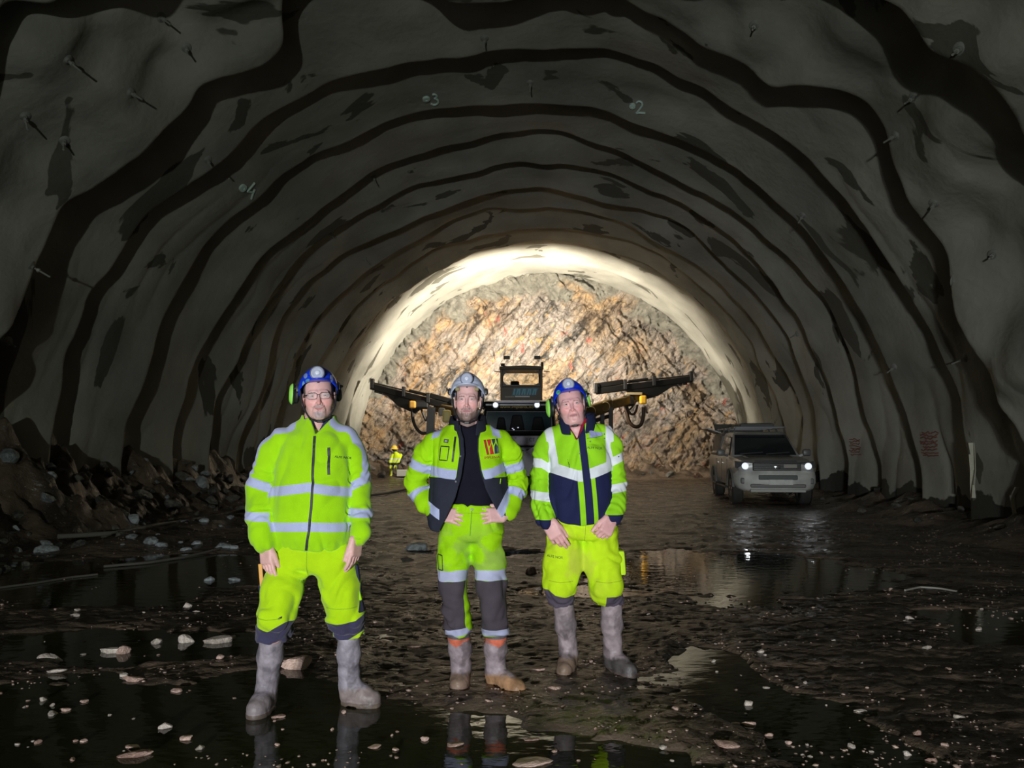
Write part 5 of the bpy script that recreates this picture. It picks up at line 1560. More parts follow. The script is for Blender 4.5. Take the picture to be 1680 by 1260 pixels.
        u1 = np.where(right, strip_z(V, [(993, 767), (1003, 757), (1022, 748)], 0.028, D, 0), strip_z(V, [(870, 758), (888, 760), (904, 770)], 0.029, D, 0))
        u2 = np.where(right, strip_z(V, [(995, 802), (1028, 797)], 0.027, D, 0), strip_z(V, [(870, 810), (905, 815)], 0.027, D, 0))
        return np.maximum(tor, np.minimum(np.maximum(u1, u2), 0.003 - ia))
    jk = sdf_obj('work_jacket', fj, (at(865, 0, D).x, D - 0.26, at(0, 866, D).z), (at(1033, 0, D).x, D + 0.24, zt + 0.02), 0.0065, (0.36, 0.80, 0.02),
                 [(navy, (0.020, 0.024, 0.085), None), (refl, WH, 0.5)], par, rough=0.85, spec=0.15, bump=0.25, bscale=300, mottle=0.14, mscale=9)
    z0, z1 = at(0, 712, D).z, at(0, 681, D).z
    def fc(P):
        q = P - v3(cc)
        t = np.clip((P[..., 2] - z0) / (z1 - z0), 0, 1)
        front = sstep(0.02, -0.10, q[..., 1])
        rad = np.hypot(q[..., 0] / (1.04 + 0.06 * front), q[..., 1] / 1.02)
        r0 = 0.110 - 0.010 * t + 0.022 * front * (1 - t)
        d = np.abs(rad - r0) - 0.010
        d = smax(smax(d, z0 - 0.035 * front - P[..., 2], 0.005), P[..., 2] - (z1 - 0.020 * front + 0.018 * sstep(0, 0.08, q[..., 0])), 0.005)
        gap = np.where(q[..., 1] < 0, 0.044 + 0.16 * np.clip(P[..., 2] - z0, -0.2, 1) - np.abs(q[..., 0] + 0.006), -1)
        return smax(d, gap, 0.005)
    sdf_obj('collar', fc, (cc.x - 0.15, cc.y - 0.16, z0 - 0.055), (cc.x + 0.15, cc.y + 0.14, z1 + 0.03), 0.005, (0.018, 0.022, 0.062), [], jk, rough=0.9, spec=0.15)
    Y0, Y1 = D - 0.3, D + 0.2
    paper = patch('folded_note', fj, [(964, 706), (984, 710), (989, 711), (984, 715), (964, 719)], D, Y0, Y1, 0.007, simple('note_lavender', (0.42, 0.46, 0.78), 0.6), jk, 0.003)
    ink = simple('zip_black', (0.010, 0.014, 0.014), 0.55)
    strip('pocket_edge', front_line(fj, [(960, 719.5), (975, 718), (987, 715)], D, Y0, Y1, 0.002, 5), 0.003, 0.003, simple('seam_green', (0.06, 0.20, 0.02), 0.9), jk, up=(0, 0, 1))
    for a, b in ((965, 724.5), (989.5, 712.5), (989.5, 719.5), (1013, 749), (948, 744)):
        q = front_line(fj, [(a, b), (a + 1, b)], D, Y0, Y1, 0.001, 1)[0]
        MB().cyl(q + Vector((0, 0.004, 0)), q - Vector((0, 0.003, 0)), 0.0050, 12).build('snap', simple('snap_dark', (0.03, 0.05, 0.04), 0.35, 0.3), jk, True)
    strip('chest_zip', front_line(fj, [(928, 753), (930, 759), (931, 766)], D, Y0, Y1, 0.001, 5), 0.004, 0.003, ink, jk, up=(1, 0, 0))
    cloth_text('printed_name', 'ALFE NOR', 0.021, 972, 735, D, math.radians(-4), fj, D - 0.3, D + 0.2, simple('print_green', (0.02, 0.08, 0.03), 0.6), jk)
    # ---- trousers
    Z = lambda py: at(0, py, D).z
    X = lambda px: at(px, 0, D).x
    def cuffs(V):
        left = V[:, 0] < X(955)
        n = 0.004 * vnoise(V[:, 0] * 18, V[:, 1] * 18, V[:, 2] * 18)
        zl = np.where(left, np.interp(V[:, 0], [X(895), X(905), X(920), X(940)], [Z(962), Z(971), Z(974), Z(971)]), np.interp(V[:, 0], [X(970), X(985), X(1005), X(1020)], [Z(968), Z(974), Z(973), Z(968)]))
        inner = np.where(left, X(937) - V[:, 0], V[:, 0] - X(982))
        inner = np.where(V[:, 1] < D + 0.02, inner, 1)
        return np.minimum(zl - V[:, 2], inner) + n
    dirt = lambda V: np.minimum(fbm(V[:, 0] * 7, V[:, 1] * 7, V[:, 2] * 7, 4) * 0.5 - 0.05, 0.12 - np.hypot(V[:, 0] - X(935), V[:, 2] - Z(925)))
    inner = lambda V: np.minimum(0.012 - np.abs(V[:, 0] - X(958.5) - 0.22 * (Z(890) - V[:, 2])), V[:, 1] - D - 0.02)
    tr, ft = trousers('work_trousers', D, [(845, 908, 998, 0, 0.145), (860, 902, 1011, 0, 0.150), (878, 898, 1018, 0, 0.145)], [legL, legR], 25.0, par,
             [(dirt, (0.62, 0.68, 0.08), None, 0.16), (cuffs, (0.115, 0.095, 0.13), None)], base=(0.64, 0.95, 0.02), rough=0.95, spec=0.1, bump=0.3, bscale=260, mottle=0.12)
    dk = simple('seam_olive', (0.45, 0.58, 0.02), 0.9)
    strip('fly_seam', front_line(ft, [(957, 858), (956, 875), (955, 888)], D, Y0, Y1, 0.003), 0.004, 0.003, dk, tr, up=(1, 0, 0))
    strip('knee_seam', front_line(ft, [(900, 948), (918, 950), (938, 949)], D, Y0, Y1, 0.003), 0.004, 0.003, dk, tr, up=(0, 0, 1))
    strip('knee_seam', front_line(ft, [(975, 949), (995, 950), (1017, 948)], D, Y0, Y1, 0.003), 0.004, 0.003, dk, tr, up=(0, 0, 1))
    mb = MB(); a, b = at(1015, 902, D), at(1018, 942, D)
    mb.bar(a, b, 0.060, 0.12, up=(0, 1, 0), bevel=0.014); mb.build('cargo_pocket', simple('pocket_yellow', (0.60, 0.93, 0.02), 0.9), tr, True)
    cloth_text('printed_name', 'ALFE NOR', 0.021, 909, 910, D, math.radians(-5), ft, D - 0.3, D + 0.2, simple('print_green', (0.02, 0.08, 0.03), 0.6), tr)
    tL, tR = at(924, 1000, D + 0.04), at(1003, 998, D + 0.04)
    g1, g2 = gnd(923, 1115), gnd(1041, 1114)
    rubber_boot('rubber_boot', (tL.x, tL.y, tL.z + 0.04), at(933, 1070, D + 0.14), g1, 0.066, 0.052, par, ((0.42, 0.34, 0.36), (0.32, 0.22, 0.16), (0.24, 0.15, 0.10)), 5.0)
    rubber_boot('rubber_boot', (tR.x, tR.y, tR.z + 0.04), at(1005, 1068, D + 0.14), Vector((g2.x, g2.y, 0)), 0.067, 0.054, par, ((0.42, 0.34, 0.36), (0.11, 0.095, 0.095), (0.12, 0.09, 0.08)), 6.0)
    return root
man_right()
# ================================================================ vehicles and things along the tunnel
def glass(name, col=(0.02, 0.025, 0.028), rough=0.04):
    return simple(name, col, rough, 0.0, coat=0.3)
def lofted(sections, close=True):
    """mesh through equal-count closed outlines"""
    mb = MB(); R = [[mb.bm.verts.new(p) for p in s] for s in sections]
    n = len(R[0])
    for A, B in zip(R[:-1], R[1:]):
        for k in range(n): mb.bm.faces.new((A[k], A[(k + 1) % n], B[(k + 1) % n], B[k]))
    if close: mb.bm.faces.new(R[0][::-1]); mb.bm.faces.new(R[-1])
    return mb

def make_pickup():
    """local frame: x to the car's left, y from the front (0) to the rear (+5.3), z up"""
    g = gnd(1212, 833); rz = math.radians(-7.5)
    root = empty('pickup_truck', (6.22, 18.15, gz(6.2, 18.5) - 0.02), rz, label='muddy silver pickup truck with lit headlamps parked by the right tunnel wall', cat='pickup truck')
    T = root.matrix_basis.copy()
    paint = simple('silver_paint_muddy', (0.42, 0.43, 0.42), 0.38, 0.25, coat=0.2, mottle=0.25, mscale=3)
    dark = simple('car_black_plastic', (0.02, 0.02, 0.02), 0.5)
    chrome = simple('car_chrome', (0.55, 0.56, 0.56), 0.2, 0.9)
    gl = glass('car_glass')
    rubber = simple('tyre_rubber', (0.035, 0.033, 0.030), 0.85, mottle=0.3)
    rim = simple('wheel_rim', (0.42, 0.42, 0.42), 0.35, 0.6)
    def put(mb, name, mat, parent=root, **k):
        mb.bm.transform(T); return mb.build(name, mat, parent, **k)
    W = 0.925
    def sec(y, zb, zs, zt, wb, ws, wt):
        """half outline low sill, belt, top"""
        pts = [(-wb, zb), (-ws, zb + 0.16), (-ws, zs), (-wt, zt), (-wt * 0.55, zt + 0.025), (wt * 0.55, zt + 0.025), (wt, zt), (ws, zs), (ws, zb + 0.16), (wb, zb)]
        return [(a, y, b) for a, b in pts]
    S = [sec(0.00, 0.62, 0.86, 0.98, 0.62, 0.70, 0.60), sec(0.10, 0.50, 0.88, 1.04, 0.80, 0.85, 0.72), sec(0.35, 0.48, 0.92, 1.09, 0.88, 0.915, 0.80), sec(1.15, 0.46, 0.98, 1.14, 0.88, 0.925, 0.82),
         sec(1.45, 0.44, 1.03, 1.16, 0.88, 0.925, 0.83), sec(3.2, 0.44, 1.06, 1.14, 0.88, 0.925, 0.86), sec(5.2, 0.48, 1.08, 1.16, 0.88, 0.915, 0.87), sec(5.3, 0.52, 1.06, 1.12, 0.84, 0.88, 0.84)]
    body = put(lofted(S), 'body', paint, smooth=True, angle=35)
    # cab
    def csec(y, z0, z1, w0, w1): return [(-w0, y, z0), (-w1, y, z1 - 0.05), (-w1 + 0.10, y, z1), (w1 - 0.10, y, z1), (w1, y, z1 - 0.05), (w0, y, z0)]
    mb = lofted([[(-0.84, 1.25, 1.12), (-0.835, 1.27, 1.13), (-0.80, 1.28, 1.15), (0.80, 1.28, 1.15), (0.835, 1.27, 1.13), (0.84, 1.25, 1.12)], csec(2.05, 1.10, 1.74, 0.86, 0.67), csec(2.25, 1.10, 1.79, 0.86, 0.69), csec(3.2, 1.10, 1.80, 0.86, 0.70), csec(3.55, 1.10, 1.76, 0.86, 0.68), csec(3.62, 1.10, 1.5, 0.85, 0.72)])
    put(mb, 'cab', paint, smooth=True, angle=30)
    # canopy over the load bed
    mb = lofted([csec(3.64, 1.10, 1.74, 0.86, 0.72), csec(3.75, 1.10, 1.80, 0.86, 0.74), csec(5.15, 1.10, 1.80, 0.86, 0.74), csec(5.28, 1.10, 1.70, 0.84, 0.72)])
    put(mb, 'canopy', simple('canopy_grey', (0.10, 0.105, 0.11), 0.5, mottle=0.2), smooth=True, angle=30)
    # windscreen
    mb = MB(); mb.poly([(-0.76, 1.335, 1.185), (0.76, 1.335, 1.185), (0.64, 2.0, 1.700), (-0.64, 2.0, 1.700)], 0.012, (0, -0.62, 0.78))
    ws = put(mb, 'windscreen', gl)
    for a, b in (((-0.62, 1.325, 1.215), (-0.05, 1.38, 1.26)), ((0.02, 1.325, 1.215), (0.60, 1.38, 1.26))):
        mb = MB(); mb.bar(a, b, 0.02, 0.02); put(mb, 'wiper', dark, ws)
    # side windows
    for sx in (-1, 1):
        def sp(y, z, o=0.006):
            t = (z - 1.10) / 0.66
            return (sx * (0.862 - 0.185 * t + o), y, z)
        for q in ([(1.62, 1.19), (2.42, 1.19), (2.42, 1.66), (2.10, 1.66)], [(2.50, 1.19), (3.35, 1.19), (3.28, 1.66), (2.50, 1.66)], [(3.82, 1.22), (5.08, 1.22), (5.02, 1.64), (3.82, 1.64)]):
            mb = MB(); mb.poly([sp(y, z) for y, z in q], 0.008, (sx, 0, 0.28)); put(mb, 'side_window', gl)
        # mirrors
        mb = MB(); mb.bar((sx * 0.88, 1.60, 1.16), (sx * 0.98, 1.58, 1.20), 0.05, 0.05); mb.box((sx * 1.06, 1.55, 1.25), (0.20, 0.10, 0.17), bevel=0.04)
        put(mb, 'mirror', simple('mirror_grey', (0.12, 0.12, 0.12), 0.4), smooth=True)
        mb = MB(); mb.box((sx * 0.90, 2.5, 0.36), (0.12, 1.7, 0.05), bevel=0.015); put(mb, 'side_step', dark)
        # door seams and handles
        for y in (1.50, 2.46, 3.42):
            mb = MB(); mb.box((sx * 0.925, y, 0.80), (0.012, 0.012, 0.56)); put(mb, 'door_seam', dark)
        for y in (2.28, 3.22):
            mb = MB(); mb.box((sx * 0.935, y, 0.98), (0.03, 0.16, 0.03), bevel=0.008); put(mb, 'door_handle', chrome)
        # wheels and arches
        for y in (0.95, 4.05):
            c = Vector((sx * 0.80, y, 0.385))
            mb = MB(); mb.lathe([(0.22, -0.13), (0.355, -0.13), (0.385, -0.10), (0.388, 0.0), (0.385, 0.10), (0.355, 0.13), (0.24, 0.13), (0.225, 0.10), (0.22, -0.13)], c, (sx, 0, 0), 40)
            wh = put(mb, 'wheel', rubber, smooth=True)
            mb = MB(); mb.lathe([(0.235, 0.10), (0.225, 0.118), (0.205, 0.085), (0.06, 0.07), (0.05, 0.10), (0.0, 0.105)], c, (sx, 0, 0), 32); r_ = put(mb, 'rim', simple('wheel_well', (0.10, 0.10, 0.10), 0.5, 0.4), wh, smooth=True)
            for k in range(6):
                a = k * math.pi / 3
                mb = MB(); mb.bar(c + Vector((sx * 0.10, 0.05 * math.cos(a), 0.05 * math.sin(a))), c + Vector((sx * 0.105, 0.22 * math.cos(a), 0.22 * math.sin(a))), 0.045, 0.05, up=(1, 0, 0)); put(mb, 'spoke', rim, wh)
            mb = MB(); n = 20
            pts = [Vector((sx * 0.925, y + 0.46 * math.cos(a), 0.40 + 0.46 * math.sin(a))) for a in np.linspace(0.05, math.pi - 0.05, n)]
            mb.tube(pts, 0.035, 8); put(mb, 'arch_trim', simple('arch_grey', (0.15, 0.15, 0.145), 0.6), smooth=True)
            mb = MB(); mb.lathe([(0, 0.004), (0.43, 0.004), (0.43, 0.0), (0, 0.0)], Vector((sx * 0.922, y, 0.41)), (sx, 0, 0), 30); put(mb, 'wheel_arch', dark)
    # front: bonnet bulge, grille, lamps, bumper, plate
    mb = lofted([[(-0.50, 0.06, 1.045), (0.50, 0.06, 1.045), (0.46, 0.08, 1.065), (-0.46, 0.08, 1.065)], [(-0.62, 1.2, 1.155), (0.62, 1.2, 1.155), (0.56, 1.2, 1.19), (-0.56, 1.2, 1.19)]]); put(mb, 'bonnet', simple('bonnet_grey', (0.13, 0.135, 0.14), 0.45, 0.2, mottle=0.2))
    mb = MB(); mb.box((0, -0.005, 0.93), (1.10, 0.06, 0.19), bevel=0.02); gr = put(mb, 'grille', dark)
    for z in (0.865, 0.905, 0.95, 0.995):
        mb = MB(); mb.box((0, -0.045, z), (1.06, 0.03, 0.022), bevel=0.006); put(mb, 'grille_bar', chrome, gr)
    mb = MB(); mb.lathe([(0, 0), (0.085, 0.0), (0.085, 0.02), (0.06, 0.03), (0, 0.03)], (0, -0.05, 0.93), (0, -1, 0), 24, (1.0, 0.7)); put(mb, 'badge', chrome, gr, smooth=True)
    mb = MB(); mb.box((0.30, -0.062, 0.945), (0.30, 0.02, 0.08), bevel=0.01); put(mb, 'mud_lump', simple('dried_mud', (0.36, 0.34, 0.30), 0.9), gr)
    bs = [[(a * q, b, c) for a, b, c in [(-0.93, 0.45, z) , (-0.90, 0.12, z), (-0.72, -0.04 - dy, z), (-0.3, -0.10 - dy, z), (0.3, -0.10 - dy, z), (0.72, -0.04 - dy, z), (0.90, 0.12, z), (0.93, 0.45, z), (0.7, 0.5, z), (-0.7, 0.5, z)]] for z, dy, q in ((0.36, -0.06, 0.82), (0.42, 0.0, 0.93), (0.56, 0.04, 1.0), (0.72, 0.03, 1.0), (0.80, -0.02, 0.98), (0.84, -0.05, 0.95))]
    bu = put(lofted(bs), 'bumper', simple('bumper_muddy', (0.62, 0.62, 0.58), 0.5, mottle=0.25, mscale=4), smooth=True, angle=45)
    mb = MB(); mb.box((0, -0.135, 0.685), (0.88, 0.03, 0.11), bevel=0.02); lg = put(mb, 'lower_grille', simple('car_mesh_grey', (0.10, 0.115, 0.11), 0.6), bu)
    mb = MB(); mb.box((0.06, -0.150, 0.575), (0.54, 0.02, 0.125), bevel=0.006); put(mb, 'number_plate', simple('plate_muddy', (0.66, 0.67, 0.62), 0.55, mottle=0.15), bu)
    mb = MB(); mb.box((0, -0.115, 0.49), (1.25, 0.04, 0.09), bevel=0.03); put(mb, 'lower_valance', simple('valance_grey', (0.20, 0.20, 0.19), 0.6), bu)
    mb = MB(); mb.box((0, 0.0, 0.375), (1.25, 0.25, 0.07), bevel=0.02); put(mb, 'skid_plate', simple('skid_pale', (0.45, 0.45, 0.42), 0.6, bump=0.6, bscale=9), bu)
    for sx in (-1, 1):
        mb = MB(); mb.box((sx * 0.70, -0.015, 0.60), (0.26, 0.06, 0.14), bevel=0.03); put(mb, 'fog_lamp', simple('fog_grey', (0.16, 0.16, 0.16), 0.4), bu)
        mb = lofted([[(sx * 0.54, 0.0, 0.86), (sx * 0.54, 0.0, 1.01), (sx * 0.54, 0.05, 1.03), (sx * 0.54, 0.05, 0.85)], [(sx * 0.74, 0.01, 0.86), (sx * 0.74, 0.02, 1.03), (sx * 0.74, 0.09, 1.05), (sx * 0.74, 0.09, 0.85)], [(sx * 0.92, 0.22, 0.90), (sx * 0.92, 0.26, 1.05), (sx * 0.90, 0.36, 1.06), (sx * 0.90, 0.34, 0.90)]])
        hl = put(mb, 'headlamp', simple('lamp_housing', (0.10, 0.11, 0.12), 0.15, coat=0.5))
        mb = MB(); mb.lathe([(0, 0.02), (0.05, 0.016), (0.078, 0.0), (0.078, -0.04), (0, -0.04)], (sx * 0.72, -0.01, 0.945), (sx * 0.15, -1, 0), 24)
        put(mb, 'lit_lens', simple('lamp_glow', (0.9, 0.95, 1.0), 0.2, emit=(0.90, 0.95, 1.0), es=0.8), hl, smooth=True)
    # roof rack with raised side hatch of the canopy
    mb = MB()
    for sx in (-1, 1): mb.bar((sx * 0.62, 1.95, 1.90), (sx * 0.62, 5.2, 1.90), 0.04, 0.04)
    for y in (1.97, 2.7, 3.5, 4.3, 5.15): mb.bar((-0.66, y, 1.90), (0.66, y, 1.90), 0.04, 0.035)
    rk = put(mb, 'roof_rack', simple('rack_grey', (0.12, 0.125, 0.13), 0.4, 0.3))
    for sx in (-1, 1):
        for y in (2.1, 3.0, 4.0, 5.0):
            mb = MB(); mb.bar((sx * 0.62, y, 1.90), (sx * 0.64, y, 1.75), 0.03, 0.04, up=(0, 1, 0)); put(mb, 'rack_foot', dark, rk)
    mb = MB(); mb.poly([(-0.74, 3.78, 1.80), (-1.12, 3.78, 1.93), (-1.12, 5.1, 1.93), (-0.74, 5.1, 1.80)], 0.03); put(mb, 'raised_hatch', simple('hatch_grey', (0.16, 0.165, 0.16), 0.35, 0.2))
    mb = MB(); mb.poly([(-0.70, 5.28, 1.74), (0.70, 5.28, 1.74), (0.70, 5.75, 2.06), (-0.70, 5.75, 2.06)], 0.03); put(mb, 'raised_tailgate', simple('hatch_grey', (0.16, 0.165, 0.16), 0.35, 0.2))
    mb = MB(); mb.box((0.15, 4.0, 1.98), (0.9, 1.7, 0.13), bevel=0.04); put(mb, 'rolled_awning', simple('awning_grey', (0.10, 0.105, 0.105), 0.8))
    # real light of the headlamps
    for sx in (-1, 1):
        p = T @ Vector((sx * 0.72, -0.10, 0.945))
        q = T @ Vector((sx * 0.72, -6, 0.2))
        l = add_lamp('pickup_headlamp_light', 'SPOT', p, q, 2.0, (0.92, 0.96, 1.0), math.radians(80), 1.0, 0.05)
    return root
make_pickup()

def curve_pts(P, n=5):
    P = [Vector(p) for p in P]; Q = [P[0]] + P + [P[-1]]; out = []
    for i in range(1, len(Q) - 2):
        a, b, c, d = Q[i - 1], Q[i], Q[i + 1], Q[i + 2]
        for k in range(n):
            t = k / n
            out.append(0.5 * (2 * b + (c - a) * t + (2 * a - 5 * b + 4 * c - d) * t * t + (3 * b - a - 3 * c + d) * t ** 3))
    return out + [P[-1]]
def make_drill_rig():
    yb = 28.6
    c = at(857, 700, yb)
    g = gz(c.x, yb)
    root = empty('drilling_rig', (c.x, yb, g), label='dark brown tunnel drilling rig with tall cab and two raised booms before the rock face', cat='drilling rig')
    brown = simple('rig_brown', (0.055, 0.035, 0.012), 0.5, mottle=0.3, mscale=3)
    blk = simple('rig_black', (0.010, 0.009, 0.008), 0.45)
    ochre = simple('rig_ochre', (0.10, 0.06, 0.015), 0.5, mottle=0.3)
    yel = simple('rig_yellow', (0.80, 0.42, 0.02), 0.5)
    steel = simple('rig_steel', (0.09, 0.08, 0.07), 0.35, 0.7)
    z = lambda py: at(857, py, yb).z
    X = lambda px: at(px, 700, yb).x
    # chassis
    mb = MB(); mb.box((c.x, yb + 2.0, g + 1.15), (2.3, 6.0, 0.9), bevel=0.08); ch = mb.build('chassis', brown, root)
    mb = MB(); mb.box((c.x + 0.2, yb + 2.2, g + 1.9), (2.0, 3.6, 0.8), bevel=0.1); mb.build('engine_cover', brown, root)
    for sx in (-1, 1):
        for y in (0.2, 3.6):
            q = Vector((c.x + sx * 1.15, yb + y, g + 0.62))
            mb = MB(); mb.lathe([(0.3, -0.22), (0.56, -0.22), (0.62, -0.16), (0.62, 0.16), (0.56, 0.22), (0.3, 0.22), (0.26, 0.1), (0, 0.1)], q, (sx, 0, 0), 32)
            mb.build('wheel', simple('tyre_rubber', (0.035, 0.033, 0.030), 0.85, mottle=0.3), root, True)
        mb = MB(); mb.box((c.x + sx * 1.25, yb - 0.9, g + 0.75), (0.22, 0.22, 1.3), bevel=0.03); mb.box((c.x + sx * 1.25, yb - 0.9, g + 0.08), (0.5, 0.5, 0.12), bevel=0.03)
        mb.build('support_jack', yel if sx > 0 else steel, root)
    # cab: frame of posts, glazed upper half, panelled lower half
    x0, x1, zb, zm, zt = X(821), X(890), z(660), z(634), z(606)
    dpt = 1.5
    cab = MB(); cab.box(((x0 + x1) / 2, yb + dpt / 2, (zb + zm) / 2 - 0.2), (x1 - x0, dpt, zm - zb + 0.4), bevel=0.03)
    cb = cab.build('cab', brown, root)
    for x in (x0 + 0.04, x1 - 0.04):
        for y in (0.04, dpt - 0.04):
            MB().box((x, yb + y, (zm + zt) / 2), (0.10, 0.09, zt - zm + 0.1), bevel=0.015).build('cab_post', brown, cb)
    MB().box(((x0 + x1) / 2, yb + dpt / 2, zt + 0.05), (x1 - x0 + 0.08, dpt + 0.1, 0.12), bevel=0.03).build('cab_roof', brown, cb)
    for (xx, w, zz, h) in (((x0 + x1) / 2, x1 - x0 - 0.1, zm + 0.03, 0.06),):
        MB().box((xx, yb + 0.03, zz), (w, 0.05, h)).build('window_sill', blk, cb)
    # ragged protective frames in the window corners
    for pts in ([(825, 609), (835, 609), (830, 611), (827, 615), (825, 620)], [(888, 609), (878, 609), (883, 612), (886, 616), (888, 621)], [(825, 632), (825, 624), (828, 629), (831, 631), (833, 633)], [(888, 633), (872, 633), (880, 630), (886, 627), (888, 623)]):
        MB().poly([at(a, b, yb + 0.06) for a, b in pts], 0.02, (0, 1, 0)).build('window_guard', blk, cb)
    for y in (0.07, dpt - 0.07):
        m = simple('cab_glass', (0.9, 0.9, 0.85), 0.03, trans=1.0)
        MB().box(((x0 + x1) / 2, yb + y, (zm + zt) / 2), (x1 - x0 - 0.16, 0.012, zt - zm - 0.05)).build('window_pane', m, cb)
    # seat and console seen through the glass
    MB().box((X(845), yb + 0.8, z(631)), (0.34, 0.3, 0.38), bevel=0.06).build('seat_back', blk, cb)
    MB().box((X(872), yb + 0.6, z(634)), (0.7, 0.3, 0.14), bevel=0.03).build('console', simple('console_blue', (0.05, 0.09, 0.12), 0.5), cb)
    # blue hatched maker's plate on the lower panel
    tl = simple('rig_teal', (0.03, 0.14, 0.20), 0.5)
    pl = MB().poly([at(839, 649, yb - 0.03), at(878, 648, yb - 0.03), at(884, 636, yb - 0.03), at(844, 637, yb - 0.03)], 0.02, (0, 1, 0)).build('maker_plate', tl, cb)
    for k in range(9):
        a = 843 + 4.4 * k
        MB().bar(at(a, 648, yb - 0.045), at(a + (3 if k % 2 else 1), 638, yb - 0.045), 0.05, 0.012, up=(0, 1, 0)).build('plate_stroke', simple('rig_teal_light', (0.10, 0.36, 0.46), 0.5), pl)
    MB().box((X(857), yb - 0.02, z(650.5)), (0.55, 0.02, 0.05)).build('white_line', simple('paint_white', (0.6, 0.6, 0.58), 0.5), cb)
    MB().box((X(836), yb - 0.02, z(651)), (0.35, 0.02, 0.05)).build('cab_lettering', simple('letter_grey', (0.25, 0.22, 0.15), 0.5), cb)
    # roof fittings
    mb = MB(); mb.tube([at(826, 605, yb + 0.1), at(826, 600, yb + 0.1), at(832, 602, yb + 0.1), at(860, 600.5, yb + 0.1), at(888, 602, yb + 0.1)], 0.03, 8); mb.build('roof_rail', blk, cb)
    MB().lathe([(0, -0.05), (0.08, -0.05), (0.08, 0.05), (0, 0.06)], at(825, 598.5, yb + 0.1), (0, 0, 1), 16).build('roof_lamp', blk, cb)
    MB().cyl(at(889.5, 606, yb + 0.1), at(889.5, 594, yb + 0.1), 0.05, 12).build('beacon', blk, cb)
    for a, b in (((811, 609), (821, 610)), ((892, 609), (902, 610))): MB().tube([at(*a, yb + 0.1), at(*b, yb + 0.1)], 0.018, 6).build('side_bar', blk, cb)
    for x_ in (-0.2, 0.95):
        mb = MB(); mb.box((x_, 28.70, 4.72), (0.24, 0.08, 0.14), bevel=0.02); mb.build('work_lamp', blk, cb)
    # booms
    def boom(sx, base, elbow, wrist, feed0, feed1, ysh, name_hoses):
        B, E, Wp = at(*base, yb + 0.6), at(*elbow, yb + 1.2), at(*wrist, yb + 2.0)
        mb = MB(); mb.bar(B, E, 0.42, 0.46, bevel=0.06); bo = mb.build('boom', ochre, root)
        MB().bar(E, Wp, 0.30, 0.34, bevel=0.05).build('boom_extension', ochre, bo)
        for p in (B.lerp(E, 0.35), B.lerp(E, 0.8)):
            MB().lathe([(0.16, -0.03), (0.19, 0), (0.16, 0.03)], p + Vector((0, -0.25, 0)), (0, 1, 0), 18).build('pin_ring', simple('pin_bright', (0.35, 0.27, 0.14), 0.4, 0.5), bo, True)
        mb = MB(); mb.cyl(B + Vector((0, 0, -0.4)), E + Vector((0, 0, -0.42)), 0.08, 12); mb.build('lift_cylinder', steel, bo, True)
        F0, F1 = at(*feed0, yb + 1.6), at(*feed1, yb + 2.4)
        d = (F1 - F0).normalized(); up = Vector((0, 0, 1)); n_ = (up - d * up.dot(d)).normalized()
        mb = MB(); mb.bar(F0, F1, 0.22, 0.26, bevel=0.03); fd = mb.build('feed_beam', blk, root)
        MB().bar(F0 + n_ * 0.20, F1 + n_ * 0.16, 0.06, 0.06).build('drill_steel', steel, fd)
        MB().bar(F0.lerp(F1, 0.02) + n_ * 0.22, F0.lerp(F1, 0.28) + n_ * 0.24, 0.22, 0.20, bevel=0.03).build('rock_drill', blk, fd)
        MB().bar(F0.lerp(F1, 0.34) + n_ * 0.22, F0.lerp(F1, 0.54) + n_ * 0.22, 0.16, 0.12, bevel=0.03).build('drill_cradle', blk, fd)
        for t in (0.0, 0.3, 0.6, 0.995):
            MB().box(F0.lerp(F1, t) + n_ * 0.12, (0.14, 0.3, 0.40), bevel=0.02).build('centraliser', blk, fd)
        for t in np.linspace(0.35, 0.92, 12):
            MB().bar(F0.lerp(F1, float(t)) - n_ * 0.10, F0.lerp(F1, float(t)) - n_ * (0.20 + 0.30 * max(0, 0.75 - float(t))), 0.16, 0.14, up=(0, 1, 0)).build('beam_rib', blk, fd)
        pts = [F0.lerp(F1, 0.30) - n_ * 0.13, F0.lerp(F1, 0.82) - n_ * 0.13, F0.lerp(F1, 0.62) - n_ * 0.50, F0.lerp(F1, 0.40) - n_ * 0.62]
        mb = MB(); mb.poly([p + Vector((0, -0.10, 0)) for p in pts], 0.2, (0, 1, 0)); mb.build('feed_bracket', blk, fd)
        return bo, fd, F0, F1, n_
    bo, fd, F0, F1, n_ = boom(1, (950, 681), (1002, 664), (1038, 655), (978, 642), (1135, 622), 0, 0)
    P = lambda a, b, dy=1.9: at(a, b, yb + dy)
    MB().box(P(1055, 656, 1.7), (0.26, 0.3, 0.34), bevel=0.06).build('yellow_guard', yel, fd)
    MB().box(P(1040, 646, 1.8), (0.65, 0.2, 0.10), bevel=0.02).build('pale_tube', simple('rig_pale', (0.32, 0.25, 0.14), 0.5), fd)
    MB().box(P(1030, 658, 1.9), (0.5, 0.4, 0.42), bevel=0.08).build('rotation_unit', blk, bo)
    for pts, r in (([(1025, 662), (1029, 680), (1033, 693), (1042, 700), (1051, 697), (1055, 685), (1056, 668)], 0.075), ([(1028, 664), (1032, 676), (1038, 680), (1043, 675), (1046, 664)], 0.05), ([(1024, 664), (1031, 672), (1037, 668), (1044, 658)], 0.035),
                   ([(1014, 664), (1018, 673), (1020, 679), (1024, 674), (1027, 668)], 0.03)):
        mb = MB(); mb.tube(curve_pts([P(a, b) for a, b in pts]), r, 10); mb.build('hose', simple('hose_brown', (0.045, 0.022, 0.010), 0.5), bo, True)
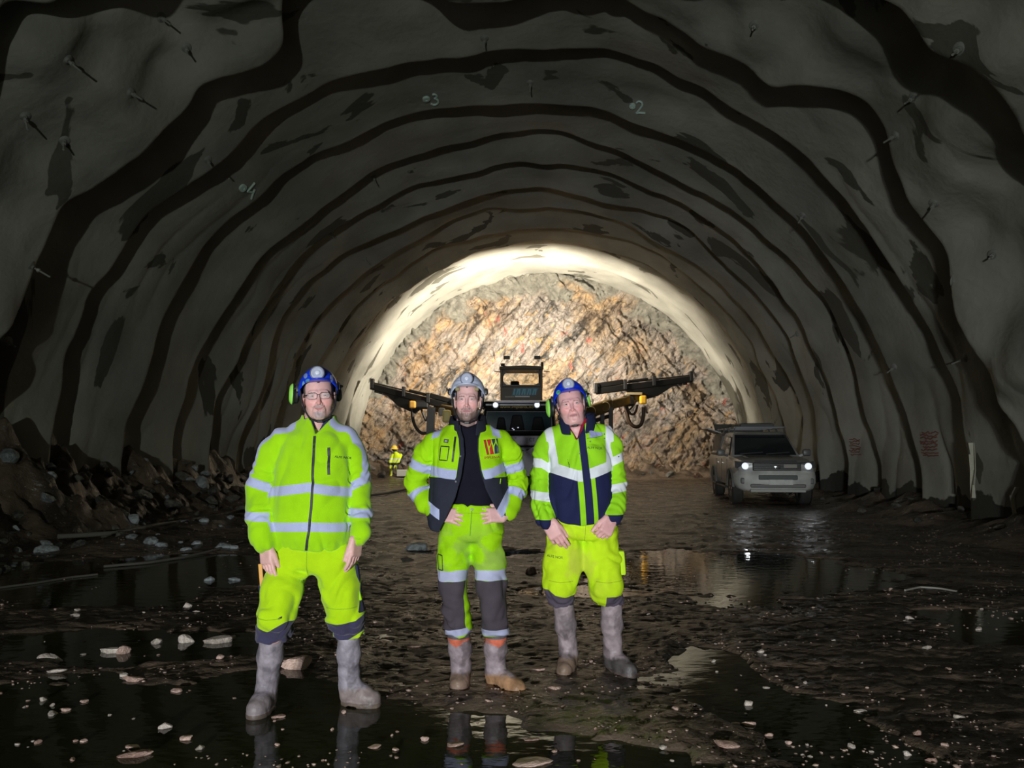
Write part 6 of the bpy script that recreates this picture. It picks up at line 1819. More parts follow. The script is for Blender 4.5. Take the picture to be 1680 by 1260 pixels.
    for x0_, x1_ in ((986, 990), (1000, 1004)):
        mb = MB(); mb.bar(P(x0_ + 2, 668, 1.0), P(x0_ + 2, 705, 1.0), 0.16, 0.16); mb.build('boom_post', blk, bo)
    bo, fd, F0, F1, n_ = boom(-1, (800, 690), (748, 675), (715, 668), (742, 668), (609, 634), 0, 0)
    MB().box(P(677, 664, 1.7), (0.26, 0.3, 0.30), bevel=0.06).build('yellow_guard', simple('rig_orange', (0.75, 0.38, 0.06), 0.5), fd)
    MB().box(P(692, 664, 1.9), (0.6, 0.4, 0.34), bevel=0.08).build('rotation_unit', blk, bo)
    for pts, r in (([(676, 671), (677, 684), (680, 696), (686, 706), (694, 711), (704, 707), (706, 690), (705, 672)], 0.065), ([(690, 668), (695, 682), (699, 690), (703, 680), (705, 668)], 0.045)):
        mb = MB(); mb.tube(curve_pts([P(a, b) for a, b in pts]), r, 10); mb.build('hose', simple('hose_black', (0.02, 0.013, 0.008), 0.5), bo, True)
    mb = MB(); mb.bar(P(708, 668, 1.5), P(706, 712, 1.5), 0.24, 0.3); mb.build('boom_post', blk, bo)
    MB().box(P(733, 683, 0.6), (0.32, 0.3, 0.48), bevel=0.08).build('reel', simple('rig_cream', (0.75, 0.62, 0.22), 0.5, bump=0.5, bscale=8), bo)
    MB().box(P(725, 676, 0.7), (0.24, 0.3, 0.3), bevel=0.05).build('reel_mount', simple('rig_grey', (0.30, 0.28, 0.24), 0.5), bo)
    return root
make_drill_rig()

def make_loader():
    """dark service truck with a wide windscreen, seen from the front between the men"""
    D = 24.6
    P = lambda a, b, dy=0.0: at(a, b, D + dy)
    c = P(853, 790)
    g = gz(c.x, D + 1)
    root = empty('service_truck', (c.x, D + 1, g), label='black service truck with roof lamps and wide windscreen, below the rig cab', cat='truck')
    blk = simple('truck_black', (0.010, 0.010, 0.012), 0.3, coat=0.2)
    wh = simple('truck_lavender_grey', (0.80, 0.78, 0.95), 0.45)
    X = lambda a: P(a, 0).x
    Z = lambda b: P(853, b).z
    W = X(911) - X(791)
    xm = (X(911) + X(791)) / 2
    mb = MB(); mb.box((xm, D + 1.25, (Z(668) + Z(713)) / 2), (W, 2.2, Z(668) - Z(713)), bevel=0.12, taper=(0.94, 0.95)); cab = mb.build('cab', blk, root)
    MB().box((xm, D + 1.2, Z(664)), (W * 0.97, 2.3, Z(657) - Z(672)), bevel=0.12).build('roof_visor', blk, cab)
    # windscreen with seats showing behind it
    m = simple('truck_glass', (0.03, 0.055, 0.065), 0.06, coat=0.4)
    MB().box((xm, D + 0.12, (Z(676) + Z(706)) / 2), (W * 0.84, 0.03, Z(676) - Z(706)), bevel=0.01).build('windscreen', m, cab)
    for x, w, h in ((823, 0.34, 0.42), (848, 0.50, 0.50), (881, 0.44, 0.44)):
        mb = MB(); mb.box((X(x), D + 0.09, Z(706) + h / 2), (w, 0.035, h), bevel=0.05, taper=(0.6, 1)); mb.build('seat', simple('truck_seat', (0.006, 0.006, 0.008), 0.8), cab)
    for x, y in ((841, 703), (850, 701.5), (843, 705)):
        MB().box(P(x, y, 0.05), (0.05, 0.02, 0.035), bevel=0.008).build('dash_light', simple('dash_glow', (0.6, 0.6, 0.7), 0.3, emit=(0.7, 0.7, 0.9), es=0.5), cab)
    # roof bar and lamps
    MB().box(P(850, 659.5, -0.15), (X(884) - X(816), 0.16, 0.07), bevel=0.02).build('light_bar', simple('bar_lavender', (0.42, 0.40, 0.56), 0.3), cab)
    for x in (813, 881):
        mb = MB(); mb.lathe([(0, 0.05), (0.06, 0.045), (0.115, 0.02), (0.12, -0.05), (0.05, -0.10), (0, -0.10)], P(x, 664.5, -0.15), (0, -1, 0), 24); hl = mb.build('roof_lamp', simple('lamp_chrome', (0.5, 0.52, 0.6), 0.25, 0.6), cab, True)
        mb = MB(); mb.lathe([(0, 0.070), (0.055, 0.062), (0.085, 0.040), (0, 0.03)], P(x, 664.5, -0.15), (0, -1, 0), 20); mb.build('lit_lens', simple('truck_lamp_glow', (1, 1, 1), 0.2, emit=(0.95, 0.97, 1.0), es=0.9), hl, True)
    M = Matrix.Translation(P(848, 667.5, 0.00)) @ Matrix.Rotation(math.radians(90), 4, 'X')
    text_mesh('web_address', 'www.implenia.no', 0.155, M, simple('letter_gold', (0.42, 0.30, 0.04), 0.5), cab, 0.03)
    # pale front panel with lettering, dark lower front with diamond marker
    MB().box((xm, D + 0.25, (Z(715) + Z(731)) / 2), (W * 0.98, 0.6, Z(715) - Z(731)), bevel=0.05).build('front_panel', wh, root)
    MB().box(P(876, 721.5, -0.07), (0.30, 0.02, 0.18), bevel=0.01).build('unit_sign', simple('sign_pale', (0.75, 0.73, 0.90), 0.5), root)
    text_mesh('unit_letters', 'CT 1', 0.15, Matrix.Translation(P(876, 721.5, -0.095)) @ Matrix.Rotation(math.radians(90), 4, 'X'), simple('letter_blue', (0.03, 0.035, 0.10), 0.5), root, 0.01)
    MB().lathe([(0, 0.01), (0.03, 0.0), (0, 0)], P(846, 718.5, -0.06), (0, -1, 0), 12).build('marker_lamp', simple('paint_white', (0.6, 0.6, 0.58), 0.5), root)
    fr = MB().box((xm, D + 0.35, (Z(731) + Z(784)) / 2), (W * 0.96, 0.9, Z(731) - Z(784)), bevel=0.06).build('front_body', blk, root)
    MB().box((xm, D + 1.75, (Z(715) + Z(778)) / 2), (W * 0.9, 2.2, Z(715) - Z(778)), bevel=0.1).build('rear_body', blk, root)
    MB().poly([P(863, 741, -0.13), P(878, 731, -0.13), P(893, 741, -0.13), P(878, 751, -0.13)], 0.02, (0, 1, 0)).build('diamond_marker', simple('marker_lavender', (0.80, 0.74, 0.95), 0.4), fr)
    for (a, b, w, h, nm) in ((856, 739, 0.12, 0.03, 'small_lever'), (855, 745, 0.16, 0.03, 'small_lever'), (832, 776, 0.32, 0.28, 'step_plate'), (880, 775, 0.32, 0.26, 'step_plate')):
        MB().box(P(a, b, -0.14), (w, 0.03, h), bevel=0.01).build(nm, simple('truck_greys', (0.07, 0.07, 0.09), 0.5), fr)
    mb = MB(); mb.tube([P(847, 729, -0.14), P(852, 731, -0.14), P(853, 738, -0.14), P(850, 743, -0.14)], 0.02, 8); mb.build('grab_hoop', simple('truck_greys', (0.07, 0.07, 0.09), 0.5), fr, True)
    for sx in (-1, 1):
        for dy in (0.9, 2.2):
            q = Vector((xm + sx * (W / 2 - 0.22), D + dy, g + 0.5))
            mb = MB(); mb.lathe([(0.25, -0.18), (0.46, -0.18), (0.50, -0.13), (0.50, 0.13), (0.46, 0.18), (0.25, 0.18), (0.22, 0.08), (0, 0.08)], q, (sx, 0, 0), 32); mb.build('wheel', simple('tyre_rubber', (0.035, 0.033, 0.030), 0.85, mottle=0.3), root, True)
        mb = MB(); s = P(786 if sx < 0 else 917, 664); e = P(794 if sx < 0 else 908, 672)
        mb.tube([e, s, P(784 if sx < 0 else 918, 676)], 0.02, 6); mb.box(P(784 if sx < 0 else 919, 680), (0.16, 0.06, 0.36), bevel=0.03); mb.build('mirror', blk, cab)
    return root
make_loader()

def make_far_worker():
    y = 33.2
    P = lambda a, b, dy=0.0: at(a, b, y + dy)
    g = gz(P(649, 780).x, y)
    root = empty('person', (P(649, 780).x, y, g), label='distant worker in hi-vis vest and yellow helmet at the foot of the rock face', cat='person')
    zg = P(649, 782).z
    dz = Vector((0, 0, 0))
    hips, chest, head = P(646, 760), P(651, 748), P(647, 736)
    kn = [P(643, 769), P(652, 769)]; ft = [P(642, 780), P(654, 780)]
    def f(Q):
        d = chain(Q, [(hips, 0.13), (chest, 0.15)], 0.04)
        for k_, f_, sx in zip(kn, ft, (-1, 1)):
            d = smin(d, chain(Q, [(hips + Vector((sx * 0.09, 0, -0.02)), 0.09), (k_, 0.075), (f_, 0.06)], 0.03), 0.03)
            d = smin(d, chain(Q, [(f_, 0.06), (f_ + Vector((0, -0.16, -0.02)), 0.05)], 0.02), 0.02)
            sh = chest + Vector((sx * 0.17, 0, 0.03))
            hnd = P(640 if sx < 0 else 645, 768, -0.25)
            d = smin(d, chain(Q, [(sh, 0.07), (sh.lerp(hnd, 0.5) + Vector((sx * 0.06, 0, 0)), 0.055), (hnd, 0.045)], 0.02), 0.03)
        d = smin(d, chain(Q, [(chest, 0.07), (head, 0.075)], 0.02), 0.03)
        return smin(d, sph(Q, head + Vector((0, -0.01, -0.02)), 0.105), 0.02)
    lo = np.minimum(np.array(hips), np.array(ft[0])) - 0.6; hi = np.array(head) + 0.5
    zc = chest.z
    lime = lambda V: np.minimum(V[:, 2] - (P(0, 759).z), P(0, 741).z - V[:, 2])
    rf = lambda V: 0.035 - np.abs(V[:, 2] - P(0, 754).z)
    sk = lambda V: 0.11 - np.linalg.norm(V - v3(head), axis=1)
    lt = lambda V: np.minimum(0.05 - np.abs(np.abs(V[:, 0] - hips.x) - 0.10), P(0, 763).z - V[:, 2])
    b = sdf_obj('body', f, lo, hi, 0.016, (0.03, 0.035, 0.04), [(lt, (0.45, 0.5, 0.05), None), (lime, (0.62, 0.80, 0.02), None), (rf, (0.6, 0.65, 0.62), None), (sk, (0.35, 0.22, 0.16), None)], root, wd=0.006)
    mb = MB(); mb.lathe([(0, 0.13), (0.06, 0.12), (0.11, 0.07), (0.135, 0.0), (0.16, -0.015), (0.13, -0.01)], head + Vector((0, 0, 0.02)), (0.1, -0.2, 1), 20)
    mb.build('helmet', simple('helmet_yellow', (0.75, 0.50, 0.05), 0.4), root, True)
    mb = MB(); q = P(660, 776, -0.5); mb.box(q, (0.45, 0.25, 0.28), bevel=0.02)
    tag(mb.build('toolbox', simple('box_pale', (0.42, 0.42, 0.38), 0.6)), 'pale box on the ground beside the distant worker', 'box')
make_far_worker()
# ================================================================ things lying about the tunnel
from mathutils.bvhtree import BVHTree
_st = 3
_sub = VT[::_st, ::_st]
_n, _m = _sub.shape[:2]
_idx = np.arange(_n * _m).reshape(_n, _m)
_tree = BVHTree.FromPolygons([tuple(map(float, p)) for p in _sub.reshape(-1, 3)], np.stack([_idx[:-1, :-1], _idx[:-1, 1:], _idx[1:, 1:], _idx[1:, :-1]], -1).reshape(-1, 4).tolist())
def hit(px, py):
    """point of the lining that the photograph shows at this pixel, and the normal into the tunnel"""
    d = ray(px, py).normalized()
    loc, nrm, i, dist = _tree.ray_cast(Vector((0, 0, CAMH)), d)
    if nrm.dot(d) > 0: nrm = -nrm
    return loc, nrm

# ---- spray-painted numbers and marks
spray = simple('spray_pale_green', (0.62, 0.80, 0.72), 0.7)
def stroke(mb, pts, r):
    P = []
    for a, b in pts:
        p, n = hit(a, b); P.append(p + n * 0.02)
    mb.tube(P, r, 6)
def arc(cx_, cy_, rx, ry, a0, a1, n=10):
    return [(cx_ + rx * math.cos(math.radians(a0 + (a1 - a0) * k / n)), cy_ - ry * math.sin(math.radians(a0 + (a1 - a0) * k / n))) for k in range(n + 1)]
def blob(mb, x, y, r):
    c, n = hit(x, y); c2, _ = hit(x + 1, y)
    u = (c2 - c).normalized(); w = n.cross(u).normalized(); s = (c2 - c).length * r
    mb.lathe([(0, 0.035), (s * 0.35, 0.035), (s * 0.36, 0.05), (s, 0.045), (s, 0.0), (0, 0.0)], c, n, 18)
for lab, dot, strokes in (('pale spray-painted dot and number 3 high on the tunnel crown', (699, 161, 6.0), [arc(712, 157.0, 4.2, 3.6, 130, -80) + arc(712.5, 165.5, 6.5, 5.2, 80, -140)]),
                          ('pale spray-painted dot and number 2 right of the crown', (1038, 173, 5.0), [arc(1049, 170.5, 5.0, 5.2, 150, -30) + [(1050, 178), (1044.5, 184.5)], [(1044.5, 184.8), (1050, 184), (1059, 184.8)]]),
                          ('pale spray-painted dot and number 4 on the left shoulder of the arch', (397.5, 307.5, 5.5), [[(417, 299), (411, 306.5), (405, 313)], [(405, 313), (414, 315)], [(417, 310), (414, 317), (411.5, 326)]])):
    mb = MB()
    for s_ in strokes: stroke(mb, s_, 0.022)
    o = tag(mb.build('painted_number', spray), lab, 'painted number')
    mb = MB(); blob(mb, *dot); mb.build('painted_dot', spray, o)
red = simple('spray_red', (0.24, 0.085, 0.065), 0.8)
def scribble(name, lab, x0, y0, w, h, rows, seed):
    rs = random.Random(seed); o = None
    mb = MB()
    for k in range(rows):
        y = y0 + h * (k + 0.3) / rows; x = x0 + rs.uniform(0, 0.2) * w
        pts = [(x, y)]
        while pts[-1][0] < x0 + w:
            pts.append((pts[-1][0] + rs.uniform(1.5, 3.5), y + rs.uniform(-0.45, 0.45) * h / rows))
        stroke(mb, pts, 0.012)
    tag(mb.build('painted_mark', red), lab, 'painted mark')
scribble('a', 'faded red spray scribble low on the right wall beside the pickup truck', 1394, 720, 17, 28, 8, 3)
scribble('b', 'larger faded red spray scribble on the pale right wall panel', 1511, 708, 27, 42, 9, 5)

# ---- bolt ends sticking out of the sprayed concrete
def make_bolt():
    root = empty('rock_bolt', (0, 0, 0))
    st_ = simple('bolt_steel', (0.34, 0.34, 0.31), 0.5, 0.3)
    mb = MB(); mb.lathe([(0, 0.0), (0.085, 0.0), (0.075, 0.012), (0.04, 0.03), (0.03, 0.05), (0, 0.05)], (0, 0, -0.01), (0, 0, 1), 14); mb.build('plate', simple('bolt_plate', (0.22, 0.22, 0.20), 0.7), root)
    mb = MB(); mb.cyl((0, 0, 0.05), (0, 0, 0.30), 0.014, 8); mb.build('bar', st_, root)
    mb = MB(); mb.cyl((0, 0, 0.09), (0, 0, 0.13), 0.032, 6); mb.build('nut', st_, root)
    return root
def copy_tree(o, parent=None):
    c = o.copy(); COL.objects.link(c)
    if parent is not None: c.parent = parent
    for ch in [q for q in o.children]: copy_tree(ch, c)
    return c
bolt = make_bolt()
BOLTS = [(263, 28, 0), (305, 78, 0), (110, 98, 0), (213, 152, 0), (40, 190, 0), (105, 230, 0), (52, 437, 0), (340, 262, 0), (12, 560, 0),
         (612, 290, 1), (540, 382, 1), (645, 488, 1), (700, 440, 1), (795, 62, 1), (870, 135, 1), (598, 425, 1),
         (1238, 42, 2), (1575, 80, 2), (1500, 160, 2), (1470, 222, 2), (1318, 353, 2), (1533, 333, 2), (1630, 418, 2), (1563, 460, 2), (1585, 588, 2), (1468, 602, 2), (1308, 548, 2)]
BL = ('steel bolt end with plate jutting from the upper left sprayed concrete', 'steel bolt end with plate jutting from the crown of the arch', 'steel bolt end with plate jutting from the right side of the arch')
BG = ('rock bolts of the upper left lining', 'rock bolts of the crown', 'rock bolts of the right lining')
for i, (a, b, g_) in enumerate(BOLTS):
    p, n = hit(a, b)
    o = bolt if i == 0 else copy_tree(bolt)
    o.location = p
    o.rotation_euler = (n + Vector((0, -0.25, -0.15))).to_track_quat('Z', 'Y').to_euler()
    tag(o, BL[g_], 'rock bolt', BG[g_])

# ---- pale cloth strips on the right wall
def cloth(lab, pts, wpx, seed):
    mb = MB(); prev = None; rs = random.Random(seed)
    for i, (a, b) in enumerate(pts):
        p, n = hit(a, b); q, _ = hit(a + wpx * (0.8 + 0.25 * rs.random()), b)
        y_ = p.y
        row = []
        for k in range(5):
            t = k / 4; c = p.lerp(q, t) + n * (0.14 + 0.03 * math.sin(t * 6 + i))
            row.append(c)
        cur = [mb.bm.verts.new(c) for c in row] + [mb.bm.verts.new(c + n * 0.012) for c in reversed(row)]
        if prev:
            for k in range(10): mb.bm.faces.new((prev[k], prev[(k + 1) % 10], cur[(k + 1) % 10], cur[k]))
        else: mb.bm.faces.new(cur[::-1])
        prev = cur
    mb.bm.faces.new(prev)
    return tag(mb.build('cloth_strip', simple('cloth_pale', (0.62, 0.60, 0.48), 0.9, mottle=0.2), smooth=True), lab, 'cloth strip')
cloth('narrow pale cloth strip hanging full length on the right tunnel wall', [(1602, 726), (1604, 745), (1606, 770), (1604, 795), (1603, 818)], 9, 1)
cloth('short pale cloth corner hanging at the far right wall near the floor', [(1677, 798), (1672, 812), (1674, 830), (1675, 846)], 8, 2)

# ---- hoses on the left
def ground_line(name, pts, r, mat, lift, **k):
    P = []
    for (a, b), (c, d) in zip(pts[:-1], pts[1:]):
        g0, g1 = gnd(a, b), gnd(c, d)
        n = max(3, int((g1 - g0).length / 0.25))
        for i in range(n):
            q = g0.lerp(g1, i / n); P.append(q)
    P.append(gnd(*pts[-1]))
    Z = ground(np.array([p.x for p in P]), np.array([p.y for p in P]))
    Z = np.maximum(Z, 0.0)
    Z = np.convolve(np.concatenate([[Z[0]] * 2, Z, [Z[-1]] * 2]), np.ones(5) / 5, 'valid')
    mb = MB(); mb.tube([Vector((p.x, p.y, float(z) + lift)) for p, z in zip(P, Z)], r, 10)
    return tag(mb.build(name, mat, smooth=True), **k)
ground_line('water_hose', [(95, 893), (190, 884), (260, 870), (330, 859), (402, 848), (470, 838), (560, 826), (640, 813), (665, 808)], 0.036, simple('hose_grey', (0.20, 0.19, 0.165), 0.6), 0.05,
            label='long grey hose lying on the stones along the left side', cat='hose')
ground_line('water_hose', [(170, 932), (240, 926), (300, 917), (350, 907), (398, 893)], 0.017, simple('hose_dark', (0.11, 0.10, 0.085), 0.6), 0.02,
            label='thin dark hose at the edge of the left puddle', cat='hose')
ground_line('water_hose', [(0, 966), (60, 958), (115, 949), (160, 944)], 0.012, simple('hose_dark', (0.11, 0.10, 0.085), 0.6), 0.012,
            label='short dark hose end lying in water at the far left', cat='hose')
ground_line('cable', [(1485, 974), (1510, 967), (1545, 969), (1570, 973)], 0.010, simple('cable_pale', (0.32, 0.30, 0.26), 0.6), 0.015,
            label='thin pale cable end on the wet mud at the right', cat='cable')

# ---- stones
def rock_mesh(seed, sub=2, flat=0.7, facets=13):
    rs = np.random.RandomState(seed)
    bm = bmesh.new(); bmesh.ops.create_icosphere(bm, subdivisions=sub + 1, radius=1.0)
    N_ = rs.normal(size=(facets, 3)); N_ /= np.linalg.norm(N_, axis=1)[:, None]
    D_ = rs.uniform(0.55, 0.85, facets)
    sc = rs.uniform(0.75, 1.15, 3); sc[2] = flat
    for v in bm.verts:
        p = np.array(v.co)
        t = (N_ @ p) / D_
        p = p / max(1.0, t.max())
        p = p + 0.035 * np.array([float(vnoise(p[0] * 4 + seed, p[1] * 4, p[2] * 4)), float(vnoise(p[0] * 4, p[1] * 4 + seed, p[2] * 4)), float(vnoise(p[0] * 4, p[1] * 4, p[2] * 4 + seed))])
        v.co = Vector(p * sc)
    me = bpy.data.meshes.new('stone'); bm.to_mesh(me); bm.free()
    return me
def stone_mat(name, c1, c2, rough):
    m, nt, N, L, p = new_mat(name)
    tc = N.new('ShaderNodeTexCoord'); oi = N.new('ShaderNodeObjectInfo')
    n = N.new('ShaderNodeTexNoise'); n.inputs['Scale'].default_value = 2.2; n.inputs['Detail'].default_value = 8
    L.new(tc.outputs['Object'], n.inputs['Vector'])
    a = N.new('ShaderNodeMath'); a.operation = 'MULTIPLY_ADD'; a.inputs[1].default_value = 0.35
    L.new(oi.outputs['Random'], a.inputs[0]); 
    s = N.new('ShaderNodeMath'); s.operation = 'SUBTRACT'; s.inputs[1].default_value = 0.17
    L.new(n.outputs[0], s.inputs[0]); L.new(s.outputs[0], a.inputs[2])
    r = N.new('ShaderNodeValToRGB'); r.color_ramp.elements[0].position = 0.3; r.color_ramp.elements[0].color = (*c1, 1)
    r.color_ramp.elements[1].position = 0.7; r.color_ramp.elements[1].color = (*c2, 1)
    L.new(a.outputs[0], r.inputs[0]); L.new(r.outputs[0], p.inputs['Base Color']); p.inputs['Roughness'].default_value = rough
    b = N.new('ShaderNodeBump'); b.inputs['Strength'].default_value = 0.5; b.inputs['Distance'].default_value = 0.05
    n2 = N.new('ShaderNodeTexNoise'); n2.inputs['Scale'].default_value = 9; n2.inputs['Detail'].default_value = 5
    L.new(tc.outputs['Object'], n2.inputs['Vector']); L.new(n2.outputs[0], b.inputs['Height']); L.new(b.outputs[0], p.inputs['Normal'])
    return m
SM = {'pink': stone_mat('stone_pink', (0.40, 0.24, 0.19), (0.88, 0.62, 0.52), 0.55), 'pale': stone_mat('stone_pale', (0.40, 0.34, 0.29), (0.85, 0.74, 0.65), 0.55),
      'grey': stone_mat('stone_grey', (0.16, 0.18, 0.18), (0.48, 0.53, 0.55), 0.5), 'brown': stone_mat('stone_brown', (0.05, 0.03, 0.02), (0.16, 0.09, 0.06), 0.5),
      'dark': stone_mat('stone_dark', (0.035, 0.033, 0.028), (0.16, 0.15, 0.13), 0.6)}
RM = {}
for cn, m_ in SM.items():
    for k in range(5):
        me = rock_mesh(31 * len(RM) + k, 2, (0.75, 0.55, 0.9, 0.45, 0.65)[k])
        me.materials.append(m_); RM[(cn, k)] = me
def place_stone(x, y, size, cn, k, name='stone', tilt=0.15, sink=0.25, asp=1.0, fl=1.0, **t):
    o = bpy.data.objects.new(name, RM[(cn, k % 5)]); COL.objects.link(o)
    z = max(gz(x, y), 0.0)
    o.scale = (size * asp, size, size * fl)
    o.location = (x, y, z + size * fl * 0.6 * (0.5 - sink))
    o.rotation_euler = (rnd.uniform(-tilt, tilt), rnd.uniform(-tilt, tilt), rnd.uniform(0, 6.3) if asp == 1.0 else rnd.uniform(-0.3, 0.3))
    return tag(o, **t)
# (px, py at its foot, width in px, colour, aspect, flatness, label)
NAMED = [(75, 1088, 38, 'pale', 1.4, 1, 'pale rounded stone in dark water at the far left foreground'), (178, 1072, 28, 'pale', 1.2, 1, 'pale stone with one smaller stone to its right, left foreground'),
         (199, 1073, 20, 'pink', 1, 1, 'small pinkish stone touching the right side of a pale stone'), (88, 1106, 34, 'pale', 1.6, .6, 'flat pale stone just below the rounded one at far left'),
         (216, 1118, 34, 'pink', 1.6, .6, 'flat pinkish stone lying slanted in the left foreground'), (302, 1055, 26, 'pale', 1.1, 1, 'pale pointed stone, middle of three in a row left of the man'),
         (353, 1056, 34, 'pale', 1.2, 1, 'broad pale stone nearest the left man, of three in a row'), (255, 1056, 20, 'pale', 1.2, .8, 'small pale stone, leftmost of three in a row'),
         (378, 1049, 14, 'pale', 1, 1, 'small stone just right of the broad pale stone'), (484, 1098, 46, 'pink', 1.2, 1, 'large pinkish rock behind the left man between his boots'),
         (440, 1102, 40, 'pink', 1.6, .6, 'flat pinkish rock beside the shaft of the left boot'), (545, 1062, 10, 'brown', 1, 1, 'small tan stone beside the upper part of a rubber boot'),
         (455, 1178, 22, 'pink', 1.7, .5, 'flat orange-pink flake by the toe of the left boot'), (136, 1153, 12, 'pink', 1, 1, 'small pink stone at the end of a dark ripple'),
         (105, 1167, 16, 'pink', 1.4, .8, 'pink stone in the water at lower left'), (361, 1087, 12, 'pink', 1, 1, 'small bright stone below the pale row, left of the boot'),
         (304, 1214, 18, 'pink', 1, .9, 'pink stone in shallow water near the bottom left'), (216, 1243, 52, 'pink', 2.0, .5, 'long flat pink rock at the bottom left edge'),
         (214, 1228, 26, 'pink', 1.5, .6, 'pinkish stone behind the long flat rock at bottom left'), (327, 1230, 12, 'pale', 1, 1, 'small pale stone right of the long flat rock'),
         (73, 909, 30, 'grey', 1.2, 1, 'grey boulder standing in water by the far left bank'), (213, 899, 18, 'grey', 1, 1, 'grey pointed stone under the grey hose'),
         (245, 901, 22, 'grey', 1.1, 1, 'grey square stone among rubble under the hose'), (263, 902, 18, 'grey', 1, 1, 'grey slanted stone right of the square one'),
         (365, 903, 28, 'grey', 1.2, 1, 'angular grey stone at the water edge left of the jacket cuff'), (342, 953, 13, 'grey', 1, 1, 'small grey stone, left of a pair in the water'),
         (382, 953, 20, 'grey', 1.4, .8, 'flat grey stone, right of a pair in the water'), (307, 999, 12, 'pale', 1, 1, 'small white stone above another in the dark water'),
         (320, 1007, 12, 'pale', 1.2, 1, 'small white stone below another in the dark water'), (120, 1014, 16, 'pale', 1.6, .6, 'flat white pebble alone in the left puddle'),
         (321, 783, 26, 'grey', 1, 1.3, 'tall pale boulder leaning on the left wall foot'), (300, 795, 18, 'grey', 1, 1, 'grey boulder at the foot of the tall pale boulder'),
         (871, 944, 20, 'brown', 1.1, 1, 'dark brown stone between the middle and right men'), (881, 1111, 26, 'pink', 1.4, .8, 'pink stone right of the tan boot'),
         (681, 1069, 24, 'pink', 1.4, .6, 'flat pink stone left of the middle man boots'), (746, 1224, 40, 'pink', 2, .4, 'flat pink slab in the reflection of the middle man'),
         (872, 1215, 22, 'pink', 1.6, .5, 'small pink slab right of the boot reflection'), (872, 1256, 64, 'pink', 2.4, .35, 'long pink slab at the bottom centre edge'),
         (613, 1228, 22, 'pink', 1.5, .6, 'pink stone below the right boot of the left man'), (911, 1140, 22, 'pink', 1.5, .5, 'pink stone in front of the right man boots'),
         (1495, 1018, 15, 'pale', 1.2, 1, 'small pale stone in the right middle ground'), (1607, 1034, 11, 'pale', 1, 1, 'small pale stone near the right frame edge'),
         (1521, 1067, 18, 'pale', 1.6, .6, 'flat pale stone on the right mud'), (1207, 1191, 16, 'pink', 1.2, 1, 'pink stone, left of a pair on the ridge'),
         (1231, 1191, 22, 'pink', 1.5, .8, 'pink stone, right of a pair on the ridge'), (1195, 1231, 54, 'pink', 2.4, .5, 'long pink rock ridge at the lower right centre'),
         (1578, 1186, 15, 'pale', 1, 1, 'bright pale stone at the lower right'), (1507, 1215, 14, 'pink', 1, 1, 'pink stone left of a pair at the lower right'),
         (1582, 1215, 13, 'pale', 1.2, .8, 'pale stone below the bright one at the lower right'), (1531, 1250, 18, 'pink', 1.4, .8, 'pink stone on the bottom edge at the right'),
         (1109, 1178, 13, 'pink', 1, 1, 'small reddish stone by the pool edge right of centre'), (1413, 1169, 16, 'pale', 1.3, .8, 'pale stone on the mud bank right of the dark rut'),
         (682, 905, 34, 'grey', 1.3, .9, 'dark wet rock beside the left thigh of the middle man'), (666, 925, 24, 'dark', 1.2, .9, 'dark wet rock in front of the darker one by the middle man')]
for i, (a, b, w, cn, asp, fl, lab) in enumerate(NAMED):
    g_ = gnd(a, b) if b > 800 else at(a + 8, b, 17.5); d_ = g_.y
    size = w / FPX * d_ / (1.55 * max(asp, 1) ** 1.0)
    place_stone(g_.x, g_.y + size * 0.5, size, cn, i, 'stone', asp=asp, fl=fl, label=lab, cat='stone')
# smaller stones, alike but for their place
def scatter(n, region, cn, smin_, smax_, label, group, seed, cond=None, **k):
    rs = random.Random(seed); c = 0; tries = 0
    while c < n and tries < n * 60:
        tries += 1
        a, b = rs.uniform(region[0], region[2]), rs.uniform(region[1], region[3])
        g_ = gnd(a, b)
        if cond and not cond(g_.x, g_.y): continue
        if min(math.hypot(g_.x - q[0], g_.y - q[1]) for q in FEET) < 0.16: continue
        s_ = rs.uniform(smin_, smax_) * (0.5 + 1.0 * rs.random() ** 3)
        place_stone(g_.x, g_.y, s_, cn if isinstance(cn, str) else rs.choice(cn), rs.randrange(5), 'stone', label=label, cat='stone', group=group, fl=rs.choice((0.6, 0.8, 1.0)), **k)
        c += 1
FEET = [tuple(gnd(*p))[:2] for p in ((430, 1160), (590, 1150), (752, 1125), (815, 1130), (840, 1140), (930, 1095), (1010, 1095), (1030, 1105))]
lowm = lambda x, y: float(puddle(np.array([x]), np.array([y]))[0]) < 0.25
scatter(46, (0, 1000, 400, 1255), ('pink', 'pale'), 0.010, 0.030, 'small pinkish stone lying in the shallow water at the left foreground', 'small stones in the left foreground', 1)
scatter(34, (450, 1080, 1000, 1255), ('pink',), 0.008, 0.024, 'small pink stone on the wet mud around the boots', 'small stones around the boots', 2)
scatter(48, (1060, 985, 1680, 1255), ('pink', 'pale'), 0.010, 0.028, 'small stone on the wet mud at the right foreground', 'small stones in the right foreground', 3)
scatter(26, (180, 860, 400, 905), ('grey',), 0.05, 0.12, 'grey broken stone under the hose on the left', 'broken stones under the hose', 4)
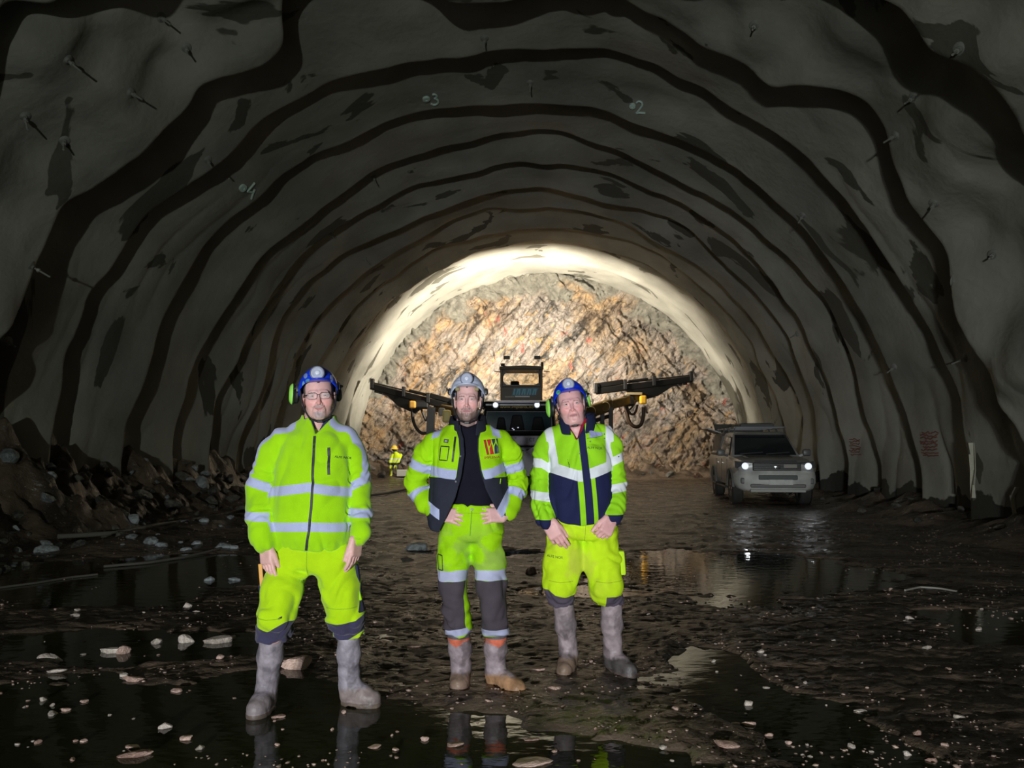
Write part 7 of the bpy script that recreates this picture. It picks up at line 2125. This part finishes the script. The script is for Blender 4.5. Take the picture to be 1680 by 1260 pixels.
# boulders of the muck bank
BD = []
def free_spot(x, y, s_):
    if any(math.hypot(x - q[0], y - q[1]) < 0.85 * (s_ + q[2]) for q in BD): return False
    BD.append((x, y, s_)); return True
rs_ = random.Random(9)
for k in range(230):
    y = 9 + 13 * rs_.random() ** 1.3; x = cx(y) - R0 + 0.5 + rs_.random() ** 1.3 * 2.6
    s_ = rs_.uniform(0.05, 0.17) * (0.6 + 0.9 * rs_.random() ** 2)
    if not free_spot(x, y, s_): continue
    place_stone(x, y, s_, rs_.choice(('dark', 'dark', 'grey')), rs_.randrange(5), 'boulder', tilt=0.8, sink=0.3, label='dark grey boulder in the muck bank along the left wall', cat='boulder', group='boulders of the left muck bank')
for k in range(26):
    y = rs_.uniform(10.5, 24); x = cx(y) + R0 - 0.35 - rs_.random() * 1.2
    s_ = rs_.uniform(0.05, 0.13)
    if not free_spot(x, y, s_): continue
    place_stone(x, y, s_, 'dark', rs_.randrange(5), 'boulder', tilt=0.6, sink=0.3, label='dark stone at the foot of the right tunnel wall', cat='boulder', group='stones along the right wall')
for k in range(30):
    x = rs_.uniform(-6.2, 9.4); y = rs_.uniform(32.6, 33.5)
    s_ = rs_.uniform(0.12, 0.30)
    if -1.5 < x < 2.6 or not free_spot(x, y, s_): continue
    place_stone(x, y, s_, rs_.choice(('dark', 'dark', 'brown')), rs_.randrange(5), 'boulder', tilt=0.8, sink=0.3, label='fallen rock at the foot of the blasted face', cat='boulder', group='fallen rocks at the face')
# gravel: too many to count
def gravel():
    rs = np.random.RandomState(5)
    bm = bmesh.new(); bmesh.ops.create_icosphere(bm, subdivisions=1, radius=1.0)
    BV = np.array([v.co[:] for v in bm.verts]); BF = np.array([[v.index for v in f.verts] for f in bm.faces]); bm.free()
    n = 12000
    y = 2.3 + rs.rand(n) ** 1.6 * 12; x = rs.uniform(-0.70, 0.70, n) * (y + 0.6)
    dens = vnoise(x / 0.7, y / 0.45, 12.0)
    pd = puddle(x, y); keep = (dens + 0.25 * rs.rand(n) > 0.05 + 0.75 * (pd > 0.05)) & (np.abs(x - cx(y)) < R0 - 0.9); x, y = x[keep], y[keep]; n = len(x)
    h = np.maximum(ground(x, y), 0.0)
    s = rs.uniform(0.003, 0.0075, n) * (1 + 1.1 * rs.rand(n) ** 6) * (0.8 + 0.05 * y)
    V = BV[None] * (0.55 + 0.9 * rs.rand(n, len(BV), 1)) * s[:, None, None] * np.array([1.35, 1.0, 0.5])
    a = rs.rand(n) * 6.28
    Vx = V[..., 0] * np.cos(a)[:, None] - V[..., 1] * np.sin(a)[:, None]; Vy = V[..., 0] * np.sin(a)[:, None] + V[..., 1] * np.cos(a)[:, None]
    V = np.stack([Vx + x[:, None], Vy + y[:, None], V[..., 2] + h[:, None] + s[:, None] * 0.2], -1)
    F = BF[None] + (np.arange(n) * len(BV))[:, None, None]
    me = mesh_np('gravel', V.reshape(-1, 3), F.reshape(-1, 3))
    m, nt, N, L, p = new_mat('gravel_mix')
    tc = N.new('ShaderNodeTexCoord'); q = N.new('ShaderNodeTexNoise'); q.inputs['Scale'].default_value = 14
    L.new(tc.outputs['Object'], q.inputs['Vector'])
    r = N.new('ShaderNodeValToRGB'); r.color_ramp.elements[0].position = 0.35; r.color_ramp.elements[0].color = (0.10, 0.075, 0.06, 1)
    r.color_ramp.elements[1].position = 0.65; r.color_ramp.elements[1].color = (0.62, 0.44, 0.36, 1)
    L.new(q.outputs[0], r.inputs[0]); L.new(r.outputs[0], p.inputs['Base Color']); p.inputs['Roughness'].default_value = 0.4
    link('gravel', me, m, smooth=False, label='fine pink and grey gravel strewn over the wet mud', cat='gravel', kind='stuff')
gravel()
